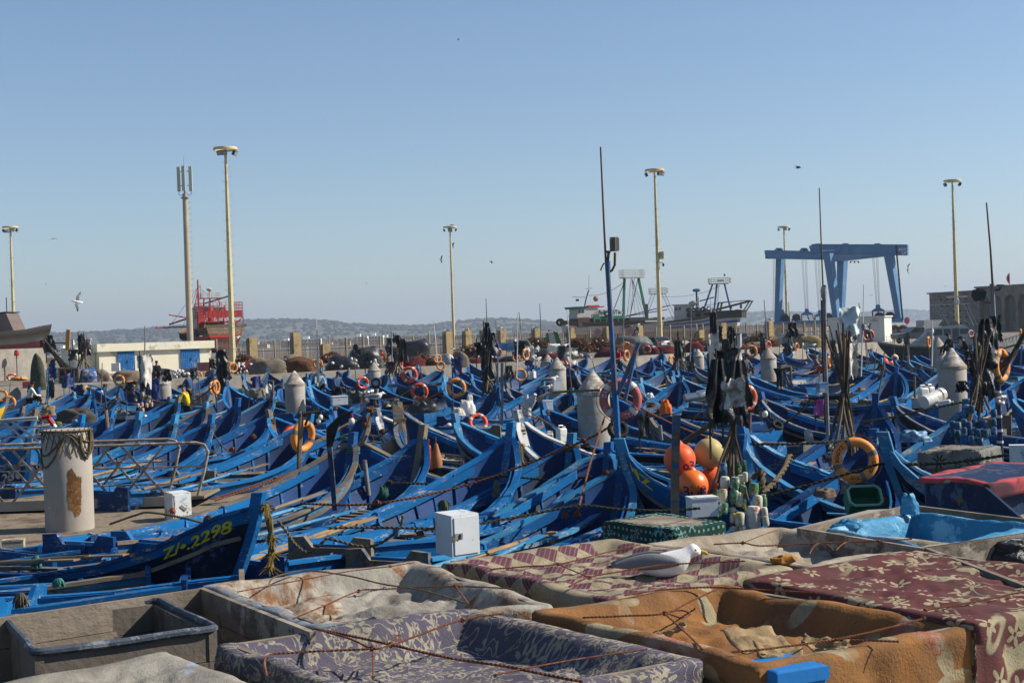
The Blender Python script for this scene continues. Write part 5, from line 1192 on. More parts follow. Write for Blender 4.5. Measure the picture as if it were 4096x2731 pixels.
cabinet((655, 1962), (690, 1975), (763, 1955), 2086, 27.5, 'white rust-streaked steel box at the end of the gangway', False)
# ================================================================ LIFEBUOYS
Mor = mat('orange_lifebuoy', (.74, .27, .06), .5, .1, 2, (.62, .32, .14), .3, 4, .1, rnd=.08); Mrd = mat('red_lifebuoy', (.72, .09, .03), .5, .1, 2, (.5, .12, .06), .3, 4, .1)
Mpk = mat('faded_pink_lifebuoy', (.52, .15, .14), .6, .1, 2, (.6, .3, .26), .3, 3, .1); Mband = mat('grey_band', (.16, .16, .16), .6, .1, 3); Mwband = mat('white_band', (.62, .6, .56), .6, .08, 3)
Mdkr = mat('maroon_lifebuoy', (.22, .04, .04), .6, .15, 3, (.5, .4, .38), .4, 7)
Mink = mat('black_paint_marks', (.03, .02, .02), .8, .1, 3)
def lifebuoy(px, py, r, label, m=None, yaw=0, tilt=0, roll=0, band=None, Rm=.36, text=None, tm=None, Y=None):
	m = m or Mor; Y = Y or Rm*FPX/r; p = at(px, py, Y)
	t = thing('lifebuoy', p, label, 'lifebuoy', 'ring lifebuoys hung on the boats'); t.rotation_euler = (PI/2+R_(tilt), R_(roll), R_(yaw))
	t.rotation_mode = 'XYZ'
	a = MB(); rt = .075; a.torus((0, 0, 0), Rm-rt, rt, None, 36 if r > 30 else 22, 12 if r > 30 else 8); a.build('ring', m, t)
	for q in range(4):
		a = MB(); a0 = PI/4+q*PI/2+.2; a.torus((0, 0, 0), Rm-rt, rt+.003, None, 4, 12 if r > 30 else 8, 0, a0-.13, a0+.13); a.build('band', band or (Mband if m is Mor else Mwband), t)
	if text:
		for s_, ang, sz in text:
			vs, fs = text_mesh(s_, sz); w = max(v[0] for v in vs); out = []
			for x, y, z in vs:
				th = ang-(x-w/2)/(Rm-rt); rr_ = Rm-rt*1.0+(y-sz*.35); k = (rr_-(Rm-rt))/rt; out.append((rr_*math.cos(th), rr_*math.sin(th), rt*math.sqrt(max(0, 1-min(1, k*k)))+.003))
			b = MB(); b.add(out, fs); b.build('lettering', tm or Mink, t, False)
	if r > 36:
		a = MB()
		for q in range(4):
			a0 = PI/4+q*PI/2+.2; pts = [((Rm+.02+.03*math.sin(PI*k/6))*math.cos(a0+k*PI/12), (Rm+.02+.03*math.sin(PI*k/6))*math.sin(a0+k*PI/12), -.01) for k in range(7)]; a.tube(pts, .006, 5)
		a.build('grab_line', Mnet, t)
	return t
lifebuoy(2482, 1597, 86, 'large faded pink lifebuoy lashed to the tall antenna mast', Mpk, 0, 0, 10, Mwband, text=[('ZALA', 2.75, .1), ('BILAL', 1.35, .1), ('AMAL', -.75, .11)], tm=Mwband)
lifebuoy(3421, 1840, 92, 'big orange lifebuoy with grey bands and black scrawl leaning in a bow at right', Mor, -14, -12, 35, None, text=[('BOGIYZ', 3.4, .08), ('O1YB', .2, .08), ('IKVS', -1.0, .08)])
lifebuoy(4004, 1462, 69, 'orange lifebuoy with grey bands on the dark mast at far right', Mor, 48, 0, 12)
lifebuoy(1212, 1745, 67, 'orange lifebuoy hung on the crooked wooden post, seen nearly edge-on', Mor, 55, 10, -12)
lifebuoy(1168, 1752, 40, 'red lifebuoy half hidden behind the crooked wooden post', Mrd, 45, 10, 0, Y=40)
lifebuoy(1637, 1498, 34, 'upper of two red lifebuoys with white bands left of centre', Mrd, 0, 0, 0); lifebuoy(1678, 1566, 36, 'lower of two red lifebuoys with white bands, scrawled with 23', Mrd, 0, 0, 8, text=[('23', -.3, .12)])
lifebuoy(1825, 1551, 40, 'orange lifebuoy on a blue stake left of the black rag bundle', Mor); lifebuoy(1451, 1531, 27, 'red lifebuoy in front of the small far pile', Mrd, 30, 0, -10)
lifebuoy(1912, 1690, 41, 'red lifebuoy with white lettering lying in a boat bow near centre', Mrd, 15, -25, 0, Mwband, text=[('ELITJ', 1.5, .13)], tm=Mwband)
lifebuoy(2984, 1590, 54, 'orange red lifebuoy half hidden behind the black plastic flags', mat('orange_red_lifebuoy', (.66, .15, .06), .5, .1, 2), 28, 0, 0, Mwband)
for a_ in ((1272, 1454, 20, 'orange lifebuoy right of the blue net heap', Mor, 10), (1595, 1456, 22, 'red lifebuoy standing below the hanging black flags', Mrd, 45), (1750, 1435, 19, 'upper orange lifebuoy right of the black tarp heaps', Mor, 30), (1763, 1462, 19, 'lower orange lifebuoy right of the black tarp heaps', Mor, 20),
		(1828, 1480, 21, 'orange lifebuoy above the dark red ring left of the rag bundle', Mor, 20), (1833, 1490, 20, 'dark red and white lifebuoy left of the rag bundle', Mdkr, 10), (1991, 1409, 18, 'red lifebuoy in front of the blue truck bed', Mrd, 0), (2064, 1429, 19, 'orange lifebuoy below the white truck cab', Mor, 30),
		(2103, 1417, 25, 'narrow orange lifebuoy beside the white jerrycan cluster', Mor, 55), (2082, 1500, 27, 'orange lifebuoy above the black AIT hull', Mor, 15), (2278, 1437, 27, 'orange red lifebuoy just right of the twin piles', Mrd, 25), (2587, 1397, 18, 'red lifebuoy in front of the maroon net by the black hatchback', Mrd, 0),
		(2506, 1422, 24, 'orange lifebuoy seen obliquely beside the tall grey mast', Mor, 55), (2499, 1374, 20, 'orange lifebuoy lying flat on a pole by the grey tarp heap', Mor, 0, 75), (2687, 1440, 20, 'orange lifebuoy left of the yellow ball float', Mor, 45), (3004, 1405, 27, 'bright orange lifebuoy above the pile below the boat lift', Mor, 0),
		(3072, 1381, 20, 'red orange lifebuoy cluster on the tip of the boat-lift pile', Mrd, 40), (3472, 1342, 27, 'red lifebuoy hung against the white kiosk', Mrd, -30), (3187, 1386, 17, 'small orange lifebuoy by the yellowish net heap', Mor, 50), (3303, 1380, 18, 'faint orange lifebuoy behind the wrapped mast', Mor, 20), (3316, 1446, 24, 'narrow orange lifebuoy among the tall poles', Mor, 65),
		(3883, 1334, 16, 'pink lifebuoy on the white motor boat cabin', Mpk, 30), (3714, 1368, 24, 'orange lifebuoy left of the slim right-hand pile', Mor, 60), (4083, 1336, 22, 'orange lifebuoy at the right edge near the gangway ramp', Mor, 70),
		(46, 1507, 21, 'red orange lifebuoy lying askew at the left edge', Mrd, 30, 50), (77, 1515, 31, 'orange lifebuoy lying flat on a frame at the left edge', Mor, 0, 84), (477, 1521, 23, 'orange lifebuoy on a blue post in front of the cream shed', Mor, 0), (528, 1546, 24, 'orange lifebuoy drooping left of the white rag', Mor, 15), (37, 1610, 28, 'orange lifebuoy hanging at the left edge', Mor, 0), (6, 1582, 26, 'orange lifebuoy cut by the left picture edge', Mor, 10),
		(344, 1564, 22, 'orange lifebuoy edge-on by the graffiti wall', Mor, 80), (791, 1503, 20, 'orange lifebuoy below the second blue door', Mor, 20), (826, 1502, 18, 'brownish orange lifebuoy left of the black rag pole', Mor, 25), (932, 1470, 22, 'orange lifebuoy at the foot of the tallest mast', Mor, 40), (918, 1462, 20, 'upper orange lifebuoy left of the tallest mast foot', Mor, 10, 40),
		(851, 1552, 28, 'left one of the yellow orange lifebuoy pair standing edge-on', Mor, 70), (864, 1548, 30, 'right one of the yellow orange lifebuoy pair standing edge-on', Mor, 74)):
	lifebuoy(a_[0], a_[1], a_[2], a_[3], a_[4], a_[5], a_[6] if len(a_) > 6 else 0)
# ================================================================ MASTS AND POSTS
Mbpole = mat('blue_grey_pole', (.10, .14, .21), .55, .2, 3, [(.26, .13, .07), (.03, .16, .42)], .36, 4); Mrpole = mat('rusty_rod', (.17, .10, .075), .75, .25, 4); Mspole = mat('steel_pole', (.24, .25, .27), .5, .2, 3, (.22, .13, .08), .3, 4)
Mpole = mat('driftwood_pole', (.22, .165, .115), .9, .3, 5, (.12, .09, .07), .4, 6, .4, rnd=.3, stretch=(1, 1, .3)); Mpoled = mat('dark_pole', (.09, .07, .055), .9, .3, 5, rnd=.3)
def chain(par, name, pxs, Y, r, m, o, n=8):
	a = MB(); a.tube([at(x, y, Y if len(q) == 0 else q[0])-o for x, y, *q in pxs], r, n); return a.build(name, m, par)
Y = 24; o = atz(2484, 2062, .85); Y = o.y
t = thing('antenna_mast', o, 'tall blue grey boat mast with white taped foot, rusty antenna and reflector plate', 'mast')
chain(t, 'taped_foot', [(2486, 2064), (2476, 1836)], Y, .048, mat('white_tape', (.72, .72, .72), .5, .04, 2, (.05, .05, .05), .1, 3, stretch=(.2, .2, 5)), o)
chain(t, 'blue_tube', [(2476, 1836), (2460, 1560)], Y, .056, mat('blue_tube', (.03, .17, .42), .5, .15, 2, (.2, .2, .22), .3, 5), o)
chain(t, 'grey_tube', [(2460, 1560), (2432, 1100), (2430, 1045)], Y, [.05, .042, .05], Mbpole, o)
chain(t, 'antenna', [(2424, 1060), (2416, 900), (2402, 588)], Y, [.02, .018, .014], Mrpole, o)
chain(t, 'horn', [(2430, 1060), (2434, 1015), (2434, 1008), (2434, 1003)], Y, [.022, .025, .04, .045], Mrpole, o)
chain(t, 'reflector_arm', [(2432, 1090), (2448, 1082), (2459, 1060), (2460, 1010)], Y, .022, Mrpole, o)
a = MB(); c = at(2458, 978, Y)-o; T = frame(c, (1, .35, 0), (0.02, 0, 1)); a.prism([(-.08, -.115), (.06, -.115), (.085, -.09), (.085, .10), (.06, .125), (-.08, .125), (-.085, .1), (-.085, -.09)], T, .012)
T = frame(c+V((-.03, -.01, 0)), (1, -1.0, 0), (0, 0, 1)); a.prism([(-.04, -.115), (.06, -.115), (.06, .12), (-.04, .12)], T, .01); a.build('reflector_plate', mat('dull_plate', (.20, .185, .16), .5, .15, 3), t, False)
chain(t, 'lever', [(2418, 1052), (2412, 1058), (2402, 1082)], Y, .012, Mdark, o)
chain(t, 'brace_pipe', [(2556, 1372), (2470, 1580)], Y-.1, .04, Mbpole, o); chain(t, 'brace_pipe', [(2542, 1412), (2500, 1600)], Y-.15, .035, Mbpole, o)
chain(t, 'boat_hook', [(2210, 1568), (2300, 1564), (2400, 1560)], Y, .022, Mpole, o); chain(t, 'boat_hook_float', [(2148, 1604), (2160, 1594), (2178, 1580), (2200, 1570)], Y, [.045, .05, .028, .02], mat('tan_float', (.4, .27, .16), .8, .1, 3), o)
o = atz(3312, 1760, .9); Y = o.y
t = thing('antenna_mast', o, 'mast wrapped in silver tape below a thin rusty antenna in front of the boat lift', 'mast')
chain(t, 'pole', [(3312, 1760), (3300, 1400), (3298, 1190)], Y, .05, Mspole, o); chain(t, 'tape_wrap', [(3297, 1200), (3295, 1185), (3294, 1160), (3297, 1140)], Y, [.045, .075, .08, .06], mat('silver_tape', (.35, .33, .3), .35, .2, 6, (.1, .07, .05), .4, 8, metal=.4), o)
chain(t, 'antenna', [(3292, 1150), (3284, 950), (3277, 752)], Y, [.022, .018, .014], Mrpole, o); chain(t, 'cable', [(3288, 1200), (3290, 1400), (3302, 1700)], Y-.06, .03, Mdark, o)
a = MB(); a.box(at(3280, 1474, Y)-o, (.2, .15, .14)); a.build('lamp_housing', Mlight, t, False)
o = atz(4004, 1850, .9); Y = o.y
t = thing('antenna_mast', o, 'dark blue mast with white bands, lamp cup and hexagonal plate at right', 'mast')
chain(t, 'pole', [(4004, 1850), (3984, 1400), (3974, 1280)], Y, [.06, .065, .05], mat('navy_tube', (.02, .04, .09), .5, .2, 2, (.2, .2, .22), .2, 5), o)
chain(t, 'upper_pole', [(3975, 1290), (3968, 1135)], Y, .05, Mspole, o); chain(t, 'antenna', [(3971, 1150), (3962, 1000), (3946, 811)], Y, [.025, .02, .015], Mrpole, o)
for y_ in (1562, 1660, 1716, 1762): chain(t, 'white_band', [(3990+(y_-1562)*.05, y_), (3990.5+(y_-1562)*.05, y_+10)], Y, .068, Mwband, o)
chain(t, 'lamp_arm', [(3974, 1162), (4000, 1158), (4001, 1150)], Y, .02, Mdark, o); chain(t, 'lamp_cup', [(4001, 1152), (4001, 1140), (4001, 1138)], Y, [.03, .08, .09], Mspole, o)
a = MB(); T = frame(at(3916, 1178, Y)-o, (1, .2, .15), (0, .1, 1)); a.prism([(-.18, 0), (-.12, .12), (.1, .13), (.18, .02), (.1, -.13), (-.12, -.13)], T, .02); a.build('hexagon_plate', Mdark, t, False)
chain(t, 'plate_arm', [(3922, 1192), (3930, 1205), (3950, 1210), (3972, 1209)], Y, .018, Mrpole, o)
chain(t, 'brace', [(4100, 1330), (4050, 1420), (3990, 1480)], Y-.2, .05, Mpoled, o); chain(t, 'brace', [(4060, 1395), (4000, 1520)], Y-.25, .035, Mpoled, o); chain(t, 'spar', [(3870, 1438), (3975, 1434)], Y-.1, .022, Mpole, o)
Mbulb = mat('bulb_glass', (.75, .72, .62), .2, .03, 2, bump=0)
def bulb(par, px, py, Y, o, r=.05, cap=None):
	a = MB(); a.ball(at(px, py, Y)-o, (r, r, r*1.25), 10, 7); b_ = a.build('bulb', Mbulb, par); a = MB(); a.tube([at(px, py, Y)-o+V((0, 0, r)), at(px, py, Y)-o+V((0, 0, r*2.4))], r*.55, 8); a.build('bulb_socket', cap or Mdark, b_)
o = atz(1200, 1985, .8); Y = o.y
t = thing('wooden_post', o, 'crooked wooden post with jutting arm and two light bulbs', 'post')
chain(t, 'post', [(1198, 1985), (1196, 1830), (1204, 1680), (1206, 1655)], Y, [.055, .05, .06, .05], Mpole, o, 6); chain(t, 'arm', [(1195, 1665), (1225, 1652), (1275, 1645)], Y, [.05, .04, .025], Mpoled, o, 6); chain(t, 'brace', [(1220, 1700), (1240, 1655)], Y, .03, Mpoled, o, 6)
bulb(t, 1282, 1668, Y, o); bulb(t, 1274, 1683, Y, o)
o = atz(1342, 2040, .9); Y = o.y
t = thing('lamp_post', o, 'dark bracket lamp post with a red-capped bulb between two blue boats', 'lamp post')
chain(t, 'post', [(1340, 2040), (1326, 1870), (1318, 1782)], Y, .06, mat('blue_black_post', (.04, .055, .10), .6, .25, 2, (.15, .18, .25), .3, 5), o, 4)
a = MB(); T = frame(at(1318, 1785, Y)-o, (1, 0.1, 0), (0, 0, 1)); s_ = Y/FPX; a.prism([(-12*s_, 0), (12*s_, 0), (35*s_, 70*s_), (52*s_, 108*s_), (100*s_, 135*s_), (98*s_, 141*s_), (45*s_, 125*s_), (-10*s_, 75*s_)], T, .1); a.build('bracket', mat('charred_board', (.018, .018, .02), .7, .2, 2), t, False)
bulb(t, 1407, 1684, Y, o, .055, Mlight)
o = atz(1590, 1772, 1.2); Y = o.y
a = MB(); s_ = Y/FPX; a.prism([(-12*s_, 0), (12*s_, 0), (28*s_, 130*s_), (-16*s_, 168*s_)], frame((0, 0, 0), (1, .3, 0), (0, 0, 1)), .07); q = a.build('plank_post', Mwood, None, False); q.location = o; tag(q, 'tall tapering bare plank standing in a black bow', 'plank')
def upright(pts, label, m=None, r=.05, arm=None, blb=None, zb=.9, name='wooden_post', cat='post', n=6):
	o = atz(pts[0][0], pts[0][1], zb); Y = o.y; t = thing(name, o, label, cat)
	chain(t, 'post', pts, Y, r, m or Mpole, o, n)
	if arm: chain(t, 'arm', arm, Y, (r if isinstance(r, float) else r[-1])*.6, m or Mpole, o, n)
	if blb: bulb(t, blb[0], blb[1], Y, o)
	return t
upright([(2700, 2200), (2700, 1870), (2706, 1658)], 'squared timber stake standing before the orange ball floats', Mwood, .075, n=4)
upright([(2698, 2050), (2705, 1790), (2770, 1745), (2905, 1655)], 'bent dark timber davit bolted to the stake by the ball floats', Mpoled, [.05, .08, .06, .045], [(2905, 1652), (2960, 1648), (3040, 1640)], (3060, 1655), n=4)
upright([(386, 1705), (382, 1640), (369, 1556)], 'blue timber post carrying a black arm and bulb left of the pointed pile', Mblue, .06, [(352, 1540), (385, 1545), (408, 1556)], (406, 1566))
upright([(1094, 1626), (1092, 1522)], 'thin grey lamp bracket below the yellow LOULA hull', Mwood, .05, [(1092, 1523), (1062, 1521), (1037, 1521)], (1037, 1530))
upright([(446, 1680), (425, 1630), (418, 1560)], 'narrow dark stake leaning at the scrawled hull bow at left', Mpoled, .035)
upright([(444, 1790), (430, 1700), (424, 1640)], 'rough grey post with crossbar behind the gangway rail', Mpole, .055, [(424, 1640), (446, 1612), (466, 1596)])
upright([(2007, 1700), (2008, 1450)], 'right one of two tall grey square posts by the blue rag', Mspole, .07, n=4); upright([(1990, 1650), (1989, 1452)], 'left one of two tall grey square posts by the blue rag', Mspole, .055, n=4)
upright([(2046, 1560), (2036, 1475)], 'short pale plank left of the orange ring over the AIT hull', Mwood, .06, n=4); upright([(2078, 1566), (2080, 1528)], 'short bare post under the orange ring over the AIT hull', Mwood, .06, n=4)
upright([(2265, 1560), (2262, 1700), (2213, 1610)][::-1] if 0 else [(2258, 1720), (2256, 1670), (2212, 1618), (2170, 1603)], 'blue painted angled davit left of the stout pile', Mlblue, .06, n=4)
upright([(3735, 1560), (3728, 1475)], 'grey timber upright of the frame left of the stout right pile', Mwood, .08, [(3600, 1468), (3735, 1476)], n=4)
upright([(3480, 1710), (3512, 1580), (3534, 1480), (3537, 1410)], 'leaning bamboo pole right of the tall pole bundle', Mpole, [.03, .028, .022, .018])
upright([(3660, 1590), (3658, 1505)], 'short stump pole at the black round bow', Mpole, .05); upright([(1475, 1980), (1458, 1840)], 'polished steel stub post beside the navy tarp heap', Mspole, .045, n=10)
upright([(2640, 1700), (2646, 1760)][::-1], 'short steel pipe behind the orange ball float', Mspole, .05, n=10)
upright([(3042, 1565), (3040, 1640), (3046, 1680)][::-1], 'pale square stem post beside the number 2136', Mwood, .06, n=4)
upright([(2998, 1740), (3002, 1610), (2985, 1595)], 'rusty bent pipe by the half hidden orange ring', Mrpole, .05)
upright([(1678, 1650), (1672, 1580)], 'short stake under the lower red lifebuoy', Mwood, .05, n=4)
TP = 'thin pale antenna poles'
for i, (x0, y0, x1, y1, lab) in enumerate([(1270, 1520, 1266, 1275, 'tall thin white pole right of the blue net heap'), (1275, 1500, 1269, 1318, 'shorter thin pole beside the tall white pole'), (1568, 1420, 1564, 1306, 'thin pale pole above the hanging black flags'), (1748, 1420, 1733, 1280, 'thin leaning pale pole over the right black tarp'),
		(1950, 1400, 1944, 1194, 'thin white pole topping the black rag bundle'), (1993, 1500, 1983, 1280, 'thin grey pole right of the black rag bundle'), (2066, 1480, 2070, 1252, 'left of two thin poles before the white truck cab'), (2092, 1400, 2076, 1248, 'right of two thin poles before the white truck cab'), (2163, 1336, 2159, 1214, 'steel lamp pole behind the fence right of centre'),
		(2282, 1440, 2268, 1240, 'thin pole left of the green trawler'), (2492, 1380, 2494, 1255, 'thin white pole left of the parking sign'), (2760, 1420, 2764, 1232, 'thin pole right of the camera-box mast'), (2845, 1320, 2843, 1200, 'thin pole in front of the blue trawler gantry'), (3070, 1360, 3056, 1200, 'thin dark pole left of the boat lift'),
		(3170, 1380, 3152, 1208, 'thin dark pole leaning inside the boat lift'), (3444, 1480, 3455, 1138, 'tall thin pole before the white kiosk'), (3437, 1330, 3436, 1210, 'thin steel pole behind the white rag'), (577, 1420, 579, 1304, 'thin pale pole rising from the cream shed door'), (3727, 1440, 3729, 1282, 'thin pole with red lamp left of the slim right pile'), (3636, 1430, 3628, 1380, 'thin red stick by the mooring at right')]):
	Y = 62 if y0 > 1400 else 100
	a = MB(); p0, p1 = at(x0, y0+25, Y), at(x1, y1, Y); a.tube([p0-p0, p0.lerp(p1, .5)-p0+V((.02, 0, 0)), p1-p0], [.035*Y/62, .028*Y/62, .018*Y/62], 6); q = a.build('thin_pole', Mspole if i % 3 else Mwband, None); q.location = p0; tag(q, lab, 'pole', TP)
# ================================================================ FLOATS
Mof = mat('orange_float', (.80, .12, .035), .45, .06, 1.5, (.6, .2, .1), .2, 3, .08, trans=0); Myf = mat('yellowish_float', (.52, .42, .17), .5, .08, 1.5, (.42, .34, .16), .3, 4, .08); Mof2 = mat('bright_orange_float', (.88, .16, .01), .4, .05, 1.5, (.75, .2, .06), .15, 3, .08)
Mpf = mat('pink_float', (.72, .30, .20), .5, .06, 2); Mrf = mat('red_float', (.62, .03, .05), .45, .06, 2); Mmark = mat('blue_marker_ink', (.06, .03, .16), .7, .1, 3)
FG = 'round plastic ball floats'
def ball_float(px, py, r, label, m, Y=None, text=None, R=.30):
	Y = Y or R*FPX/r; R = r*Y/FPX; c = at(px, py, Y); t = thing('ball_float', c, label, 'float', FG)
	a = MB(); a.ball((0, 0, 0), (R, R, R*1.03), 24 if r > 25 else 14, 16 if r > 25 else 9); b_ = a.build('ball', m, t, True, 180)
	a = MB(); a.lathe([(R*.28, 0), (R*.2, R*.12), (R*.12, R*.2), (0, R*.2)], 10, Matrix.Translation((0, 0, R*.97))); a.build('eye', m, t)
	if text:
		for s_, x0, z0, sz in text:
			vs, fs = text_mesh(s_, sz); w = max(v[0] for v in vs); out = []
			for x, y, z in vs:
				X, Z = x-w/2+x0*R, y+z0*R; k = max(.02, 1-(X*X+Z*Z)/(R*R)); out.append(V((X, -R*math.sqrt(k), Z*1.03))*1.006)
			b = MB(); b.add(out, fs); b.build('lettering', Mmark, t, False)
ball_float(2719, 1838, 64, 'upper left orange ball float marked 7 03', Mof, 22.6, [('Z o3', .1, -.55, .19), ('V', .0, .2, .22)]); ball_float(2836, 1812, 60, 'yellowish ball float behind the pole tips', Myf, 22.9); ball_float(2770, 1942, 64, 'lower bright orange ball float marked BU8', Mof2, 22.2, [('BU8', .0, -.55, .22)])
ball_float(2852, 1930, 62, 'orange ball float half hidden behind the flag poles', Mof, 23)
for q in ((1746, 1578, 18, 'dark red ball float right of the lower red lifebuoy', Mrf), (1537, 1567, 10, 'small pink ball float in front of the small far pile', Mpf), (1736, 1502, 11, 'small orange ball float in a bow below the black tarps', Mof), (1868, 1500, 12, 'orange green ball float left of the rag bundle', Mof), (2745, 1459, 15, 'olive yellow ball float right of the orange ring', Myf), (2773, 1460, 15, 'red ball float beside the olive yellow one', Mof),
		(3537, 1449, 18, 'red one of the three hanging ball floats at right', Mof), (3579, 1432, 15, 'pale pink one of the three hanging ball floats', mat('pale_pink_float', (.75, .48, .40), .5, .05, 2)), (3568, 1462, 18, 'salmon one of the three hanging ball floats', Mpf), (3717, 1454, 14, 'faded orange ball float beside the slim right pile', Mpf), (4096, 1656, 38, 'yellow ball float cut by the right edge', mat('yellow_float', (.6, .42, .04), .5, .1, 2)),
		(2367, 1484, 12, 'red ball float in a bow left of the tall grey mast', Mrf), (3240, 1690, 22, 'red ball float deep behind the pole bundle', Mrf), (3425, 1660, 30, 'dark red ball float in the rounded bow at right', Mrf), (1570, 1808, 46, 'grey brown ball float at the foot of the tall plank', mat('brown_float', (.25, .18, .13), .6, .1, 2)), (1520, 1814, 26, 'orange ball float marked UL behind the grey brown one', Mpf),
		(2160, 1508, 14, 'yellow ball float by the twin piles', mat('yellow_float2', (.6, .4, .05), .5, .1, 2)), (2105, 1490, 13, 'orange ball float under the twin piles ring', Mof), (2668, 1580, 12, 'brown bottle shaped float hanging on a pole', mat('bottle_float', (.2, .14, .08), .6, .1, 2))):
	ball_float(*q)
for q, (px, py) in enumerate([(1718, 1828), (1746, 1822)]):
	o = at(px, py, 30.5); a = MB(); a.lathe([(.0, .27), (.035, .25), (.05, .18), (.10, 0), (.125, -.16), (.11, -.25), (0, -.27)], 14); a.tube([(0, 0, .25), (0, 0, .4)], .01, 5); e = a.build('cone_float', [Mof, mat('brown_orange_float', (.42, .18, .07), .6, .12, 3)][q], None); e.location = o; tag(e, ['orange red cone float hanging at a blue bow near centre', 'brownish cone float beside the orange red cone'][q], 'float')
Mgf = mat('green_white_float', (.10, .24, .13), .75, .1, 4, [(.62, .62, .54), (.6, .6, .52)], .42, 9, .3); Mwf = mat('dirty_white_float', (.60, .55, .45), .8, .08, 3, [(.4, .33, .2), (.5, .4, .1)], .3, 7, .3); Mdf = mat('dark_green_float', (.02, .09, .06), .7, .15, 4, (.2, .28, .2), .3, 8, .3)
Mbf = mat('blue_teal_float', (.03, .10, .16), .6, .15, 4, [(.25, .33, .38), (.02, .08, .25)], .4, 8, .3); Mkf = mat('black_white_float', (.05, .05, .06), .7, .2, 4, (.55, .55, .53), .45, 8, .3); Mpwf = mat('pinkish_white_float', (.55, .42, .36), .7, .1, 4, (.45, .15, .1), .35, 8)
def barrel_float(px, py, w, h, Y, m, label, group, num=None, tilt=0.):
	k = Y/FPX; R, H = w*k/2, h*k; o = at(px, py, Y); t = thing('barrel_float', o, label, 'float', group); t.rotation_euler = (0, R_(tilt), 0)
	a = MB(); a.lathe([(R*.35, -H/2), (R*.8, -H*.47), (R*.97, -H*.33), (R, 0), (R*.97, H*.33), (R*.8, H*.47), (R*.35, H/2), (0, H/2)], 14); a.build('float_body', m, t)
	if num:
		vs, fs = text_mesh(num, H*.62); wd = max(v[0] for v in vs); out = [(R*1.02*math.sin((x-wd/2)/R), -R*1.02*math.cos((x-wd/2)/R), y-H*.22) for x, y, z in vs]; b = MB(); b.add(out, fs); b.build('numeral', Mtxty, t, False)
G1 = 'barrel floats on the flag poles right of centre'
fl = [(1565, 715, 120, 150, 'w', 0), (1690, 725, 115, 160, 'g', 0), (1540, 880, 125, 180, 'w', '1'), (1680, 895, 125, 175, 'g', 0), (1745, 930, 100, 180, 'w', 0), (1550, 1040, 115, 150, 'g', 0), (1655, 1060, 100, 60, 'w', 0), (1785, 1000, 100, 150, 'd', '8'), (1790, 835, 80, 170, 'g', '9'), (1770, 680, 90, 120, 'w', 0), (1820, 650, 70, 130, 'w', 0), (1925, 805, 130, 170, 'g', '2'), (2000, 790, 80, 150, 'd', '7'),
	  (1975, 965, 130, 180, 'w', '2'), (2050, 950, 90, 170, 'g', 0), (1300, 975, 95, 160, 'd', '2'), (1385, 985, 95, 150, 'd', '1'), (1460, 870, 70, 140, 'd', '9'), (1290, 1105, 80, 80, 'd', '8'), (1360, 1115, 80, 80, 'd', '3'), (1470, 1130, 105, 130, 'd', '1'), (1755, 1175, 125, 170, 'w', 0), (1670, 1160, 90, 130, 'w', 0), (1920, 1150, 190, 290, 'wb', 0), (2060, 1090, 90, 130, 'w', 0), (2075, 1200, 90, 130, 'w', 0), (1700, 1300, 120, 70, 'w', 0), (1790, 1295, 90, 70, 'w', 0), (1560, 1280, 60, 130, 'd', '1'), (1740, 560, 80, 130, 'd', '5'), (1800, 500, 80, 130, 'd', 0), (1550, 560, 90, 180, 'k', 0)]
mm = {'w': Mwf, 'g': Mgf, 'd': Mdf, 'k': Mbf, 'wb': mat('long_white_float', (.66, .62, .52), .8, .06, 3, [(.5, .16, .16), (.4, .34, .2)], .22, 5, .3)}
nmz = {'w': 'dirty white', 'g': 'green and white flaking', 'd': 'dark green', 'k': 'blue black', 'wb': 'long white'}
rowz = lambda y: 'topmost' if y < 720 else 'upper' if y < 850 else 'middle' if y < 1020 else 'lower' if y < 1180 else 'lowest'
colz = lambda x: 'far left' if x < 1420 else 'left' if x < 1620 else 'central' if x < 1780 else 'right' if x < 1950 else 'far right'
for x, y, w, h, c, n_ in fl:
	lab = uniq('%s barrel float%s, @%s row, %s in the pole-foot cluster' % (nmz[c], ' numbered '+n_ if n_ else '', rowz(y), colz(x)))
	barrel_float(2400+x*.319, 1700+y*.319, w*.319, h*.319, 21.4-(y-500)*.0004+rr.uniform(-.12, .12)+(.25 if c == 'd' else 0), mm[c], lab, G1, n_ or None, rr.uniform(-7, 7))
G2 = 'blue barrel floats under the black flag bundle at right'
for x, y in ((975, 625), (1040, 635), (1120, 600), (1180, 635), (1245, 605), (1310, 620), (1370, 615), (1040, 740), (1120, 700), (1225, 700), (1295, 730), (1335, 730), (1385, 735), (1410, 720), (1205, 810), (1270, 830), (1320, 835), (1490, 480), (1485, 590), (1490, 700), (1150, 420), (1210, 430), (1040, 810), (980, 720)):
	barrel_float(3500+x*.319, 1500+y*.319, 25, 33, 27+rr.uniform(-.3, .3), Mbf, uniq('blue teal barrel float, @%s row, %s side of the right flag bundle' % ('upper' if y < 640 else 'middle' if y < 760 else 'lower', 'left' if x < 1150 else 'centre' if x < 1330 else 'right')), G2, None, rr.uniform(-8, 8))
G3 = 'black and white floats on the tall pole bundle'
for x, y in ((985, 280), (1010, 270), (1045, 390), (985, 400), (1100, 250), (1125, 240), (940, 420)): barrel_float(3000+x*.319, 1700+y*.319, 24, 34, 24.5+rr.uniform(-.2, .2), Mkf, uniq('black and white worn float, @%s beside the big tilted lifebuoy' % ('upper' if y < 300 else 'lower')), G3, None, rr.uniform(-10, 10))
G4 = 'pinkish white floats on the poles left of the pointed pile'
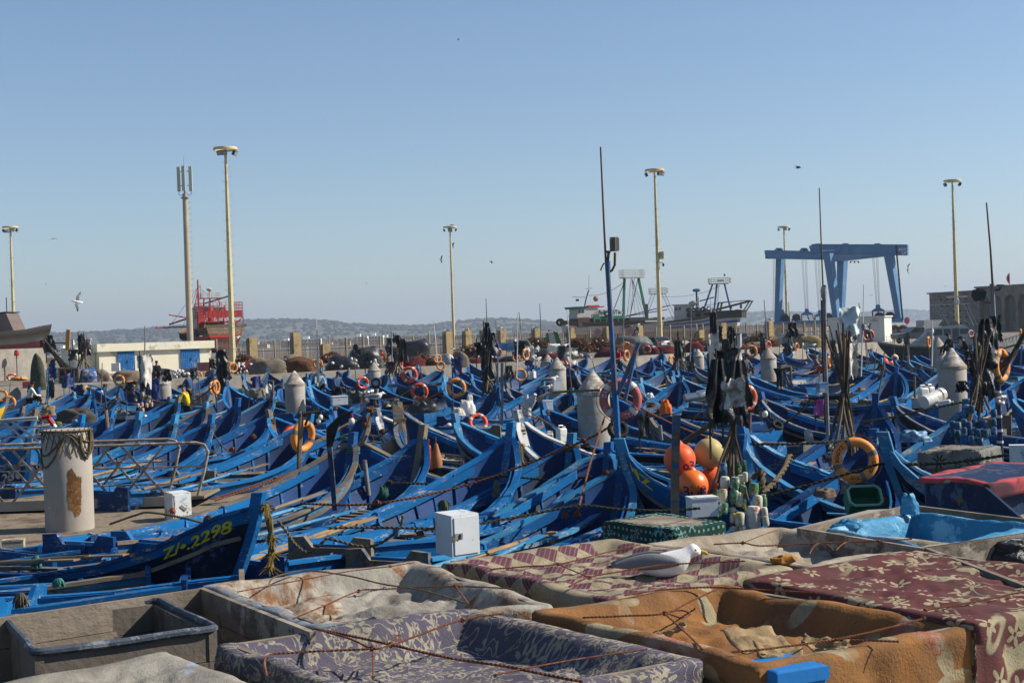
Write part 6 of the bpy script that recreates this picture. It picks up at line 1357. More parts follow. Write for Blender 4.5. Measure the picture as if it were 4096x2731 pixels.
for x, y in ((1690, 250), (1790, 240), (1810, 290), (1730, 380), (1780, 370), (1850, 330), (1870, 335), (1790, 440), (1840, 380), (1900, 370), (1700, 300), (1760, 415)): barrel_float(x*.319, 1500+y*.319, 13, 18, 66+rr.uniform(-1, 1), Mpwf, uniq('pinkish white float, @hanging left of the yellow-shirt pile'), G4)
barrel_float(3235, 1745, 60, 27, 25, mat('grey_speckled_float', (.4, .4, .38), .9, .2, 20), 'grey speckled float lying on a pole left of the big tilted lifebuoy', G3, None, 80)
# ================================================================ RAG FLAGS ON POLES
Mblkpl = mat('black_plastic', (.014, .015, .017), .38, .3, 4, (.04, .044, .05), .3, 6, .8); Mwrag = mat('white_rag', (.62, .57, .50), .9, .1, 3, (.45, .38, .3), .3, 5, .4); Mbrag = mat('pale_blue_plastic', (.56, .64, .64), .6, .08, 3, (.45, .42, .32), .3, 4, .4); Msilver = mat('silver_plastic', (.50, .49, .46), .35, .15, 5, (.3, .28, .25), .3, 7, .7, metal=.3)
def rag(par, c, w, h, m, seed, hang=.5, Tm=None, nu=34, nv=24, name='rag'):
	"""crumpled sheet: c centre (local), w,h in m"""
	rs = random.Random(seed); sx = rs.random()*50; a = MB(); v1 = m is Mblkpl and seed % 3 != 2; amp = .22*min(w, h)
	tl, tr, bl, br = rs.uniform(-.15, .1), rs.uniform(-.1, .15), rs.uniform(-.2, .25), rs.uniform(-.25, .2)
	def fn(u, v):
		n = noise.noise(V((u*2.2, v*1.6, sx))); n2 = noise.noise(V((u*5, v*4, sx+9))); n3 = noise.noise(V((u*2, v*2, sx+20)))
		x = (u-.5)*w*(1+.25*n3)+w*.18*n*(v); z = (v-.5)*h+h*((tl*(1-u)+tr*u)*v+(bl*(1-u)+br*u)*(1-v))+.1*h*n2
		if v1:
			g = .42+.58*(1-v)**.7; x = (u-.5)*w*1.15*g*(1+.2*n3)+w*.16*n*(1-v); z = (v-.5)*h+.12*h*noise.noise(V((u*3, sx, 2)))*(1-v)-.10*h*abs(math.sin(u*5+sx))*(1-v)
			return V(c)+V((x, .10*w*math.sin(u*16+5*n3+sx)*g+amp*.7*n+.05*w*n2, z))
		return V(c)+V((x, amp*(1.6*n+.8*n2)+.12*w*math.sin(u*7+sx), z))
	a.grid(fn, nu, nv); f2 = []
	for j in range(nv):
		for i in range(nu):
			u, v = (i+.5)/nu, (j+.5)/nv; e = min(u, 1-u, v*1.2)*2.4+.42*noise.noise(V((u*4.5, v*4.5, sx+31)))+.22*noise.noise(V((u*11, v*3, sx+40)))
			if e > .14-.1*(v > .8): f2.append(a.f[j*nu+i])
	a.f = f2; a.m = [0]*len(f2); o = a.build(name, m, par, True, 60); return o
def pole_bundle(name, tie, tops, bots, Y, label, m=None, r=.022, grp=None, lab_each=None):
	tx, ty = tie
	for i, ((x0, y0), (x1, y1)) in enumerate(zip(tops, bots)):
		d = .25*math.sin(i*2.4); p0, pm, p1 = at(x1, y1, Y+d), at(tx+(i % 5-2)*4, ty, Y+.08*math.sin(i*1.9)), at(x0, y0, Y-d*.6)
		pts = [p0, p0.lerp(pm, .5)+V((rr.uniform(-.03, .03), 0, 0)), pm, pm.lerp(p1, .5)+V((rr.uniform(-.02, .02), 0, 0)), p1]; a = MB(); a.tube([q-p0 for q in pts], [r*1.1, r, r*.95, r*.85, r*.7], 6)
		o = a.build('flag_pole', Mpole if i % 3 else Mpoled, None); o.location = p0; tag(o, uniq('@'+(lab_each % ('left' if i < len(tops)/3 else 'middle' if i < 2*len(tops)/3 else 'right'))), 'pole', grp)
def hung(px, py, wpx, hpx, Y, m, label, seed, name='rag_flag', cat='flag', grp='torn rag flags on the boat poles', staff=True, yaw=0):
	k = Y/FPX; o = at(px, py, Y); t = thing(name, o, label, cat, grp, R_(yaw)); rag(t, (0, 0, 0), wpx*k, hpx*k, m, seed, name='cloth')
	if staff: a = MB(); a.tube([(-wpx*k*.35, .02, -hpx*k*1.1), (-wpx*k*.32, .02, hpx*k*.6)], .018*max(1, Y/45), 5); a.build('staff', Mpoled, t)
	return t
pole_bundle('b1', (2932, 1712), [(2900+i*7, 1470+((i*37) % 60)) for i in range(14)], [(2838, 1985), (2856, 2030), (2852, 1960), (2872, 1930), (2880, 1975), (2893, 1880), (2905, 1900), (2925, 2120), (2930, 1900), (2950, 1945), (2966, 1960), (2998, 2020), (3008, 1945), (2920, 1905)], 21.8, '', None, .021, 'flag poles in the large bundle right of centre', 'long driftwood flag pole, %s of the bundle above the barrel floats')
for i, q in enumerate([(2880, 1560, 130, 250, 21.6, Mblkpl, 'large black plastic sheet hanging at the left of the big flag bundle'), (2950, 1545, 130, 210, 21.2, Mblkpl, 'black plastic sheet at the right of the big flag bundle'), (2905, 1470, 120, 130, 21.9, Mblkpl, 'black plastic sheet topping the big flag bundle'), (2930, 1625, 120, 150, 21.5, Mblkpl, 'lowest black plastic sheet above the pole tie'),
		(2935, 1570, 90, 110, 20.9, Msilver, 'crumpled silver plastic bag in front of the black sheets'), (2868, 1700 - 140 + 40, 60, 130, 21.9, Mblkpl, 'narrow black strip hanging left in the big flag bundle'), (2855, 1290, 40, 85, 40, Mblkpl, 'single dark flag flying above the white rag right of the camera mast'), (2856, 1395, 50, 130, 40, Mwrag, 'long dirty white rag above the big black bundle'), (2870, 1340, 40, 60, 41, Mblkpl, 'black twisted rag between the dark flag and white rag'),
		(2905, 1390, 45, 70, 42, Mblkpl, 'black flag right of the long dirty white rag'), (2925, 1345, 45, 80, 44, Mblkpl, 'upper black flag below the blue trawler stern'), (2955, 1400, 28, 110, 42, Mwrag, 'narrow white streamer right of the black flags'), (2715, 1400, 45, 80, 60, Mblkpl, 'black flag pair right of the camera-box mast'),
		(3398, 1282, 85, 108, 30, Mbrag, 'pale bluish plastic sheet flying before the white kiosk'), (3395, 1345, 70, 60, 30.2, Mblkpl, 'black plastic below the pale bluish sheet'), (3410, 1440, 50, 130, 29, Mwrag, 'torn white cloth trailing from the tall pole bundle'), (3385, 1400, 36, 70, 29.6, Mwrag, 'small white cloth knotted high in the tall pole bundle'), (3333, 1395, 22, 60, 30, Mblkpl, 'black pennant left of the tall pole bundle'), (3465, 1308, 45, 26, 60, Mspole, 'grey diamond radar flag before the kiosk door'),
		(3945, 1340, 90, 130, 29, Mblkpl, 'upper left black plastic of the right flag bundle'), (3985, 1320, 50, 100, 29.3, Mblkpl, 'upper right black plastic of the right flag bundle'), (3935, 1410, 110, 110, 28.6, Mblkpl, 'middle black plastic of the right flag bundle'), (3850, 1545, 60, 45, 28, Mblkpl, 'black flag flapping left below the right flag bundle'), (3930, 1480, 100, 120, 28.8, Mblkpl, 'lower black plastic of the right flag bundle'), (3950, 1555, 60, 60, 27.8, Mblkpl, 'black rag hanging under the right lifebuoy'), (3915, 1610, 60, 80, 28.4, Mblkpl, 'dark rag at the foot of the right flag bundle'), (4006, 1592, 50, 38, 27.5, mat('pinkish_plastic', (.45, .38, .38), .4, .1, 5), 'pinkish crumpled plastic bag on the right mast'),
		(1948, 1330, 40, 80, 60, Mblkpl, 'black twisted rag high on the central rag bundle'), (1965, 1375, 55, 90, 60, Mblkpl, 'dark grey rag at the right of the central rag bundle'), (1925, 1400, 60, 80, 60.4, Mblkpl, 'black bag at the left of the central rag bundle'), (1950, 1450, 60, 90, 60, Mblkpl, 'lower black rag of the central rag bundle'), (1950, 1490, 50, 60, 59.5, Mblkpl, 'lowest black rag above the white poles of the central bundle'),
		(1565, 1395, 45, 75, 80, Mblkpl, 'left hanging black flag below the beach hotel'), (1590, 1380, 45, 80, 80.4, Mblkpl, 'middle hanging black flag below the beach hotel'), (1612, 1400, 40, 90, 80, Mblkpl, 'right hanging black flag below the beach hotel'), (1465, 1440, 16, 48, 80, Mnavy, 'dark blue furled flag beside the small far pile'),
		(886, 1430, 60, 60, 70, Mblkpl, 'black flag at the top of the rag pole by the shed'), (890, 1480, 70, 70, 70, Mblkpl, 'middle black rag of the pole by the shed'), (893, 1525, 50, 60, 70.3, Mblkpl, 'lower black rag of the pole by the shed'), (848, 1455, 30, 40, 70.4, Mblkpl, 'small black pennant left of the rag pole by the shed'), (668, 1500, 40, 50, 75, Mblkpl, 'grey black flag right of the yellow-shirt pile'), (775, 1495, 30, 40, 76, Mblkpl, 'black bag hanging below the second shed door'),
		(578, 1470, 58, 115, 60, Mwrag, 'large ragged white sheet flying before the first blue door'), (575, 1530, 40, 60, 60.4, Mblkpl, 'black rag under the ragged white sheet'), (515, 1550, 50, 30, 62, Mblkpl, 'black drooping rag left of the ragged white sheet'), (200, 1375, 50, 70, 100, Mblkpl, 'black plastic at the tip of the leaning pole sheaf'), (166, 1373, 16, 26, 100, Mblkpl, 'small black rag left of the leaning pole sheaf'),
		(325, 1375, 36, 80, 100, Mblkpl, 'tall black rag flag left of the cream shed'), (348, 1370, 40, 36, 100, Mwrag, 'white torn flag left of the cream shed'), (352, 1402, 30, 40, 100.4, Mblkpl, 'lower black rag flag left of the cream shed'), (292, 1425, 40, 50, 99, Mblkpl, 'black rag left of the black and white flags'), (294, 1372, 14, 26, 101, Mwband, 'small white triangular flag before the hills'), (147, 1580, 26, 45, 70, Mblkpl, 'black jacket hung on a post by the yellow hull'),
		(165, 1508, 22, 20, 90, Mblue, 'small blue pennant by the netted stack'), (3170, 1320, 50, 60, 75, Mblkpl, 'black flags on the leaning pole inside the boat lift'), (2298, 1395, 24, 70, 90, Mblkpl, 'black rag on the thin pole left of the green trawler'), (2080, 1395, 50, 50, 85, Mblkpl, 'black plastic before the white jerrycans'), (3050, 1370, 24, 80, 85, Mblkpl, 'dark hooded rag left of the boat lift'), (1995, 1585, 22, 70, 46, mat('blue_rag', (.03, .14, .28), .8, .2, 3), 'blue rag draped beside the two grey posts'), (2575, 1700, 50, 95, 33, Mblkpl, 'black plastic sheet hanging behind the AMZ hull'), (3275, 1630, 40, 60, 36, mat('magenta_rag', (.55, .12, .38), .7, .1, 3), 'pink magenta rag at the pole bundle')]):
	hung(*q[:7], seed=i+3, staff=(i % 3 != 1))
pole_bundle('b2', (3378, 1560), [(3300, 1330), (3318, 1300), (3330, 1360), (3345, 1320), (3352, 1290), (3362, 1340), (3372, 1290), (3380, 1350), (3388, 1320), (3396, 1360)], [(3298, 1850), (3320, 1860), (3342, 1790), (3364, 1800), (3376, 1760), (3395, 1740), (3405, 1830), (3424, 1860), (3445, 1870), (3414, 1760)], 25, '', None, .026, 'flag poles in the tall bundle behind the tilted lifebuoy', 'tall driftwood pole, %s of the bundle behind the tilted lifebuoy')
pole_bundle('b3', (3915, 1500), [(3880, 1400), (3900, 1330), (3925, 1380), (3935, 1300), (3955, 1360), (3965, 1330)], [(3850, 1740), (3868, 1700), (3880, 1690), (3915, 1680), (3930, 1650), (3960, 1640)], 28.2, '', None, .026, 'flag poles in the right flag bundle', 'brown bamboo pole, %s of the right black flag bundle')
pole_bundle('b4', (1950, 1500), [(1940+i*3, 1400) for i in range(8)], [(1930+i*8, 1580-(i % 3)*8) for i in range(8)], 60, '', None, .045, 'pale flag poles in the central rag bundle', 'pale thin pole, %s of the central black rag bundle')
pole_bundle('b5', (1590, 1440), [(1565+i*8, 1390) for i in range(7)], [(1540+i*14, 1505) for i in range(7)], 80, '', None, .045, 'flag poles under the far black flags', 'thin brown pole, %s of the hanging black flags')
pole_bundle('b6', (225, 1425), [(175+i*4, 1352+i*5) for i in range(7)], [(245+i*7, 1470) for i in range(7)], 100, '', None, .06, 'poles of the leaning sheaf on the quay', 'dark pole, %s of the leaning sheaf left of the shed')
pole_bundle('b7', (335, 1430), [(312+i*9, 1345+(i % 2)*20) for i in range(6)], [(308+i*12, 1475) for i in range(6)], 100, '', None, .05, 'poles of the upright sheaf left of the shed', 'thin pole, %s of the upright sheaf left of the shed')
pole_bundle('b8', (2715, 1420), [(2690+i*9, 1350+(i % 3)*12) for i in range(6)], [(2688+i*12, 1480) for i in range(6)], 75, '', None, .045, 'pale poles right of the camera mast', 'pale pole, %s of the sheaf right of the camera mast')
# ================================================================ HEAPS ON THE QUAY
Mmnet = mat('maroon_net', (.115, .018, .022), .95, .3, 3, (.05, .012, .012), .4, 6, .6); Mbnet = mat('blue_net', (.06, .15, .26), .95, .2, 4, (.2, .28, .34), .35, 8, .6); Mtnet = mat('tan_net', (.24, .18, .12), .95, .2, 3, (.14, .1, .07), .4, 6, .6); Mgnet = mat('grey_brown_net', (.20, .165, .125), .95, .2, 3, (.12, .1, .08), .4, 6, .6); Mynet = mat('yellowish_net', (.26, .20, .09), .95, .2, 3, (.16, .12, .06), .4, 6, .6)
Mtrap = mat('rusty_trap_wire', (.11, .05, .025), .9, .4, 2, (.2, .09, .03), .4, 5); Mtarpg = mat('grey_tarpaulin', (.12, .125, .12), .6, .15, 1.5, (.18, .18, .17), .35, 3, .5)
def gpos(px, py): return atz(px, py, QZ)
def heap(px, py, w, h, m, label, name='net_heap', cat='net heap', floats=0, fm=None, lean=.5, seed=1, yd=.6):
	o = gpos(px, py); k = o.y/FPX; W_, H = w*k, h*k; t = thing(name, o, label, cat)
	a = MB(); rs = random.Random(seed+px); s0 = rs.random()*40; nu, nv = 30, 12
	def surf(u, v):
		th = 2*PI*u; r = math.cos(v*PI/2)**lean if v < 1 else 0; n = 1+.28*noise.noise(V((math.cos(th)*1.6, math.sin(th)*1.6, v*2+s0)))+.1*noise.noise(V((math.cos(th)*5, math.sin(th)*5, v*6+s0)))
		return V((W_/2*r*math.cos(th)*n, W_/2*yd*r*math.sin(th)*n, H*math.sin(v*PI/2)*(1+.2*noise.noise(V((math.cos(th)*1.2*r, math.sin(th)*r*1.2, s0+7))))))
	a.grid(surf, nu, nv); a.build('netting' if 'net' in name else 'pile', m, t, True, 180)
	if floats:
		bm = MB(); bm.ball((0, 0, 0), (.13, .10, .09), 8, 6); me = bm.mesh('float', fm or Mwband)
		for i in range(floats):
			p = surf(rs.uniform(.5, 1.0), rs.uniform(.02, .75)); q = link('float', me, t); q.location = p*1.02; q.rotation_euler = (rs.random()*3, rs.random()*3, rs.random()*3); s_ = rs.uniform(.7, 1.3); q.scale = (s_, s_, s_)
	return t, surf
heap(990, 1492, 170, 44, Mmnet, 'large maroon net heap with white floats below the tallest mast', floats=70); heap(720, 1516, 95, 38, Mmnet, 'maroon net heap with white floats in front of the shed wall', floats=55); heap(1102, 1486, 75, 34, Mmnet, 'maroon net heap between the two bent workers', floats=8); heap(520, 1522, 72, 26, Mmnet, 'dark red net heap under the first blue door', floats=14)
heap(630, 1518, 60, 26, Mmnet, 'small maroon net heap beside the dark-haired seated man', floats=4)
heap(1212, 1482, 92, 40, Mbnet, 'faded blue net heap on the quay edge'); heap(1030, 1466, 68, 34, Mtnet, 'rounded tan net mound left of the bent workers'); heap(1165, 1458, 74, 40, Mgnet, 'grey brown net mound behind the bent workers'); heap(1370, 1480, 110, 48, Mtnet, 'tan net mound left of the black tarp heap', yd=.5)
heap(1250, 1468, 70, 30, mat('pale_canvas', (.42, .38, .31), .9, .1, 2, bump=.4), 'pale canvas bundle above the blue net heap', 'canvas_bundle', 'canvas')
heap(1845, 1470, 60, 62, Mgnet, 'shaggy brown net hung over a heap left of the rag bundle'); heap(1790, 1465, 60, 46, mat('clear_plastic_heap', (.36, .38, .38), .4, .15, 3, (.2, .2, .2), .35, 5, .5), 'greyish plastic wrapped heap right of the black tarps', 'plastic_heap', 'heap')
heap(2200, 1446, 130, 34, Mmnet, 'dark maroon net spread behind the twin piles'); heap(2600, 1424, 80, 38, Mmnet, 'maroon net heap before the black hatchback'); heap(2217, 1424, 62, 48, mat('white_bulk_bag', (.60, .58, .54), .8, .06, 3, bump=.3), 'big white bulk bag behind the twin piles', 'bulk_bag', 'bag', lean=.25); heap(1980, 1452, 70, 26, Mmnet, 'maroon net below the blue truck bed', floats=5)
heap(3240, 1392, 105, 48, Mynet, 'yellowish brown net heap right of the leaning black flags'); heap(3095, 1386, 55, 26, Mmnet, 'maroon net bundle left of the yellowish heap'); heap(3615, 1352, 62, 34, mat('brown_net', (.13, .06, .04), .95, .2, 3), 'humped brown net heap under the no parking sign'); heap(2740, 1405, 60, 40, mat('beige_tarp', (.45, .4, .31), .8, .1, 2, bump=.4), 'beige tarpaulin bundle right of the camera-box mast', 'tarp_bundle', 'tarpaulin'); heap(3035, 1415, 60, 26, Mmnet, 'red brown nets above the pile below the boat lift')
heap(1462, 1478, 150, 92, Mblkpl, 'large black tarpaulin heap with rusty traps at its right', 'tarp_heap', 'tarpaulin', lean=.35); heap(1672, 1450, 120, 88, Mblkpl, 'domed black tarpaulin over stacked traps', 'tarp_heap', 'tarpaulin', lean=.3)
heap(2530, 1418, 165, 70, Mtarpg, 'grey tarpaulin heap beside the black hatchback', 'tarp_heap', 'tarpaulin', lean=.25)
heap(155, 1560, 66, 150, mat('mossy_net', (.11, .11, .07), .95, .3, 2, (.06, .06, .05), .4, 5, .6), 'tall net-covered stack tapering to a tip at left', 'net_stack', 'net stack', lean=.8)
heap(355, 1536, 75, 62, mat('blue_tarp_dark', (.03, .10, .30), .7, .2, 3, (.4, .38, .3), .4, 3, .5), 'blue and cream tarpaulins heaped right of the netted cage', 'tarp_bundle', 'tarpaulin', lean=.3); heap(338, 1534, 42, 36, Mblkpl, 'black plastic bag in front of the blue tarpaulins', 'plastic_bag', 'bag', lean=.3)
heap(410, 1532, 70, 52, mat('bait_pot_pile', (.20, .15, .11), .9, .4, 9, (.5, .45, .4), .3, 14, .6), 'pile of small pale bait pots left of the first blue door', 'pot_pile', 'pots')
heap(85, 1500, 70, 48, Mdark, 'black crates and panels stacked at the left edge', 'crate_stack', 'crates', lean=.15)
def traps(px, py, w, h, label, seed, n=150, fl=12):
	o = gpos(px, py); k = o.y/FPX; W_, H = w*k, h*k; t = thing('trap_heap', o, label, 'fishing traps'); rs = random.Random(seed); a = MB()
	for i in range(n):
		x = rs.uniform(-.5, .5)*W_; zt = H*max(.25, 1-abs(x/W_*2)**2.5*.7); z = rs.uniform(.05, 1)*zt; y = rs.uniform(-.5, .5)*W_*.4; r = rs.uniform(.22, .42)
		T = rotm(rs.uniform(-.9, .9), rs.uniform(-.9, .9), 0); a.torus((x, y, z), r, .04, T, 9, 4)
	m_ = a.build('wire_cages', Mtrap, t, False); m_['kind'] = 'stuff'
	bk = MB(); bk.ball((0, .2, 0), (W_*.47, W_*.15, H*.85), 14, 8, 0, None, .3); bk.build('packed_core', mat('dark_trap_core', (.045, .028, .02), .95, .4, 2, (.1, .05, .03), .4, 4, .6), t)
	bm = MB(); bm.ball((0, 0, 0), .12, 7, 5);
	for c_ in (Mof, Myf, Mwband):
		me = bm.mesh('float', c_)
		for i in range(fl//3): q = link('float', me, t); q.location = (rs.uniform(-.45, .45)*W_, -W_*.22, rs.uniform(.1, .85)*H)
for i, q in enumerate(((975, 1462, 78, 40, 'rusty wire traps stacked beside the tallest mast'), (1330, 1452, 110, 36, 'rusty wire traps with bicycles left of the first black tarp'), (1500, 1468, 90, 66, 'rusty traps and floats under the first black tarp'), (1690, 1466, 90, 40, 'cylinder traps under the domed black tarp'), (1878, 1448, 115, 62, 'rusty trap stack behind the shaggy net'), (2145, 1424, 115, 72, 'tangled rusty trap heap before the refuse truck'),
		(2310, 1412, 110, 58, 'rusty trap heap below the green trawler bow'), (2395, 1408, 115, 58, 'dark trap heap left of the tall grey mast'), (2790, 1398, 115, 40, 'rusty traps right of the beige tarpaulin'), (3040, 1388, 115, 52, 'trap heap left of the boat lift'), (20, 1520, 60, 46, 'rusty pots at the left picture edge'))): traps(*q, seed=i)
def qbox(px, py, w, h, m, label, name, cat, d=1.0, slats=0, m2=None, rz=.25):
	o = gpos(px, py); k = o.y/FPX; W_, H = w*k, h*k; t = thing(name, o, label, cat, None, rz)
	a = MB(); a.box((0, d/2, H/2), (W_, d, H)); b_ = a.build('body', m, t, False)
	for i in range(slats): a = MB(); a.box((0, -.02, H*(i+.5)/slats), (W_*.96, .05, H/slats*.82)); a.build('slat', m2 or m, b_, False)
	return t, W_, H
qbox(211, 1540, 52, 62, Mwood, 'weathered blue and white plank cupboard by the netted cage', 'cupboard', 'cupboard', 1.2, 4, mat('flaking_blue_white', (.32, .38, .42), .8, .15, 3, (.06, .18, .36), .4, 4)); qbox(211, 1478, 60, 6, Mblue, 'blue plank lying on top of the plank cupboard', 'plank', 'plank', 1.2)
t, W_, H = qbox(275, 1540, 72, 68, mat('dark_cage_fill', (.03, .035, .03), .95, .4, 4, (.08, .1, .08), .4, 6), 'netted steel cage full of dark buoys on the quay', 'net_cage', 'cage', 1.4)
a = MB()
for x in (-.5, -.17, .17, .5): a.tube([(x*W_, -.06, 0), (x*W_, -.06, H)], .035, 5)
for z in (.03, .5, .97): a.tube([(-.5*W_, -.06, z*H), (.5*W_, -.06, z*H)], .035, 5)
for x in (-.5, .0): a.tube([(x*W_, -.06, 0), ((x+.5)*W_, -.06, H)], .02, 5)
a.build('cage_frame', Mtrap, t)
qbox(380, 1535, 30, 34, Mrustp, 'rusty drum box right of the blue tarpaulins', 'drum_box', 'box'); qbox(112, 1552, 42, 26, mat('red_box', (.32, .05, .07), .7, .15, 2), 'faded red box on the quay edge at left', 'box', 'box'); qbox(202, 1478, 26, 50, Mochre, 'ochre gate pillar behind the leaning pole sheaf', 'stone_pillar', 'pillar', .8)
a = MB(); p0, p1 = at(269, 1400, 105), at(273, 1318, 105); a.beam(p0-p0, p1-p0, .28, .08); q = a.build('orange_plank', mat('orange_plank_paint', (.55, .28, .06), .7, .1, 2), None, False); q.location = p0; tag(q, 'upright orange plank against the hills at left', 'plank')
a = MB(); p0, p1 = at(175, 1371, 130), at(266, 1371, 130); a.beam(p0-p0, p1-p0, .12, .15); q = a.build('timber_beam', Mbrown, None, False); q.location = p0; tag(q, 'horizontal brown timber spar left of the orange plank', 'timber')
a = MB(); a.tube([(0, 0, 0), (0, 0, 2.1)], .06, 8); a.lathe([(.2, 0), (.22, .1), (.16, .45), (0, .5)], 12, Matrix.Translation((0, 0, 2.05)), 1); q = a.build('beacon_post', [Mspole, Mlight], None); q.location = gpos(70, 1520); tag(q, 'grey post with red beacon lamp at left', 'beacon')
Mgraf = mat('faded_red_paint', (.30, .13, .10), .9, .2, 3)
p0, p1 = QL[0], QL[1]; dv = V((p1[0]-p0[0], p1[1]-p0[1], 0)).normalized()
dd = ray(222, 1555); k_ = dd.x/dd.y; e = V((p1[0]-p0[0], p1[1]-p0[1])); s_ = (p0[0]-k_*p0[1])/(k_*e.y-e.x); P0 = V((p0[0]+e.x*s_, p0[1]+e.y*s_, .55)); n_ = V((dv.y, -dv.x, 0))
vs, fs = text_mesh('CHA   K4', .8); a = MB(); a.add([P0+n_*.03+dv*x*1.6+V((0, 0, y)) for x, y, z in vs], fs); q = a.build('graffiti', Mgraf, None, False); tag(q, 'faded red spray-painted letters on the concrete quay wall at left', 'graffiti')
Mjer = mat('white_plastic', (.66, .65, .61), .4, .05, 3, (.5, .45, .35), .25, 5); Mjery = mat('cream_plastic', (.55, .5, .38), .45, .06, 3)
def jerrycan(loc, s, rz, label, m=None, lie=0, grp='plastic jerrycans'):
	t = thing('jerrycan', loc, label, 'jerrycan', grp, rz); t.rotation_euler = (R_(lie), 0, rz)
	a = MB(); a.box((0, 0, s*.5), (s*.62, s*.45, s*.86), None, 0, .94); b_ = a.build('can', m or Mjer, t); bv = b_.modifiers.new('b', 'BEVEL'); bv.width = s*.1; bv.segments = 3
	a = MB(); a.tube([(-s*.2, 0, s*.9), (-s*.18, 0, s*1.08), (s*.1, 0, s*1.08), (s*.14, 0, s*.9)], s*.045, 6); a.build('handle', m or Mjer, t); a = MB(); a.tube([(s*.22, 0, s*.92), (s*.22, 0, s*1.04)], s*.07, 8); a.build('cap', Mdark if m else Mjery, t); return t
for px, py, s, Y, rz, lab, lie in ((2247, 1775, .42, 35, .6, 'big white jerrycan on the striped boat beside the stout pile', 0), (2196, 1772, .30, 35.5, .2, 'smaller white jerrycan on the striped boat beside the stout pile', 20), (3694, 1612, .42, 36, .3, 'square cream jerrycan in the black round bow', 0), (3722, 1598, .36, 36.5, .5, 'cream jerrycan behind the square one in the black round bow', 0), (3748, 1618, .36, 35.5, 1.2, 'white bottle jerrycan lying in the black round bow', 80), (2120, 1520, .4, 72, .4, 'white jerrycan pair left of the twin piles, left one', 0), (2135, 1516, .42, 72, .9, 'white jerrycan pair left of the twin piles, right one', 0), (1880, 1612, .3, 50, .4, 'white jerrycan beneath the orange ring on the blue stake', 0)):
	jerrycan(at(px, py, Y), s, rz, lab, None, lie)
for i in range(12): jerrycan(at(2112+(i % 4)*11+(i//4)*2, 1442-(i//4)*17, 96), .42, i*.7, uniq('white jerrycan, @in the hanging cluster left of the white bulk bag'), None, (i*50) % 90)
a = MB(); T = rotm(0, R_(75), R_(30)); a.lathe([(.0, -.35), (.17, -.34), (.18, -.2), (.16, -.18), (.16, .2), (.18, .22), (.17, .34), (.0, .35)], 16, T); q = a.build('white_drum', Mjer, None); q.location = at(3733, 1592, 35.6); tag(q, 'white plastic cylinder lying on the jerrycans at the black round bow', 'drum')
for i, (px, py, ti) in enumerate(((2108, 1625, 0), (2122, 1612, 30))): a = MB(); a.lathe([(0, -.42), (.13, -.4), (.14, -.3), (.14, .2), (.06, .34), (.06, .42), (0, .42)], 12, rotm(R_(ti), R_(ti), 0)); q = a.build('gas_bottle', mat('white_bottle', (.55, .57, .58), .5, .05, 3), None); q.location = at(px, py, 50); tag(q, ['upright white gas bottle at a blue bow right of centre', 'tilted white gas bottle leaning on the upright one'][i], 'gas bottle')
def lump(px, py, w, h, Y, m, label, name, cat, seed=0, lean=.35, yd=.8):
	o = at(px, py, Y); k = Y/FPX; W_, H = w*k, h*k; a = MB(); s0 = seed*3.7+px*.01
	def surf(u, v):
		th = 2*PI*u; r = math.cos(v*PI/2)**lean if v < 1 else 0; n = 1+.35*noise.noise(V((math.cos(th)*1.8, math.sin(th)*1.8, v*2+s0)))+.12*noise.noise(V((math.cos(th)*6, math.sin(th)*6, v*7+s0)))
		return V((W_/2*r*math.cos(th)*n, W_/2*yd*r*math.sin(th)*n, H*math.sin(v*PI/2)*n))
	a.grid(surf, 30, 12); q = a.build(name, m, None, True, 180); q.location = o; tag(q, label, cat); return q
Mnavyt = mat('navy_tarpaulin', (.03, .055, .20), .5, .25, 3, (.08, .10, .22), .4, 4, .8); Mbrt = mat('brown_grey_tarp', (.085, .075, .065), .9, .2, 2, bump=.5)
lump(1510, 1962, 150, 78, 28.5, Mnavyt, 'crumpled navy tarpaulin heap in a blue boat near centre', 'tarpaulin', 'tarpaulin', 1); lump(1450, 1975, 70, 44, 28, Mnavyt, 'smaller navy tarpaulin fold left of the heap', 'tarpaulin', 'tarpaulin', 2); lump(1535, 1990, 40, 44, 27.6, Mdf, 'dark green drum shape under the navy tarpaulin', 'drum', 'drum', 3)
lump(828, 1752, 64, 44, 46, Mblkpl, 'black jacket bundle over an engine left of SALA', 'jacket_bundle', 'jacket', 4); lump(300, 1690, 160, 48, 52, Mbrt, 'long brown grey tarpaulin over a boat behind the flat-topped pile', 'tarpaulin', 'tarpaulin', 5, .3, .4); lump(150, 1690, 90, 34, 48, Mbrt, 'brown grey tarpaulin end above the red taped rail', 'tarpaulin', 'tarpaulin', 6, .25)
lump(195, 1660, 55, 36, 58, mat('tan_sack', (.32, .23, .12), .9, .15, 3, bump=.5), 'tan canvas sack in a boat at left', 'sack', 'sack', 7); lump(1870, 1655, 62, 50, 44, Mjer, 'large white sack in the boat right of the red lettered ring', 'sack', 'sack', 8, .25); lump(1835, 1662, 48, 30, 43.5, Mwrag, 'white crumpled sheet left of the large white sack', 'sheet', 'sheet', 9)
lump(1030, 1590, 70, 36, 62, mat('grey_bundle', (.22, .2, .17), .9, .2, 3, bump=.5), 'grey tied tarpaulin roll left of the TITI pile', 'tarpaulin_roll', 'tarpaulin', 10); lump(2663, 1652, 44, 46, 34, mat('orange_bag', (.62, .13, .02), .6, .15, 3, bump=.5), 'orange bag over an engine left of the tall pole bundle', 'bag', 'bag', 11); lump(1690, 1650, 110, 44, 46, Mblkpl, 'black plastic heap under the lower red lifebuoy', 'plastic_heap', 'plastic', 12)
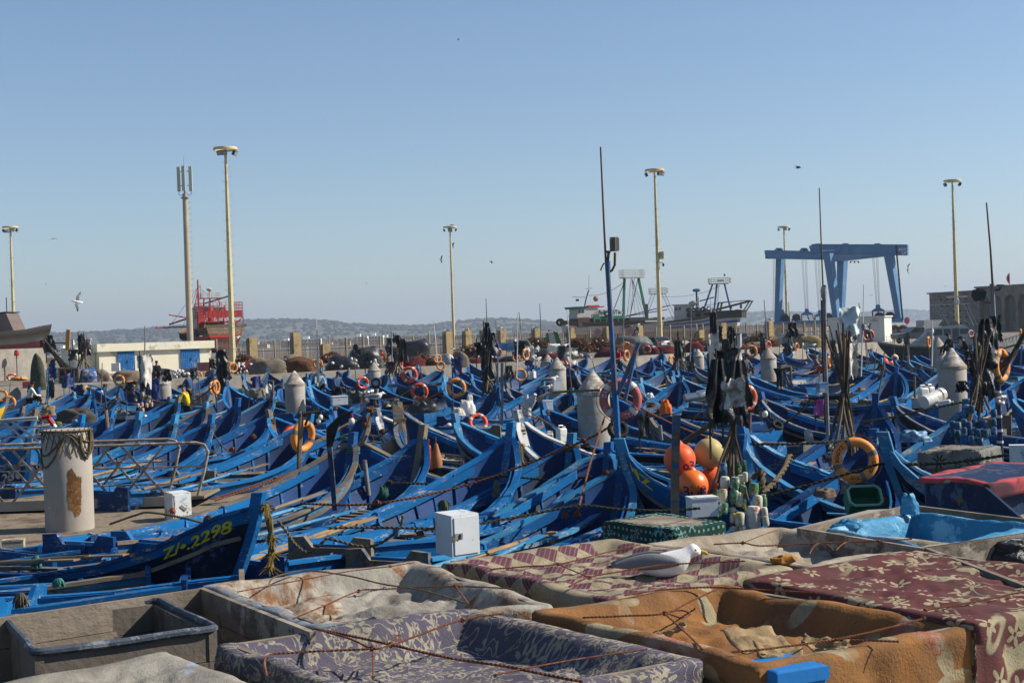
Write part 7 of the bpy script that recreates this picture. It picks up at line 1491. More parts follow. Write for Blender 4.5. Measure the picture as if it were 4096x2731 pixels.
lump(1430, 1610, 90, 50, 52, Mblkpl, 'dark cloth bundle with lamps below the gull on a post', 'cloth_bundle', 'cloth', 13); lump(1960, 1520, 40, 24, 62, mat('bait', (.5, .42, .3), .9, .1, 4), 'pale sacks below the white poles of the rag bundle', 'sack', 'sack', 14); lump(2600, 1590, 30, 18, 45, Mbrag, 'turquoise plastic scrap in a blue boat', 'plastic_scrap', 'plastic', 15)
lump(230, 1705, 34, 18, 40, mat('olive_basket', (.14, .16, .05), .9, .3, 8, bump=.5), 'green net bundle behind the red taped rail end', 'net_bundle', 'net', 16); lump(310, 1700, 48, 20, 44, Mlblue, 'blue crumpled bag right of the red taped rail end', 'bag', 'bag', 17); lump(3300, 1985, 90, 30, 22, Mtnet, 'pale net heap under the big tilted lifebuoy', 'net_heap', 'net', 18); lump(3360, 1968, 130, 60, 23, mat('grey_net', (.25, .25, .25), .95, .2, 4, bump=.6), 'grey net bundle in the bow below the big lifebuoy', 'net_bundle', 'net', 19)
lump(3660, 1765, 120, 40, 25, mat('blue_plastic_bag', (.04, .15, .32), .4, .25, 4, (.2, .4, .55), .3, 6, .8), 'crumpled blue plastic sheets in the boat left of the patterned box', 'plastic_sheet', 'plastic', 20); lump(1480, 1650, 36, 22, 40, Mrustp, 'rust coloured rope heap below the gull on a post', 'rope_heap', 'rope', 21); lump(590, 1600, 26, 18, 60, Mtnet, 'brown basket in a boat left of the yellow-shirted man', 'basket', 'basket', 22); lump(2560, 1600, 30, 20, 40, Mtrap, 'rusty chain pile in a boat right of the pink lifebuoy', 'chain_pile', 'chain', 23)
for i, (px, py, Y, l_, az, lab) in enumerate(((764, 1752, 47, .9, 18, 'silver exhaust pipe left of the black jacket bundle'), (2630, 1645, 34.2, .7, 20, 'shiny silver exhaust with flared end by the orange bag'), (2790, 1585, 40, .8, 15, 'silver exhaust pipe by the black plastic flags'), (545, 1672, 56, .8, 8, 'silver exhaust cylinder left of the yellow-shirted man'), (125, 1656, 60, .7, 0, 'silver exhaust cylinder at the far left'), (1418, 1600, 52, .6, 60, 'round silver lamp housing below the gull post'), (1475, 1570, 60, .5, 40, 'silver bucket beside the red ring at the small far pile'))):
	a = MB(); T = rotm(0, R_(84), R_(az)); a.lathe([(.10, -l_/2), (.12, -l_/2), (.12, 0), (.16, .02), (.16, l_*.4), (.10, l_*.5)], 16, T); q = a.build('exhaust_pipe', mat('polished_steel', (.55, .55, .55), .22, .1, 2, metal=.9, bump=0), None); q.location = at(px, py, Y); tag(q, lab, 'pipe')
Mgbin = mat('green_bin', (.02, .20, .10), .5, .12, 3); Mgbr = mat('worn_green_rim', (.30, .48, .36), .6, .1, 3)
def openbin(c, w, d, h, m, mr, label, name, cat, T=None):
	t = thing(name, c, label, cat); t.rotation_euler = T or (0, 0, 0); a = MB(); th = .025
	for s_ in (1, -1): a = MB(); a.box((s_*w/2, 0, h/2), (th, d, h)); a.build('side', m, t, False); a = MB(); a.box((0, s_*d/2, h/2), (w, th, h)); a.build('side', m, t, False)
	a = MB(); a.box((0, 0, .015), (w, d, .03)); a.build('bottom', m, t, False)
	a = MB(); r_ = .05; pts = [(w/2, -d/2+.06), (w/2, d/2-.06), (w/2-.06, d/2), (-w/2+.06, d/2), (-w/2, d/2-.06), (-w/2, -d/2+.06), (-w/2+.06, -d/2), (w/2-.06, -d/2), (w/2, -d/2+.06)]; a.tube([(x, y, h) for x, y in pts], .02, 6); a.build('rim', mr, t); return t
openbin(at(3447, 2030, 20.5), .46, .33, .3, Mgbin, Mgbr, 'green plastic fish bin tilted towards the viewer below the big lifebuoy', 'fish_bin', 'bin', (R_(48), 0, 0))
Mwbox = mat('white_painted_box', (.6, .62, .63), .6, .06, 3, (.2, .3, .42), .2, 7)
def sbox(px, py, w, h, Y, m, label, rz=.3, name='box'):
	o = at(px, py, Y); k = Y/FPX; t = thing(name, o, label, 'box', None, rz); a = MB(); a.box((0, 0, h*k/2), (w*k, w*k*.7, h*k)); a.build('body', m, t, False); a = MB(); a.box((0, 0, h*k+.015), (w*k*1.04, w*k*.74, .03)); a.build('lid', m, t, False)
sbox(1358, 1618, 62, 32, 48, Mwbox, 'long white box right of the TITI stars'); sbox(4075, 1865, 66, 78, 19, Mwbox, 'white box by the patterned cloth crate at the right edge', -.3); sbox(2190, 1650, 40, 46, 44, Mwbox, 'white box right of the INA lettering'); sbox(2228, 1560, 36, 40, 56, Mwbox, 'white box at the foot of the twin piles'); sbox(55, 2196, 82, 34, 24, mat('flaking_cream_box', (.5, .45, .34), .8, .1, 3, (.25, .18, .1), .35, 6), 'flaking cream chest in a boat at lower left', .2)
sbox(2880, 1690, 34, 60, 28, Mwood, 'pale plywood board box right of the dark davit', .2); sbox(3290, 1570, 40, 36, 36, mat('flaky_blue_box', (.3, .36, .38), .8, .2, 4, (.08, .2, .4), .4, 5), 'flaking blue and white stem block left of the pole bundle', .3); sbox(2810, 2062, 110, 70, 21, Mwbox, 'white foam box with red print behind the green dotted crate', .2); sbox(875, 1905, 48, 36, 36, mat('green_hatch', (.01, .22, .07), .6, .1, 3), 'bright green box lid in a boat right of the gangway end', .2)
def tyre(px, py, r, Y, label, rot):
	a = MB(); k = r*Y/FPX; a.torus((0, 0, 0), k*.72, k*.28, None, 24, 10); q = a.build('tyre', Mtyre, None); q.location = at(px, py, Y); q.rotation_euler = rot; tag(q, label, 'tyre', 'old tyres used as fenders')
tyre(567, 1998, 46, 31.8, 'old tyre standing against a blue hull beyond the gangway deck', (R_(75), 0, .1)); tyre(945, 1972, 36, 33, 'old tyre lying at the end of the floating walkway', (R_(40), .2, 0)); tyre(795, 1984, 34, 33, 'old tyre behind the gangway end loop', (R_(50), 0, 0)); tyre(1115, 1945, 36, 33, 'old tyre with hooks right of the walkway end', (R_(45), .3, 0)); tyre(2472, 1718, 44, 24.6, 'black inner tyre hung on the tall grey blue mast', (R_(62), .3, 0)); tyre(840, 1800, 26, 38, 'old tyre on a rail left of the crooked post', (R_(50), 0, 0)); tyre(1505, 1530, 22, 66, 'small tyre hung on the small far pile', (R_(70), 0, 0)); tyre(3110, 1700, 26, 28, 'worn tyre beside the number 2136', (R_(40), .4, 0))
rs = random.Random(77)
for i in range(64):
	X = rs.uniform(-30, 34); Y = rs.uniform(62, min(128, quay_y(X)-3)); b = V((X, Y, .7)); h_ = rs.uniform(1.3, 3.0); px, py = px_of(b)
	if not 20 < px < 4080: continue
	t = thing('stake', b, uniq('stake with a rag in a boat, @'+where(px, py)) if i % 2 else uniq('bare stake in a boat, @'+where(px, py)), 'stake', 'thin stakes standing in the boats'); a = MB(); tl = rs.uniform(-.35, .35); a.tube([(0, 0, 0), (tl*.5, 0, h_*.5), (tl, 0, h_)], [.035, .03, .022], 5); a.build('pole', rs.choice([Mpole, Mpoled, Mbpole, Mblue, Mwood]), t)
	if i % 2: rag(t, (tl+.2, 0, h_-.35), rs.uniform(.4, .7), rs.uniform(.5, 1.1), rs.choice([Mblkpl, Mblkpl, Mblkpl, Mwrag, Mnavyt]), i, nu=12, nv=12)
for i in range(26):
	s_ = i/25; X = -27+s_*52+rs.uniform(-.8, .8); p = V((X, quay_y(X)+rs.uniform(2.0, 4.5), QZ)); px, py = px_of(p); k = FPX/p.y
	heap(px, py, rs.uniform(1.6, 3.2)*k, rs.uniform(.5, 1.2)*k, rs.choice([Mmnet, Mtnet, Mgnet, Mblkpl, Mtrap, Mmnet, Mdark]), uniq('gear heap on the quay edge, @'+where(px, py)), floats=rs.choice((0, 0, 6)), seed=i)
# ================================================================ PEOPLE
Mskin = mat('skin', (.30, .16, .09), .6, .08, 6, bump=0); Mhair = mat('black_hair', (.015, .012, .01), .7, .2, 8)
def skin_body(name, J, edges, m, parent, root=0, sub=1):
	me = bpy.data.meshes.new(name); me.from_pydata([j[0] for j in J], edges, []); o = link(name, me, parent); me.materials.append(m)
	md = o.modifiers.new('skin', 'SKIN'); md.use_smooth_shade = True
	for i, j in enumerate(J): me.skin_vertices[0].data[i].radius = (j[1], j[1]); me.skin_vertices[0].data[i].use_root = (i == root)
	sb = o.modifiers.new('sub', 'SUBSURF'); sb.levels = sb.render_levels = sub; return o
def person(loc, rz, label, shirt, trousers, cap=None, hip=(0, 0, .9), chest=(0, 0, 1.35), neck=(0, .0, 1.5), head=(0, -.02, 1.64), hands=((.30, -.25, .95), (-.30, -.25, .95)), elbows=((.28, .02, 1.1), (-.28, .02, 1.1)), knees=((.11, -.04, .5), (-.11, -.04, .5)), feet=((.12, 0, .06), (-.12, 0, .06)), boots=None, sc_=1.0):
	t = thing('person', loc, label, 'person', None, rz); t.scale = (sc_,)*3; v = V; hip, chest, neck, head = v(hip), v(chest), v(neck), v(head)
	up = (neck-hip).normalized(); sh = [chest+up*.08+v((s*.19, 0, 0)) for s in (1, -1)]
	J = [(hip, .13), (hip.lerp(chest, .5), .12), (chest, .14), (neck, .055), (head-(head-neck)*.15, .075), (head+(head-neck)*.5, .085)]; E = [(0, 1), (1, 2), (2, 3), (3, 4), (4, 5)]
	for s in (0, 1):
		b = len(J); J += [(sh[s], .06), (v(elbows[s]), .042), (v(hands[s]), .028)]; E += [(2, b), (b, b+1), (b+1, b+2)]
		d = (v(hands[s])-v(elbows[s])).normalized(); sd = d.orthogonal().normalized()
		pb = len(J); J.append((v(hands[s])+d*.07, .03)); E.append((b+2, pb))
		for f in range(5): J.append((v(hands[s])+d*(.07 if f == 4 else .14+.015*math.sin(f*1.2))+sd*(.018*(f-1.5) if f < 4 else .05)+v((0, 0, -.02)), .009)); E.append((pb if f < 4 else b+2, len(J)-1))
		b = len(J); hp_ = hip+v(((1 if s == 0 else -1)*.09, 0, -.05)); J += [(hp_, .085), (v(knees[s]), .06), (v(feet[s]), .045), (v(feet[s])+v((0, -.14, -.02)), .035)]; E += [(0, b), (b, b+1), (b+1, b+2), (b+2, b+3)]
	skin_body('body', J, E, Mskin, t)
	J = [(hip+up*.02, .155), (hip.lerp(chest, .5), .15), (chest, .165), (chest+up*.1, .09)]; E = [(0, 1), (1, 2), (2, 3)]
	for s in (0, 1): b = len(J); J += [(sh[s], .075), (v(elbows[s]), .058), (v(elbows[s]).lerp(v(hands[s]), .85), .045)]; E += [(2, b), (b, b+1), (b+1, b+2)]
	skin_body('shirt', J, E, shirt, t)
	J = [(hip, .15)]; E = []
	for s in (0, 1): b = len(J); J += [(hip+v(((1 if s == 0 else -1)*.09, 0, -.06)), .105), (v(knees[s]), .078), (v(feet[s])+v((0, 0, .05)), .06)]; E += [(0, b), (b, b+1), (b+1, b+2)]
	skin_body('trousers', J, E, trousers, t)
	a = MB(); hd_ = head+(head-neck)*.28; a.ball(hd_, (.098, .112, .085), 12, 8); a.build('cap' if cap else 'hair', cap or Mhair, t)
	if cap: a = MB(); a.box(hd_+v((0, -.13, -.02)), (.13, .12, .015)); a.build('cap_peak', cap, t)
	a = MB(); a.ball(head+v((0, -.095, .0)), (.014, .022, .022), 6, 5); a.build('nose', Mskin, t)
	for s in (1, -1): a = MB(); a.ball(head+v((s*.033, -.078, .028)), (.012, .008, .008), 6, 5); a.build('eye', Mdark, t); a = MB(); a.ball(head+v((s*.088, 0, .005)), (.012, .02, .03), 6, 5); a.build('ear', Mskin, t)
	if boots:
		for s in (0, 1): a = MB(); f = v(feet[s]); a.tube([f+v((0, 0, .3)), f+v((0, 0, .02)), f+v((0, -.14, -.02))], [.075, .06, .045], 8); a.build('boot', boots, t)
	return t
cl = lambda n, c: mat(n, c, .9, .15, 6, bump=.3)
Myelw, Mden, Mdkc, Mgrs, Mltb, Mreds = cl('yellow_cloth', (.62, .46, .02)), cl('denim_cloth', (.05, .10, .19)), cl('dark_cloth', (.02, .022, .028)), cl('grey_cloth', (.16, .15, .14)), cl('pale_blue_cloth', (.32, .42, .46)), cl('red_cloth', (.45, .02, .03))
sit = dict(hip=(0, 0, .25), chest=(0, -.10, .70), neck=(0, -.14, .88), head=(0, -.2, 1.02), hands=((.16, -.60, .42), (-.16, -.60, .40)), elbows=((.26, -.3, .45), (-.26, -.3, .45)), knees=((.16, -.45, .42), (-.16, -.45, .42)), feet=((.14, -.55, .05), (-.14, -.55, .05)))
bend = dict(hip=(0, 0, .92), chest=(0, -.42, 1.0), neck=(0, -.58, .95), head=(0, -.70, .88), hands=((.14, -.62, .35), (-.14, -.55, .35)), elbows=((.22, -.5, .66), (-.22, -.48, .66)))
P = at(752, 1650, 58); person(P, -PI/2-.15+PI*0, 'bearded man in a yellow jersey and dark cap sitting in a blue boat', Myelw, Mdkc, Mdkc, sc_=1.02, **sit)
P = at(758, 1640, 66); person(P, -PI/2-.3, 'man in blue denim and white cap standing at a bow behind the yellow jersey', Mden, Mdkc, Mjer, hands=((.12, -.45, 1.05), (-.1, -.5, 1.15)), elbows=((.26, -.2, 1.1), (-.26, -.2, 1.12)))
P = gpos(1080, 1488); person(P, PI/2-.3, 'bent net worker in a blue jacket on the quay', mat('bright_blue_cloth', (.03, .07, .30), .9, .1, 5), Mdkc, Mgrs, **bend); P = gpos(1150, 1486); person(P, -PI/2-.2, 'bent net worker in grey with jeans and green boots on the quay', Mgrs, Mden, Mgrs, boots=cl('green_rubber', (.02, .22, .09)), **bend)
P = at(1276, 1568, 72); person(P, .4, 'man in pale shirt and navy cap sorting floats right of the TITI bow', Mltb, Mdkc, Mdkc, **sit); P = at(1342, 1585, 64); person(P, .9, 'man in dark blue with a blue cap in a boat above the white box', Mden, Mdkc, mat('blue_cap', (.02, .07, .32), .8, .1, 4), **sit)
P = at(2474, 1462, 88); person(P, -.5, 'man in a red jersey sitting in a boat behind the tall mast', Mreds, Mdkc, **sit); P = at(2978, 1505, 72); person(P, .5, 'man in grey checked shirt leaning in a boat behind the black plastic', Mgrs, Mdkc, **sit); P = at(3872, 1480, 70); person(P, -PI/2-.2, 'man in dark overalls and cap standing behind the stout right pile', Mdkc, Mdkc, Mdkc, chest=(0, -.12, 1.33), neck=(0, -.2, 1.46), head=(0, -.26, 1.58), hands=((.14, -.52, 1.0), (-.14, -.5, 1.0)))
P = at(3808, 1420, 72); person(P, -PI/2+.2, 'crouching man in dark clothes just above the stout right pile', Mdkc, Mdkc, Mdkc, **sit); P = at(3118, 1560, 62); person(P, PI/2+.5, 'man bending over in dark trousers right of the pile below the boat lift', Mgrs, Mdkc, **bend); P = at(118, 1618, 70); person(P, 2.0, 'boy in a white vest seated by the yellow hull at left', Mjer, Mdkc, **sit); P = at(626, 1512, 92); person(P, .4, 'dark haired man seated on the quay under the shed wall', Mdkc, Mdkc, **sit)
# ================================================================ GULLS
Mgw = mat('gull_white', (.78, .77, .75), .7, .04, 8, bump=.15); Mgg = mat('gull_grey', (.20, .205, .22), .7, .08, 8, bump=.2); Mgk = mat('gull_black', (.03, .03, .035), .7, .1, 8); Mbeak = mat('gull_beak', (.62, .42, .08), .5, .1, 8, bump=0); Mleg = mat('gull_leg', (.55, .38, .2), .6, .1, 8, bump=0)
def loft(a, st, n=16, m=0):
	"""st: (x, z, ry, rz) ellipses along x"""
	vs = []; k = len(st)
	for x, z, ry, rz in st:
		for j in range(n): q = 2*PI*j/n; vs.append((x, ry*math.cos(q), z+rz*math.sin(q)))
	a.add(vs, [(i*n+j, (i+1)*n+j, (i+1)*n+(j+1) % n, i*n+(j+1) % n) for i in range(k-1) for j in range(n)]+[tuple(range(n)), tuple(range((k-1)*n+n-1, (k-1)*n-1, -1))], m)
def gull(p, s, rz, label, sitting=False):
	"""bill towards +x; s = body length in m"""
	t = thing('gull', p, label, 'gull', 'gulls perched around the harbour', rz); t.scale = (s/.5,)*3; h = 0 if sitting else .12
	a = MB(); hz = h+.2
	loft(a, [(-.26, h+.13, .008, .006), (-.18, h+.125, .04, .025), (-.10, h+.12, .075, .06), (.0, h+.115, .098, .085), (.09, h+.125, .10, .095), (.15, h+.142, .088, .088), (.185, h+.165, .07, .078), (.205, h+.19, .058, .062), (.22, h+.21, .052, .052), (.24, h+.22, .05, .047), (.268, h+.214, .036, .034), (.288, h+.206, .016, .018)], 18); a.build('body', Mgw, t, True, 180)
	for s_ in (1, -1):
		a = MB(); vs = []; nu, nv = 14, 8
		def wf(u, v): x = .13-.47*u; w = .085*math.sin(min(1, u*1.6+.18)*PI/2)*(1-u**3*.95); zc = h+.15-.02*u; ang = (v-.30)*1.9; return V((x, s_*(.015+(.105*(1-.72*u)+.005)*math.cos(ang*.8)), zc+w*math.sin(ang)*.9))
		a.grid(wf, nu, nv, 0, None, s_ > 0); md = a.build('wing', Mgg, t, True, 180); so_ = md.modifiers.new('s', 'SOLIDIFY'); so_.thickness = .012; so_.offset = 0
		a = MB(); loft(a, [(-.20, h+.135, .012, .012), (-.30, h+.125, .012, .009), (-.37, h+.118, .003, .003)], 8); q = a.build('wing_tip', Mgk, t); q.location.y = s_*.03
		a = MB(); a.ball((.25, s_*.040, h+.226), .0075, 8, 6); a.build('eye', Mgk, t)
	a = MB(); loft(a, [(.278, h+.208, .014, .016), (.312, h+.202, .010, .014), (.332, h+.195, .007, .012), (.344, h+.186, .003, .005)], 8); a.build('bill', Mbeak, t)
	a = MB(); loft(a, [(.318, h+.190, .006, .005), (.328, h+.188, .006, .005)], 8); a.build('bill_spot', Mlight, t)
	if not sitting:
		for s_ in (1, -1): a = MB(); a.tube([(.02, s_*.035, h+.05), (.03, s_*.035, 0)], .008, 5); a.box((.05, s_*.035, .004), (.06, .045, .008)); a.build('leg', Mleg, t, False)
	return t
gull(atz(2640, 2278, 2.56)+V((0, 0, -.07)), .40, -.05, 'large grey and white gull resting on the plum diamond-patterned crate cover', True)
for px, py, Y, rz, lab, s in ((1500, 1606, 46.5, .2, 'grey and white gull standing on a post left of the tall plank', .55), (2199, 1538, 48, .1, 'gull standing at a blue bow in front of the twin piles', .52), (2185, 1560, 52, .1, 'small gull crouched below the twin piles', .4), (2252, 1395, 100, .4, 'gull on the white bulk bag', .6), (1825, 1408, 120, 3, 'white gull by the shaggy net heap', .6), (3248, 1392, 110, .2, 'gull beside the yellowish net heap', .6), (1788, 1330, 182, 2.8, 'gull on the ochre pillar left of the central mast', .7), (1862, 1328, 184, 3, 'gull on the crumbling ochre pillar', .7), (2000, 1320, 188, 0, 'gull on the ochre pillar left of the truck cab', .7), (2141, 1318, 192, 3, 'gull on the ochre pillar behind the ladder heap', .7), (943, 1364, 166, .2, 'white gull on the ochre pillar by the tallest mast', .9), (1806, 907, 282, 3, 'gull on top of the central floodlight mast', .8), (2549, 1306, 169.8, .3, 'gull on the parking sign', .6), (3080, 1285, 219, 0, 'gull on the ochre pillar left of the boat lift', .8), (2262, 1310, 195, 0, 'gull left of the green trawler pillar', .7)):
	gull(at(px, py, Y)-V((0, 0, .1)), s, rz, lab)
def flying(px, py, span_px, Y, hdg, up, roll, label, dark=False):
	"""hdg: heading in the picture plane (0 right, pi left); up: wing dihedral (l, r)"""
	p = at(px, py, Y); s = span_px*Y/FPX/1.2; t = thing('gull', p, label, 'gull', 'gulls flying over the harbour'); t.rotation_euler = (R_(roll), R_(-8), hdg); t.scale = (s,)*3
	a = MB(); loft(a, [(-.26, 0, .05, .006), (-.16, .0, .035, .022), (-.05, .0, .06, .055), (.08, .0, .06, .058), (.17, .01, .04, .042), (.22, .015, .038, .038), (.26, .01, .02, .02)], 12); a.build('body', Mgk if dark else Mgw, t, True, 180)
	a = MB(); loft(a, [(.25, .01, .012, .012), (.31, 0, .004, .006)], 6); a.build('bill', Mbeak, t)
	for s_, an in ((1, up[0]), (-1, up[1])):
		a = MB(); j = V((0, s_*math.cos(an)*.28, .03+math.sin(an)*.28)); an2 = an-.5; tip = j+V((-.10, s_*math.cos(an2)*.36, math.sin(an2)*.36))
		def wf(u, v):
			c = V((.04, 0, .03)).lerp(j+V((.06, 0, 0)), min(1, u*2)) if u < .5 else (j+V((.06, 0, 0))).lerp(tip, u*2-1); ch = .17*(1-.25*u) if u < .7 else .14*(1-(u-.7)/.3*.95)+.005; return c+V((.03-ch*v, 0, -.01*v))
		a.grid(wf, 14, 4, 0, None, s_ < 0)
		a.m = [1 if (q % 14) >= 11 else 0 for q in range(len(a.f))]; w_ = a.build('wing', [Mgk if dark else Mgg, Mgk], t, True, 180); so_ = w_.modifiers.new('s', 'SOLIDIFY'); so_.thickness = .012
for q in ((310, 1207, 95, 60, PI+.25, (.15, .35), -52, 'large grey gull gliding left above the graffiti wall'), (1835, 160, 40, 80, .2, (.7, .1), 0, 'white gull high in the blue sky'), (3192, 672, 60, 90, .2, (.6, .3), 0, 'dark gull gliding right of the camera-box mast top', True), (1966, 1047, 42, 110, PI, (.1, .1), 10, 'gull gliding left right of the central mast'), (1765, 1038, 40, 110, PI, (1.0, -.4), 10, 'gull with raised wing left of the central mast'), (1813, 975, 40, 110, PI+.2, (.3, -.9), 0, 'gull crossing the central mast below its lamps'), (213, 955, 36, 120, 1.4, (.1, .1), 0, 'gull seen head-on over the left floodlight mast', True), (3632, 1075, 44, 90, PI+.4, (.9, -.8), 40, 'white gull banking right of the boat lift'), (3485, 1181, 24, 160, .4, (.2, .3), 0, 'small gull between the boat lift legs'), (186, 1138, 20, 160, .5, (.9, .1), 0, 'tiny white gull above the left hull'), (1466, 1134, 14, 160, 1, (.8, .2), 0, 'tiny dark gull in the mid sky', True), (802, 1345, 32, 150, .3, (.7, .7), 0, 'gull landing on the cream shed roof'), (3782, 1146, 22, 180, .3, (.4, .2), 0, 'small gull above the stone building'), (480, 1165, 10, 200, 0, (.3, .3), 0, 'speck-sized bird left of the telecom mast', True)): flying(*q)
# ================================================================ LOOSE GEAR IN THE BOATS
rr = random.Random(21)
Mcoil = mat('rope_coil_brown', (.13, .09, .05), .95, .25, 8, bump=.6); Mcoilg = mat('rope_coil_green', (.05, .16, .12), .95, .25, 8, bump=.6); Moar = mat('oar_wood', (.32, .22, .12), .85, .25, 3, (.16, .13, .10), .35, 5, .3, stretch=(.3, 1, 1))
for (o, a_, L, bt) in list(BOATS):
	if o.length > 95: continue
	ux = V((math.cos(a_), math.sin(a_), 0)); uy = V((-ux.y, ux.x, 0)); far = (o+ux*L*.5).length
	px, py = px_of(o+ux*L*.4+V((0, 0, .8)))
	if px < -50 or px > 4150 or py > 2500: continue
	w_ = where(px, py); n_ = 4 if far < 62 else 3
	for k in range(n_):
		if used.get('long wooden oar laid in a boat, @'+w_, 0) > 10: continue
		c = rr.random() if far > 38 else rr.random()*.6; tl = rr.uniform(.12, .6); yy = rr.uniform(-.5, .5); b = o+ux*L*tl+uy*yy; z = .60
		if c < .42:
			l_ = rr.uniform(2.2, 4.2); s_ = rr.choice((1, -1)); p0 = o+ux*(L*.08)+uy*s_*rr.uniform(.3, .75)+V((0, 0, .74)); p1 = p0+ux*l_+V((0, 0, rr.uniform(.0, .3)))+uy*rr.uniform(-.2, .2)
			m = MB(); m.tube([p0-p0, (p1-p0)*.5+V((0, 0, -.02)), p1-p0], rr.uniform(.03, .045), 6); m.beam((p1-p0)*.98, (p1-p0)*1.18, .13, .025); q = m.build('oar', rr.choice([Moar, Moar, Mwood, Mlblue]), None); q.location = p0; tag(q, uniq('long wooden oar laid in a boat, @'+w_), 'oar', 'wooden oars lying in the boats')
		elif c < .62:
			m = MB()
			for i in range(4): m.torus((rr.uniform(-.04, .04), rr.uniform(-.04, .04), .03+i*.035), rr.uniform(.13, .24), .028, rotm(rr.uniform(-.25, .25), rr.uniform(-.25, .25), 0), 14, 5)
			q = m.build('rope_coil', rr.choice([Mcoil, Mcoil, Mcoilg]), None); q.location = b+V((0, 0, z-.03)); tag(q, uniq('coil of old rope in a boat, @'+w_), 'rope coil', 'rope coils in the boats')
		elif c < .76:
			s_ = rr.uniform(.11, .17); m = MB(); m.ball((0, 0, 0), s_, 12, 8); col = rr.choice([('orange', Mof), ('white', Mjer), ('yellowish', Myf), ('red', Mrf)]); q = m.build('ball_float', col[1], None); q.location = b+V((0, 0, z+s_-.05)); tag(q, uniq('small %s float lying in a boat, @' % col[0]+w_), 'float', FG)
		elif c < .88: jerrycan(b+V((0, 0, z-.05)), rr.uniform(.26, .38), rr.random()*6, uniq('jerrycan standing in a boat, @'+w_), rr.choice([None, Mjery, None, Mbf]))
		else:
			m = MB(); m.ball((0, 0, .1), (.3, .22, .22), 14, 9, 0, None, .5, 2); q = m.build('cloth_bundle', rr.choice([Mblkpl, Mbrt, Mnavyt, Mgnet, Mwrag]), None); q.location = b+V((0, 0, z)); tag(q, uniq('cloth bundle stowed in a boat, @'+w_), 'bundle', 'bundles stowed in the boats')
	if rr.random() < .6:     # rope lashed round the stem head
		m = MB(); zb = SHAPES['std'][2]-.12; hd_ = o+ux*(L-.04);
		for i in range(4): m.torus((0, 0, i*.035-.05), .13, .02, rotm(rr.uniform(-.15, .15), rr.uniform(-.15, .15), 0), 12, 5)
		p1 = V((0, 0, 0))+ux*rr.uniform(.3, .8)+uy*rr.uniform(-.8, .8)-V((0, 0, rr.uniform(.3, .7))); m.tube(sag((0, 0, 0), p1, .1, 8), .018, 5)
		q = m.build('mooring_rope', rr.choice([Mcoil, Mcoil, Mcoilg]), None); q.location = hd_+V((0, 0, bt.location.z+zb)); tag(q, uniq('rope lashed round a boat stem, @'+w_), 'rope', 'ropes lashed round the stems')
	if far < 40 and rr.random() < .8:
		s_ = rr.choice((1, -1)); p0 = hp('std', rr.uniform(.35, .7), 1, s_, .03); m = MB(); m.tube([(0, 0, .05), (0, s_*.04, -.1), (0, s_*.05, -.35), (0.02, s_*.04, -.5)], [.03, .05, .055, .04], 7); q = m.build('rope_fender', rr.choice([Mcoil, Mcoilg, Mynet]), None); q.location = o+ux*p0.x+uy*p0.y+V((0, 0, p0.z)); q.rotation_euler = (0, 0, a_); tag(q, uniq('frayed rope fender over a gunwale, @'+w_), 'fender', 'rope fenders hung on the gunwales')
# ================================================================ ROPES BETWEEN BOATS
Mrope_b = mat('rust_brown_rope', (.20, .075, .04), .9, .25, 30, (.28, .13, .08), .35, 40, .6); Mrope_d = mat('dark_green_rope', (.055, .055, .035), .9, .25, 30, bump=.6); Mrope_y = mat('frayed_yellow_rope', (.24, .17, .05), .95, .3, 12, (.12, .09, .04), .4, 12, .8); Mrope_t = mat('tan_rope', (.17, .13, .075), .95, .25, 20, bump=.6)
Mteal = mat('teal_twine', (.08, .30, .24), .95, .25, 14, bump=.6)
def curve(P, n=8):
	out = []
	for i in range(len(P)-1):
		a, b, c, d = P[max(i-1, 0)], P[i], P[i+1], P[min(i+2, len(P)-1)]
		for k in range(n):
			t = k/n; out.append(.5*((2*b)+(c-a)*t+(2*a-5*b+4*c-d)*t*t+(-a+3*b-3*c+d)*t*t*t))
	return out+[P[-1]]
def twisted(a, P, r, lay=None):
	"""two-strand laid rope"""
	P = curve(P); L = 0; ph = [0]
	for i in range(1, len(P)): L += (P[i]-P[i-1]).length; ph.append(L)
	lay = lay or r*7
	n = max(len(P), int(L/lay*5)); Q = []
	j = 0
	for k in range(n+1):
		s = L*k/n
		while j < len(P)-2 and ph[j+1] < s: j += 1
		t = (s-ph[j])/max(1e-9, ph[j+1]-ph[j]); Q.append((P[j].lerp(P[j+1], t), s))
	for q in (0, PI):
		pts = []
		for i, (c, s) in enumerate(Q):
			d = (Q[min(i+1, n)][0]-Q[max(i-1, 0)][0]).normalized(); x = d.cross(V((0, 0, 1))); x = x.normalized() if x.length > .01 else V((1, 0, 0)); y = d.cross(x); an = 2*PI*s/lay+q; pts.append(c+(x*math.cos(an)+y*math.sin(an))*r*.5)
		a.tube(pts, r*.62, 5)
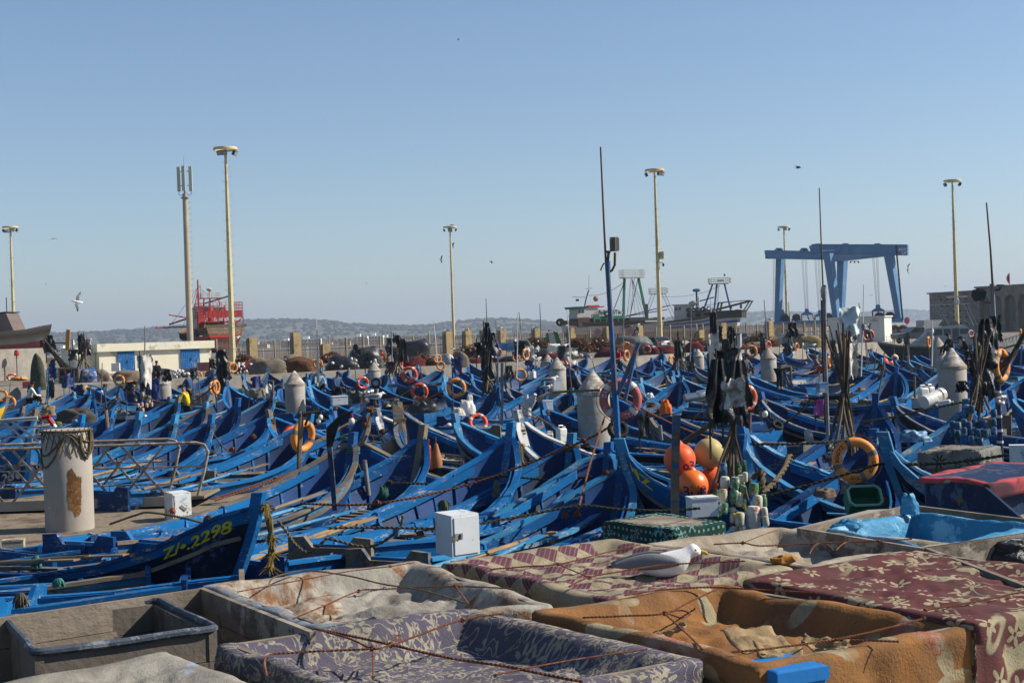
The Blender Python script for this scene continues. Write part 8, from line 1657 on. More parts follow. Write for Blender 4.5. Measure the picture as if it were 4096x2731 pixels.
def rope(pxs, r, m, label, Y=None, z=None, lay=True, knots=(), fray=(), grp=None):
	P = [atz(q[0], q[1], q[2] if len(q) > 2 else z) if Y is None else at(q[0], q[1], q[2] if len(q) > 2 else Y) for q in pxs]; o = P[0].copy(); P = [p-o for p in P]
	a = MB()
	if lay and r > .004: twisted(a, P, r)
	else: a.tube(curve(P), r, 6)
	rs = random.Random(int(pxs[0][0]))
	for i in knots:
		for q in range(3): a.torus(P[i]+V((rs.uniform(-1, 1), rs.uniform(-1, 1), rs.uniform(-.5, 1)))*r*.8, r*1.5, r*.75, rotm(rs.uniform(0, 3), rs.uniform(0, 3), 0), 10, 5)
	for i in fray:
		for q in range(40):
			d = V((rs.gauss(0, 1), rs.gauss(0, 1), rs.gauss(-.7, .6)))*r*1.5; a.tube([P[i], P[i]+d*.5+V((0, 0, r*.4)), P[i]+d], r*.1+.001, 3, cap=False)
	q = a.build('rope', m, None); q.location = o; tag(q, label, 'rope', grp); return q
rope([(1200, 2013, 24.5), (1512, 2012, 24), (1900, 1929, 24.5), (2336, 1761, 24.5), (2455, 1692, 24.3)], .022, Mrope_b, 'long rusty rope from the lamp post to the tall blue grey mast', 24, knots=(1, 3))
rope([(1560, 1930, 26), (1750, 1932, 26), (1991, 1905, 26), (2199, 1918, 25.5), (2368, 1905, 25)], .022, Mrope_d, 'dark rope sagging across the frayed-bow boat and the star hull', 25, knots=(0,))
rope([(1921, 2094, 20), (2110, 2060, 20.3), (2310, 2023, 20.5), (2473, 2035, 20.5), (2640, 2042, 20.5), (2800, 2032, 20.5)], .022, Mrope_d, 'dark rope from the white cabinet to the green dotted crate', 20)
rope([(2313, 2040, 21), (2365, 1840, 22.5), (2420, 1665, 24)], .018, Mrope_b, 'thin rust rope rising to the pink lifebuoy', 22, fray=(0,)); rope([(2420, 1560, 24.2), (2700, 1700, 26), (2840, 1750, 27)], .02, Mrope_b, 'rust rope slanting from the pink lifebuoy to the ball floats', 24)
rope([(3064, 1985, 20.5), (3287, 1923, 20.5), (3420, 1885, 20.5), (3536, 1853, 20.5), (3698, 1856, 20.5), (3900, 1838, 20), (4110, 1804, 19.5)], .024, Mrope_d, 'dark green rope sweeping across the big tilted lifebuoy', 20); rope([(3000, 1775, 22), (3150, 1776, 22), (3303, 1769, 22), (3446, 1751, 22.5)], .022, Mrope_d, 'dark rope above the AMIDA hull', 22); rope([(3437, 1690, 26), (3570, 1668, 26), (3698, 1639, 26), (3866, 1605, 26)], .022, Mrope_d, 'green black rope to the black flag bundle at right', 26)
rope([(842, 1997, 27), (1100, 1914, 28), (1298, 1835, 29), (1420, 1790, 30)], .02, Mrope_b, 'upper rust rope rising from the walkway end', 27, knots=(1,)); rope([(860, 2002, 27), (1110, 1916, 28), (1310, 1838, 29)], .02, Mrope_b, 'lower rust rope rising from the walkway end', 27)
rope([(440, 2095, 25), (540, 2060, 24.5), (600, 2048, 24), (743, 2072, 23), (836, 2098, 22)], .022, Mrope_t, 'tan rope from the netted pile foot to the 2298 hull', 24); rope([(1110, 2080, 19.8), (1150, 2130, 19.8), (1184, 2177, 19.6), (1238, 2209, 19.4), (1298, 2161, 19.4), (1320, 2155, 19.4), (1480, 2185, 19.2), (1590, 2120, 19.2), (1612, 2060, 19.2)], .022, Mrope_t, 'tan mooring rope looping right from the 2298 bow', 19.5)
rope([(1310, 2112, 19), (1500, 2108, 19), (1740, 2114, 18.8)], .02, Mrope_t, 'tan rope running to the white cabinet', 19)
rope([(1062, 2021, 19.3), (1076, 2080, 19.2), (1084, 2150, 19.2), (1086, 2219, 19.2), (1078, 2270, 19.1)], .05, Mrope_y, 'thick frayed yellow rope hanging from the 2298 bow', 19, lay=True, fray=(0, 2, 3, 4)); rope([(3160, 1821, 23), (3140, 1870, 22.5), (3100, 1925, 22), (3054, 1971, 21.5)], .045, Mrope_t, 'thick mossy rope fender across the AMIDA lettering', 22, fray=(0,)); rope([(2076, 1777, 29.6), (2082, 1830, 29.5), (2084, 1870, 29.5)], .06, Mrope_y, 'frayed yellow rope on the bow left of the star hull', 29, fray=(0, 1, 2))
rope([(3010, 1915, 21), (3048, 1880, 21), (3052, 1930, 20.8), (3048, 1960, 20.8)], .04, Mrope_t, 'rope loop by the floats right of the flag poles', 21); rope([(3545, 1990, 22), (3530, 2010, 22), (3548, 2030, 22), (3570, 2012, 22), (3560, 1992, 22)], .04, Mrope_t, 'ring of frayed rope on the bow with the green bin', 22, fray=(0, 2))
for i, (x0, y0, x1, y1, Y) in enumerate(((1480, 1660, 1405, 1890, 34), (1595, 1690, 1420, 1790, 33), (2330, 1760, 2070, 1610, 36), (2270, 1680, 2070, 1650, 40), (3100, 1720, 3240, 1600, 32), (3050, 1730, 3230, 1625, 32), (700, 1640, 860, 1540, 60), (620, 1750, 850, 1600, 55), (2690, 1640, 2650, 1450, 60), (1560, 1640, 1780, 1560, 52), (3330, 1470, 3120, 1450, 60), (1640, 1560, 1520, 1600, 58), (2830, 1590, 2760, 1690, 36), (3660, 1500, 3800, 1590, 44), (300, 1650, 500, 1600, 62), (1880, 1960, 1850, 1840, 27))):
	rope([(x0, y0, Y), ((x0+x1)/2, (y0+y1)/2+12, Y), (x1, y1, Y)], .02*max(1, Y/40), [Mrope_b, Mrope_d, Mrope_t][i % 3], uniq('thin slack mooring line, @'+where(x0, y0)), Y, lay=False, grp='slack mooring lines between the boats')
def tuft(px, py, w, h, Y, m, label):
	o = at(px, py, Y); k = Y/FPX; rs = random.Random(px); a = MB()
	for q in range(150):
		th = rs.random()*2*PI; r = w*k*.5*rs.random()**.5; x, y = r*math.cos(th), r*math.sin(th)*.6; l_ = h*k*rs.uniform(.5, 1); a.tube([(x*.5, y*.5, 0), (x, y, -l_*.4), (x*1.2+rs.gauss(0, .01), y*1.2, -l_)], .006, 3, cap=False)
	a.ball((0, 0, -h*k*.45), (w*k*.36, w*k*.3, h*k*.42), 10, 7, 0, None, .4, 3); q = a.build('rope_tuft', m, None); q.location = o; tag(q, label, 'rope tuft')
tuft(143, 2222, 36, 52, 20.4, Mteal, 'teal twine tuft on the rail at lower left'); tuft(233, 2312, 44, 38, 18.6, Mteal, 'teal twine tuft on the lower rail beside the plank bin'); tuft(80, 2372, 56, 62, 17, Mrope_t, 'knotted brown rope over the yellow hull at bottom left'); tuft(1775, 2000, 44, 44, 20.5, mat('green_mossy_rope', (.10, .14, .09), .95, .3, 12, bump=.6), 'mossy green rope knot beside the white cabinet'); tuft(460, 2125, 40, 90, 24, Mcoil, 'brown twisted ropes right of the netted pile foot'); tuft(835, 2060, 40, 46, 21.5, Mrope_t, 'rope bunch on the rail behind the 2298 hull'); tuft(1985, 1920, 24, 70, 24.5, mat('grey_green_fender', (.15, .17, .12), .95, .25, 12, bump=.6), 'grey green rope fender on the frayed-bow boat'); tuft(690, 2030, 20, 26, 27.3, mat('coral_rope', (.5, .14, .09), .95, .2, 9), 'coral rope knot on the rusty white box'); tuft(445, 2190, 56, 60, 22.8, mat('pale_pink_cloth', (.5, .3, .32), .9, .15, 5), 'pale pink cloth hanging between the stern-out boats')
for i, (px, py, Y) in enumerate(((930, 1788, 32), (2345, 1772, 24.4), (2310, 2046, 21), (1680, 2122, 19), (1530, 1715, 34), (2260, 2050, 20.5), (590, 1750, 50), (1460, 1690, 36), (750, 1720, 46), (2425, 1880, 23), (1700, 1700, 30), (1010, 1735, 40))): tuft(px, py, 26, 20, Y, Mrope_b, uniq('tangle of rust red twine, @'+where(px, py)))
# ================================================================ FOREGROUND CRATES ON THE NEAR QUAY
mb = MB(); mb.add([(-9, -7, 2.1), (12, -7, 2.1), (12, 14.6, 2.1), (3.4, 13.8, 2.1), (-.2, 9.6, 2.1), (-9, 8.0, 2.1), (-9, -7, -2), (12, -7, -2), (12, 14.6, -2), (3.4, 13.8, -2), (-.2, 9.6, -2), (-9, 8.0, -2)], [(0, 1, 2, 3, 4, 5), (1, 7, 8, 2), (2, 8, 9, 3), (3, 9, 10, 4), (4, 10, 11, 5)]); struct('near_quay', mb, Mconc)
Mcrw = mat('weathered_crate_wood', (.24, .20, .155), .92, .28, 4, [(.13, .11, .09), (.36, .31, .25)], .36, 5, .5, stretch=(.4, 1, 1), spots=((.25, .09, .03), 6, .74)); Mply = mat('grimy_plywood', (.17, .145, .12), .92, .2, 3, (.10, .085, .07), .4, 4, .4)
class NB:
	def __init__(s, name, rough=.95):
		s.m = bpy.data.materials.new(name); s.m.use_nodes = True; s.t = s.m.node_tree; s.b = s.t.nodes['Principled BSDF']; s.b.inputs['Roughness'].default_value = rough
		s.uv = s.t.nodes.new('ShaderNodeUVMap').outputs[0]; s.b.inputs['Specular IOR Level'].default_value = .1
	def _in(s, sock, v):
		if hasattr(v, 'is_linked') or hasattr(v, 'links'): s.t.links.new(v, sock)
		elif isinstance(v, tuple) and len(v) == 3 and sock.type == 'RGBA': sock.default_value = (*v, 1)
		else: sock.default_value = v
	def math(s, op, a, b=0., c=None):
		n = s.t.nodes.new('ShaderNodeMath'); n.operation = op; s._in(n.inputs[0], a); s._in(n.inputs[1], b)
		if c is not None: s._in(n.inputs[2], c)
		return n.outputs[0]
	def noise(s, sc, det=4, ro=.6, vec=None, dist=0):
		n = s.t.nodes.new('ShaderNodeTexNoise'); n.inputs['Scale'].default_value = sc; n.inputs['Detail'].default_value = det; n.inputs['Roughness'].default_value = ro; n.inputs['Distortion'].default_value = dist; s.t.links.new(vec or s.uv, n.inputs['Vector']); return n.outputs[0]
	def vmath(s, op, a, b):
		n = s.t.nodes.new('ShaderNodeVectorMath'); n.operation = op; s._in(n.inputs[0], a); s._in(n.inputs[1], b); return n.outputs[0]
	def sep(s, v): n = s.t.nodes.new('ShaderNodeSeparateXYZ'); s.t.links.new(v, n.inputs[0]); return n.outputs
	def comb(s, x, y, z=0.): n = s.t.nodes.new('ShaderNodeCombineXYZ'); s._in(n.inputs[0], x); s._in(n.inputs[1], y); s._in(n.inputs[2], z); return n.outputs[0]
	def mix(s, f, a, b):
		n = s.t.nodes.new('ShaderNodeMix'); n.data_type = 'RGBA'; s._in(n.inputs[0], f); s._in(n.inputs[6], a); s._in(n.inputs[7], b); return n.outputs[2]
	def step(s, x, lo, hi): n = s.t.nodes.new('ShaderNodeMapRange'); n.inputs[1].default_value = lo; n.inputs[2].default_value = hi; s.t.links.new(x, n.inputs[0]); return n.outputs[0]
	def flowers(s, sc, petals, R, hole=.12, rnd=.9, warp=.02):
		w = s.noise(9, 2); p = s.vmath('SCALE', s.uv, (0, 0, 0)); s.t.nodes[-1].inputs['Scale'].default_value = sc
		v = s.t.nodes.new('ShaderNodeTexVoronoi'); v.voronoi_dimensions = '2D'; v.inputs['Scale'].default_value = 1; v.inputs['Randomness'].default_value = rnd; s.t.links.new(p, v.inputs['Vector'])
		d = s.vmath('SUBTRACT', p, v.outputs['Position']); x, y, z = s.sep(d); th = s.math('ARCTAN2', y, x); cr = s.sep(v.outputs['Color'])
		lo = s.math('MULTIPLY_ADD', s.math('COSINE', s.math('MULTIPLY_ADD', th, float(petals), s.math('MULTIPLY', cr[0], 6.28))), .38, .62); rad = s.math('MULTIPLY', lo, s.math('MULTIPLY_ADD', cr[1], R*.55, R*.6))
		ds = s.math('ADD', v.outputs['Distance'], s.math('MULTIPLY_ADD', w, warp*4, -warp*2)); f = s.step(s.math('SUBTRACT', rad, ds), -.01, .02); h = s.step(s.math('SUBTRACT', ds, R*hole), -.005, .01); return s.math('MULTIPLY', f, h)
	def done(s, c, bump=.5, bs=90, extra=None):
		d = s.noise(2.3, 6, .68); c = s.mix(s.step(d, .40, .66), c, s.mix(.5, c, (.085, .07, .055))); c = s.mix(s.step(s.noise(60, 3, .7), .52, .72), c, s.mix(.35, c, (.05, .045, .04))); c = s.mix(s.step(s.noise(21, 3, .6), .71, .74), c, (.5, .48, .43)); c = s.mix(1., c, (.78, .78, .78)); s.t.nodes[-1].blend_type = 'MULTIPLY'; s.t.links.new(c, s.b.inputs['Base Color'])
		bn = s.t.nodes.new('ShaderNodeBump'); bn.inputs['Strength'].default_value = bump; bn.inputs['Distance'].default_value = .006; h = s.math('ADD', s.noise(bs, 3, .7), s.math('MULTIPLY', s.noise(14, 4), .8)); s.t.links.new(h, bn.inputs['Height']); s.t.links.new(bn.outputs[0], s.b.inputs['Normal']); return s.m
def cl_purple():
	n = NB('purple_floral_cloth'); line = n.step(n.math('ABSOLUTE', n.math('SUBTRACT', n.noise(8, 2, .5, None, 1.6), .5)), .03, .015); fl = n.flowers(6.2, 7, .42, .3); fl2 = n.flowers(16, 5, .38, .2)
	f = n.math('MAXIMUM', n.math('MAXIMUM', line, fl), n.math('MULTIPLY', fl2, n.step(n.noise(1.6, 2), .48, .55))); f = n.math('MULTIPLY', f, n.step(n.noise(40, 3), .30, .45)); return n.done(n.mix(f, (.115, .105, .15), (.40, .355, .26)), .9, 120)
def cl_maroon():
	n = NB('maroon_floral_cloth'); f = n.math('MAXIMUM', n.flowers(6.4, 5, .42, .16), n.math('MULTIPLY', n.flowers(2.3, 4, .40, .3), n.step(n.noise(1.1, 1), .5, .54))); f = n.math('MAXIMUM', f, n.math('MULTIPLY', n.step(n.math('ABSOLUTE', n.math('SUBTRACT', n.noise(2.6, 1, .5, None, .6), .5)), .016, .008), n.step(n.noise(1.1, 1), .5, .54)))
	sp = n.step(n.noise(26, 2), .73, .76); return n.done(n.mix(sp, n.mix(f, (.135, .042, .045), (.42, .365, .23)), (.62, .6, .56)), .7, 110)
def cl_diamond():
	n = NB('plum_diamond_cloth'); x, y, z = n.sep(n.uv); a = n.math('MULTIPLY', n.math('ADD', x, y), 6.2); b = n.math('MULTIPLY', n.math('SUBTRACT', x, y), 6.2); ch = n.t.nodes.new('ShaderNodeTexChecker'); ch.inputs['Scale'].default_value = 1; n.t.links.new(n.comb(a, b, .5), ch.inputs['Vector'])
	ln = n.step(n.math('SINE', n.math('MULTIPLY', a, 26.)), .55, .8); base = n.mix(ch.outputs['Fac'], n.mix(n.math('MULTIPLY', ln, .45), (.14, .045, .075), (.33, .26, .19)), n.mix(n.step(n.noise(30, 3), .5, .6), (.40, .345, .23), (.31, .26, .165))); big = n.step(n.noise(1.3, 1), .58, .6)
	base = n.mix(big, base, (.36, .30, .20)); return n.done(n.mix(n.step(n.noise(13, 3), .70, .73), base, (.68, .66, .6)), .6, 100)
def cl_orange():
	n = NB('orange_brown_blanket'); q = n.noise(1.7, 3, .5, None, .7); q2 = n.noise(2.2, 3, .5, n.vmath('ADD', n.uv, (7.3, 2.2, 0)), .9); c = n.mix(n.step(n.noise(3, 4), .4, .7), (.34, .155, .05), (.22, .10, .04)); c = n.mix(n.step(q, .58, .61), c, n.mix(n.step(n.noise(9, 4), .4, .6), (.42, .31, .23), (.40, .14, .08))); c = n.mix(n.math('MULTIPLY', n.flowers(2.6, 3, .42, .0), n.step(q2, .45, .55)), c, (.40, .34, .21)); return n.done(c, 1., 70)
def cl_fur():
	n = NB('beige_fleece'); c = n.mix(n.step(n.noise(3, 5), .42, .62), (.46, .40, .32), (.33, .26, .17)); return n.done(n.mix(n.step(n.noise(1.5, 2), .6, .68), c, (.34, .30, .25)), 1., 45)
def cl_sheep():
	n = NB('canvas_and_sheepskin'); x, y, z = n.sep(n.uv); w = n.noise(2.1, 3, .6, None, .6); c = n.mix(n.step(n.noise(3.5, 5), .4, .65), (.40, .375, .32), (.27, .25, .21)); e = n.math('ADD', x, n.math('MULTIPLY', w, .5)); c = n.mix(n.step(n.noise(2.0, 4, .65, n.vmath('ADD', n.uv, (3, 1, 0)), .5), .50, .54), c, n.mix(n.step(n.noise(11, 4), .4, .6), (.50, .46, .38), (.25, .12, .055)))
	c = n.mix(n.step(n.math('ADD', n.math('MULTIPLY', y, -1.), n.math('MULTIPLY', w, .8)), .30, .36), c, (.24, .28, .32)); return n.done(c, 1., 40)
def cl_grey():
	n = NB('grey_canvas_cloth'); c = n.mix(n.step(n.noise(2.5, 5), .4, .66), (.38, .355, .30), (.24, .22, .185)); c = n.mix(n.step(n.noise(3.1, 3, .5, n.vmath('ADD', n.uv, (5, 9, 0))), .62, .66), c, (.33, .40, .50)); c = n.mix(n.step(n.noise(7, 3), .70, .73), c, (.40, .10, .07)); return n.done(c, .8, 60)
def cl_red():
	n = NB('red_pink_blanket'); q = n.noise(1.5, 3, .5, None, .8); c = n.mix(n.step(q, .52, .56), (.52, .09, .11), (.09, .035, .05)); return n.done(n.mix(n.step(n.noise(4, 3), .66, .69), c, (.55, .45, .32)), .7, 80)
def cl_tile(base, pat, sc, petals, name):
	n = NB(name); return n.done(n.mix(n.flowers(sc, petals, .43, .15, .35), base, pat), .6, 110)
def cl_dots():
	n = NB('green_dotted_cloth'); v = n.t.nodes.new('ShaderNodeTexVoronoi'); v.voronoi_dimensions = '2D'; v.inputs['Scale'].default_value = 11; v.inputs['Randomness'].default_value = .12; n.t.links.new(n.uv, v.inputs['Vector']); return n.done(n.mix(n.math('MAXIMUM', n.step(v.outputs['Distance'], .24, .20), n.math('MULTIPLY', n.flowers(5, 6, .4, .2), n.step(n.noise(1.2, 1), .53, .56))), (.006, .055, .045), (.22, .42, .38)), .7, 110)
Mtarpb = mat('sky_blue_tarp', (.045, .26, .46), .5, .15, 3, (.25, .48, .62), .33, 6, .9, coat=.15)
def quadw(L, F, R, B, z): return [atz(*p, z) for p in (L, F, R, B)]
def bil(Q, s, t): return Q[0]*(1-s)*(1-t)+Q[1]*s*(1-t)+Q[2]*s*t+Q[3]*(1-s)*t
def crate(L, F, R, B, z, h, label, m=None, th=.028, rim=False, floor=True, inset=.0, sides=(0, 1, 2, 3)):
	"""open plank crate through four rim pixels (left, front, right, back) at height z"""
	Q = quadw(L, F, R, B, z); c = sum(Q, V())/4; t = thing('wooden_crate', c-V((0, 0, h)), label, 'crate', 'wooden gear crates on the near quay'); O = t.location.copy()
	Q = [q-O+(c-q).normalized()*inset for q in Q]
	for i in sides:
		a, b = Q[i], Q[(i+1) % 4]; n = (b-a).cross(V((0, 0, 1))).normalized()
		if n.dot((a+b)/2-(c-O)) > 0: n = -n
		if i % 2: a, b = a+(b-a).normalized()*th, b-(b-a).normalized()*th
		mb = MB()
		for k in range(3):
			z0, z1 = -h+h*k/3, -h+h*(k+1)/3-.004; e = .003*((k*5+i) % 3)
			vs = [a+V((0, 0, z0)), b+V((0, 0, z0)), b+n*th+V((0, 0, z0)), a+n*th+V((0, 0, z0)), a+V((0, 0, z1)), b+V((0, 0, z1)), b+n*th+V((0, 0, z1)), a+n*th+V((0, 0, z1))]; vs = [v+n*e for v in vs]
			mb.add(vs, [(0, 1, 5, 4), (1, 2, 6, 5), (2, 3, 7, 6), (3, 0, 4, 7), (4, 5, 6, 7), (3, 2, 1, 0)])
		mb.build('plank_side', m or Mcrw, t, False)
	if floor: mb = MB(); mb.add([q+V((0, 0, -h+.02)) for q in Q], [(0, 1, 2, 3)]); mb.build('floor', Mply, t, False)
	if rim:
		mb = MB(); P = []
		for i in range(4):
			a, b, d = Q[i], Q[(i+1) % 4], Q[i-1]; r = .05; P += [a+(d-a).normalized()*r, a+(b-a).normalized()*r*.3+(d-a).normalized()*r*.3, a+(b-a).normalized()*r]; P += [a.lerp(b, f)+V((0, 0, .004*math.sin(f*19+i))) for f in (.25, .5, .75)]
		P.append(P[0]); mb.tube([p+V((0, 0, .008)) for p in curve(P, 4)], .019, 8); mb.build('rubber_rim', mat('blue_black_rubber', (.06, .075, .10), .6, .25, 5, (.2, .22, .25), .35, 12, .4), t)
	return t
def blanket(L, F, R, B, z, m, label, sag_=.10, hang=(.25, .25, .15, .12), seed=1, wr=.012, rimw=.16, name='blanket', cat='blanket', res=.022, bulge=0.):
	"""cloth draped over a crate: hang = drop over edges L-F, F-R, R-B, B-L"""
	Q = quadw(L, F, R, B, z); ls = ((Q[1]-Q[0]).length+(Q[2]-Q[3]).length)/2; lt = ((Q[3]-Q[0]).length+(Q[2]-Q[1]).length)/2; o = sum(Q, V())/4; c = o
	a0, a1, b0, b1 = -hang[3], ls+hang[1], -hang[0], lt+hang[2]
	es = (Q[1]-Q[0]).normalized(); et = (Q[3]-Q[0]).normalized(); es2 = (Q[2]-Q[3]).normalized(); s0 = seed*7.3
	def fn(u, v):
		a, b = a0+(a1-a0)*u, b0+(b1-b0)*v; sc_, tc = min(1, max(0, a/ls)), min(1, max(0, b/lt)); p = bil(Q, sc_, tc); oa = max(-a, a-ls, 0); ob = max(-b, b-lt, 0); n = noise.noise(V((a*3, b*3, s0))); n2 = noise.noise(V((a*9, b*9, s0+5))); n3 = noise.noise(V((a*1.3, b*1.3, s0+11)))
		if oa == 0 and ob == 0:
			e = min(a, ls-a, b, lt-b); k = min(1, max(0, (e-.025)/rimw)); k = k*k*(3-2*k); cr = noise.noise(V(((a+b)*2.2, (a-b)*7, s0+3)))+.55*(1-abs(noise.noise(V(((a-b)*3.1, (a+b)*9, s0+17)))*2.2))-.3
			wob = noise.noise(V((a*2.6, b*2.6, s0+23)))*.022; return p+V((.6*wob, .5*wob, wob*(1-.5*k)-sag_*k*(1+.45*n3)+bulge*k+wr*(.8*n+.5*n2+.9*cr)*(.45+k)-.006*(1-k)*(1+n)))
		d = max(oa, ob)+.35*min(oa, ob); out = (es*(1 if a > ls else -1) if oa else V())+(et*(1 if b > lt else -1) if ob else V()); out.z = 0; out = out.normalized() if out.length else out; al = (b if oa > ob else a); fold = math.sin(al*17+3*n3+s0)*.5+noise.noise(V((al*7, s0, d*2)))*.8
		r = .03; q = min(1, d/r); wob = noise.noise(V((min(max(a, 0), ls)*2.6, min(max(b, 0), lt)*2.6, s0+23)))*.022; p = p+V((.6*wob, .5*wob, wob)); return p+out*(r*.8*math.sin(q*PI/2)+.012+d*.05+.022*fold*min(1, d/.12)+.01*n2)+V((0, 0, -(d-r*.5 if d > r else d*d/r*.5)-.006))
	mb = MB(); mb.grid(lambda u, v: fn(u, v)-o, max(8, int((a1-a0)/res)), max(8, int((b1-b0)/res)), 0, lambda u, v: (a0+(a1-a0)*u, b0+(b1-b0)*v)); q = mb.build(name, m, None, True, 180); q.location = o; sd_ = q.modifiers.new('thick', 'SOLIDIFY'); sd_.thickness = .006; sd_.offset = -1; tag(q, label, cat); return q
Z = 2.60
crate((-420, 2525), (700, 2760), (1262, 2520), (815, 2345), Z+.02, .46, 'large grey plank bin at left holding the rubber-rimmed crate', sides=(2, 3)); crate((20, 2480), (135, 2618), (868, 2520), (632, 2406), Z-.02, .42, 'grey plywood crate with a blue black rubber rim inside the plank bin', Mply, .04, True)
crate((-330, 2800), (560, 3000), (1080, 2760), (640, 2606), Z-.12, .3, 'crate under the grey canvas at bottom left'); blanket((-330, 2795), (560, 2995), (1075, 2756), (640, 2602), Z-.02, cl_grey(), 'grey stained canvas over the crate at bottom left', .03, (.2, .2, .1, .1), 2, .022)
crate((832, 2342), (1290, 2500), (2180, 2416), (1650, 2243), Z-.01, .45, 'crate under the sheepskins, its dark plank side showing'); blanket((828, 2337), (1274, 2494), (2186, 2410), (1657, 2238), Z, cl_sheep(), 'grey canvas and sheepskins sagging into a crate at centre left', .13, (.05, .16, .10, .05), 3, .024)
crate((905, 2572), (1640, 2850), (2770, 2634), (1875, 2430), Z, .46, 'crate under the purple floral blanket'); blanket((898, 2566), (1640, 2846), (2775, 2629), (1880, 2424), Z+.01, cl_purple(), 'purple and cream floral blanket sagging over the front crate', .12, (.30, .22, .08, .12), 4, .014)
crate((1800, 2240), (2440, 2390), (3135, 2266), (2450, 2157), Z-.02, .42, 'crate under the plum diamond cover'); blanket((1795, 2236), (2440, 2385), (3140, 2262), (2450, 2152), Z, cl_diamond(), 'plum and cream diamond-patterned cover with bird droppings', .07, (.30, .28, .06, .05), 5, .014)
crate((2612, 2170), (3240, 2260), (3795, 2170), (3105, 2108), Z-.02, .42, 'crate under the beige fleece'); blanket((2606, 2166), (3238, 2256), (3800, 2166), (3105, 2103), Z, cl_fur(), 'beige fleece blanket sagging into the crate behind the gull', .14, (.14, .16, .06, .05), 6, .02)
crate((3012, 2312), (3890, 2484), (4560, 2330), (3666, 2198), Z+.02, .48, 'crate under the maroon floral blanket'); blanket((3007, 2308), (3889, 2480), (4565, 2325), (3666, 2193), Z+.03, cl_maroon(), 'maroon blanket with cream flowers over the right-hand crate', .025, (.36, .4, .05, .06), 7, .014)
crate((2166, 2438), (3040, 2656), (3875, 2498), (2890, 2340), Z, .5, 'crate under the orange brown blanket'); blanket((2160, 2433), (3045, 2650), (3880, 2493), (2890, 2335), Z+.01, cl_orange(), 'orange brown fleecy blanket sagging over the nearest right crate', .14, (.12, .36, .06, .05), 8, .018)
Mcard = mat('brown_cardboard', (.33, .23, .12), .85, .12, 5, (.22, .15, .08), .35, 8, .5); Mbcr = mat('blue_crate_paint', (.02, .20, .56), .55, .12, 3, (.10, .09, .08), .15, 8)
p = at(3165, 2678, atz(3165, 2627, 2.61).y-.13); t = thing('blue_crate', p, 'bright blue wooden box corner poking out below the orange blanket', 'box', None, .45)
a = MB(); a.box((.05, .12, -.2), (.24, .24, .4)); b_ = a.build('body', Mbcr, t, False); bv = b_.modifiers.new('b', 'BEVEL'); bv.width = .012; bv.segments = 2
a = MB(); a.box((.05, -.002-.003, -.03), (.245, .012, .05)); a.build('edge_strip', Mbcr, t, False)
def card(px, py, z, w, d, rot, label, seed):
	rs = random.Random(seed); o = atz(px, py, z); mb = MB(); mb.grid(lambda u, v: V(((u-.5)*w, (v-.5)*d, .018*math.sin(u*PI*1.3+seed)+.035*noise.noise(V((u*3, v*3, seed)))+(.25*(v-.7)*d if v > .7 else 0))), 12, 10); q = mb.build('cardboard', Mcard, None, True, 25); q.location = o; q.rotation_euler = rot; sd_ = q.modifiers.new('s', 'SOLIDIFY'); sd_.thickness = .006; tag(q, label, 'cardboard')
card(3030, 2560, 2.60, .24, .20, (.22, -.1, .3), 'large crumpled cardboard sheet on the orange blanket', 1); card(3120, 2608, 2.60, .20, .10, (.3, .1, .1), 'narrow cardboard strip below the large sheet', 2); card(3300, 2575, 2.61, .18, .08, (.35, .15, -.4), 'torn cardboard piece right of the large sheet', 3); card(2680, 2525, 2.60, .14, .07, (.1, -.1, -.3), 'small printed cardboard scrap at the left of the orange blanket', 4)
a = MB(); a.ball((0, 0, 0), (.075, .04, .028), 14, 8, 0, None, .5); q = a.build('orange_leather_flap', mat('orange_leather', (.42, .19, .04), .7, .15, 5), None); q.location = atz(3135, 2238, 2.62); tag(q, 'folded orange leather scrap between the beige and maroon covers', 'scrap')
crate((3185, 2108), (3690, 2190), (4330, 2098), (3640, 2014), Z+.02, .4, 'wooden crate lined with sky blue tarpaulin'); blanket((3330, 2106), (3700, 2176), (4200, 2100), (3640, 2044), Z+.015, Mtarpb, 'crumpled sky blue tarpaulin lining the crate at right', .22, (.03, .05, .04, .05), 9, .035, .08, 'tarpaulin', 'tarpaulin')
lump(3640, 2056, 75, 74, 9.6, Mtarpb, 'peak of folded blue tarpaulin standing at the crate corner', 'tarpaulin_fold', 'tarpaulin', 31, .9, .4); lump(3395, 2108, 120, 32, 9.2, Mtarpb, 'blue tarpaulin end folded over the crate at left', 'tarpaulin_fold', 'tarpaulin', 32, .5, .5)
crate((3690, 2186), (4260, 2400), (4700, 2250), (4110, 2126), Z+.02, .45, 'dark plank crate behind the maroon floral blanket at the right edge'); lump(4040, 2228, 190, 60, 8.4, Mblkpl, 'black plastic heap inside the dark crate at the right edge', 'plastic_heap', 'plastic', 33)
def boxcloth(L, F, R, B, zt, h, m_side, m_top, label, blabel, mbox=None, hang=None, sg=.05, seed=1):
	Q = quadw(L, F, R, B, zt); c = sum(Q, V())/4; t = thing('wooden_crate', c-V((0, 0, h)), blabel, 'crate', 'covered gear crates on the boats'); O = t.location; mb = MB(); Q = [q-O+(c-q)*.02 for q in Q]
	mb.add([q+V((0, 0, -h+.0)) for q in Q]+[q-V((0, 0, .01)) for q in Q], [(0, 1, 5, 4), (1, 2, 6, 5), (2, 3, 7, 6), (3, 0, 4, 7), (4, 5, 6, 7)]); mb.build('body', mbox or Mcrw, t, False)
	hg = hang or h*.92; blanket(L, F, R, B, zt+.005, m_side, label, sg, (hg, hg, hg*.6, hg*.6) if not isinstance(hg, tuple) else hg, seed, .012, .2, res=.035)
Mdkbl = mat('dark_blue_board', (.010, .028, .085), .7, .3, 2, [(.12, .09, .05), (.05, .1, .2)], .25, 5, .3)
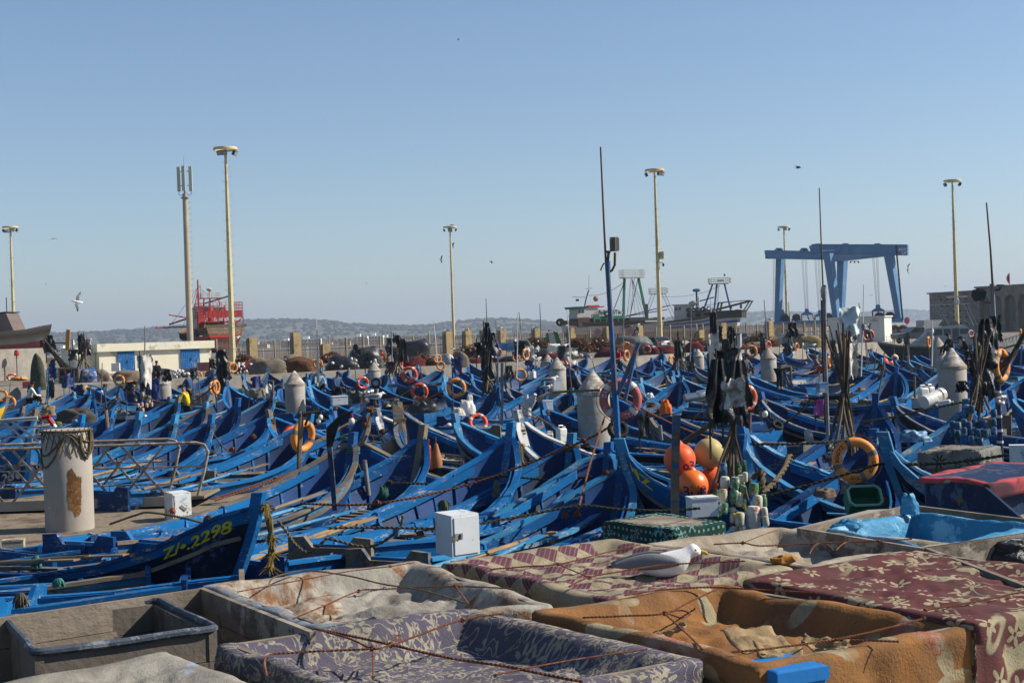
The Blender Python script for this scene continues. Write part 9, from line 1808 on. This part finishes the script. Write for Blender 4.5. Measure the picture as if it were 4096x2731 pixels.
boxcloth((3690, 1900), (3960, 1925), (4380, 1860), (3980, 1842), 2.45, .62, cl_red(), None, 'red and dark blanket over the blue sided box at the right edge', 'dark blue board box under the red blanket', Mdkbl, (.06, .16, .1, .05), .05, 11)
p0, p1 = atz(3700, 1905, 2.44), atz(3960, 1935, 2.44); t = thing('blue_board', p0, 'dark blue rounded board on the side of the red-covered box', 'board'); d = p1-p0; T = frame((0, -.03, 0), (d.x, d.y, 0), (0, 0, 1)); l_ = d.length*1.5; a = MB(); a.prism([(0, -.34), (.05, -.42), (l_, -.62), (l_, -.3), (l_*.62, -.03), (.10, -.01), (.02, -.06)], T, .03); a.build('panel', Mdkbl, t, False)
boxcloth((3678, 1806), (3915, 1800), (3997, 1782), (3768, 1777), 1.45, .36, cl_tile((.25, .245, .225), (.03, .03, .032), 3.2, 8, 'grey black patterned cloth'), None, 'grey cloth with black star flowers over a box at right', 'box under the grey and black flower cloth', None, .34, .02, 12)
boxcloth((2425, 2080), (2690, 2112), (2888, 2082), (2630, 2046), 1.45, .42, cl_dots(), None, 'dark green cloth with pale dots over a box before the barrel floats', 'box under the green dotted cloth', None, .4, .03, 13)
ZR = 2.635
def crope(pxs, label, r=.0075, m=None, knots=(), fray=(), z=ZR): return rope(pxs, r*.58, m or Mrope_b, label, None, z-.012, True, knots, fray, 'rust coloured ropes tied over the crates')
crope([(949, 2366), (1250, 2310), (1400, 2283), (1560, 2264), (1657, 2248)], 'thin rust rope along the far side of the sheepskin crate', .006, None, (3,), (3,)); crope([(1076, 2345), (1090, 2312), (1160, 2290), (1242, 2281), (1400, 2303), (1529, 2334), (1700, 2362), (1874, 2414)], 'brown rope diagonally across the sheepskin crate', .0085, Mrope_t); crope([(1172, 2474), (1300, 2420), (1434, 2363), (1520, 2356), (1823, 2344), (2046, 2353)], 'rust rope along the near side of the sheepskin crate', .0075, None, (2, 4), (2,)); crope([(1823, 2344), (1850, 2380), (1874, 2414)], 'short double rope at the right of the sheepskin crate', .007)
crope([(1261, 2513), (1400, 2553), (1491, 2592), (1560, 2580), (1700, 2530), (1850, 2478), (2014, 2452)], 'rust rope crossing the back of the purple blanket', .009, None, (2, 5), (5,)); crope([(1067, 2700), (1067, 2625), (1180, 2608), (1491, 2594)], 'rust rope over the left corner of the purple blanket', .009); crope([(1270, 2515), (1420, 2545), (1561, 2576), (1800, 2630), (2014, 2662), (2200, 2700), (2330, 2725)], 'double rust rope over the middle of the purple blanket', .011, None, (2,)); crope([(1491, 2594), (1492, 2650), (1492, 2706)], 'rope end with frayed knot hanging at the front of the purple blanket', .007, None, (), (2,), 2.60); crope([(1560, 2576), (1580, 2545), (1600, 2540), (1590, 2565), (1564, 2580)], 'small rope bow on the purple blanket', .007)
crope([(1980, 2697), (2250, 2645), (2588, 2594)], 'thin rope near the right end of the purple blanket', .006, None, (), (0,)); crope([(1960, 2276), (2100, 2265), (2232, 2256), (2400, 2215), (2561, 2176)], 'rust rope across the left of the diamond cover', .0085, None, (2,)); crope([(2276, 2345), (2356, 2308), (2500, 2282), (2641, 2260), (2800, 2250), (2980, 2243)], 'rust rope in front of the gull on the diamond cover', .0085, None, (1,), (1,)); crope([(2232, 2256), (2290, 2280), (2356, 2308)], 'short rope joining the two knots of the diamond cover', .007)
crope([(2855, 2176), (2971, 2171), (3050, 2182), (3250, 2172), (3515, 2162), (3648, 2155)], 'rust rope across the beige fleece', .0085, None, (1, 4), (1,)); crope([(3238, 2215), (3260, 2180), (3290, 2172), (3320, 2185), (3335, 2202)], 'left rope loop on the beige fleece', .006); crope([(3345, 2200), (3375, 2172), (3410, 2168), (3440, 2180)], 'right rope loop on the beige fleece', .006); crope([(2971, 2171), (3060, 2135), (3110, 2120)], 'thin rope running back over the beige fleece', .005)
crope([(2499, 2380), (2650, 2358), (2838, 2348), (3050, 2358), (3265, 2371)], 'rust rope along the back of the orange blanket', .0085); crope([(2330, 2469), (2500, 2462), (2659, 2452), (2760, 2405), (2873, 2353)], 'rust rope across the left of the orange blanket', .0085, None, (2,), (2,)); crope([(2659, 2452), (2740, 2525), (2811, 2596)], 'rope dropping to the front edge of the orange blanket', .008); crope([(2927, 2607), (3100, 2590), (3400, 2545), (3693, 2474)], 'rope across the cardboard to the right corner of the orange blanket', .0085, None, (3,)); crope([(2659, 2452), (2720, 2440), (2760, 2452), (2730, 2470), (2680, 2455)], 'rope loop at the knot of the orange blanket', .007)
crope([(3337, 2558), (3480, 2560), (3595, 2565)], 'rope along the front right of the orange blanket', .008); crope([(3700, 2440), (3900, 2405), (4120, 2360)], 'rust rope over the maroon floral blanket', .0085, None, (0,)); crope([(2440, 2086), (2640, 2098), (2760, 2074), (2870, 2078)], 'thin rope over the green dotted cloth', .006, None, (2,), (), 1.47)
for n_, l_ in LABELS.items():
	if len(n_.split()) > 16 or len(n_.split()) < 4: print('LABEL LEN', len(n_.split()), n_)
print('dups', [(k, len(v)) for k, v in LABELS.items() if len(v) > 1])
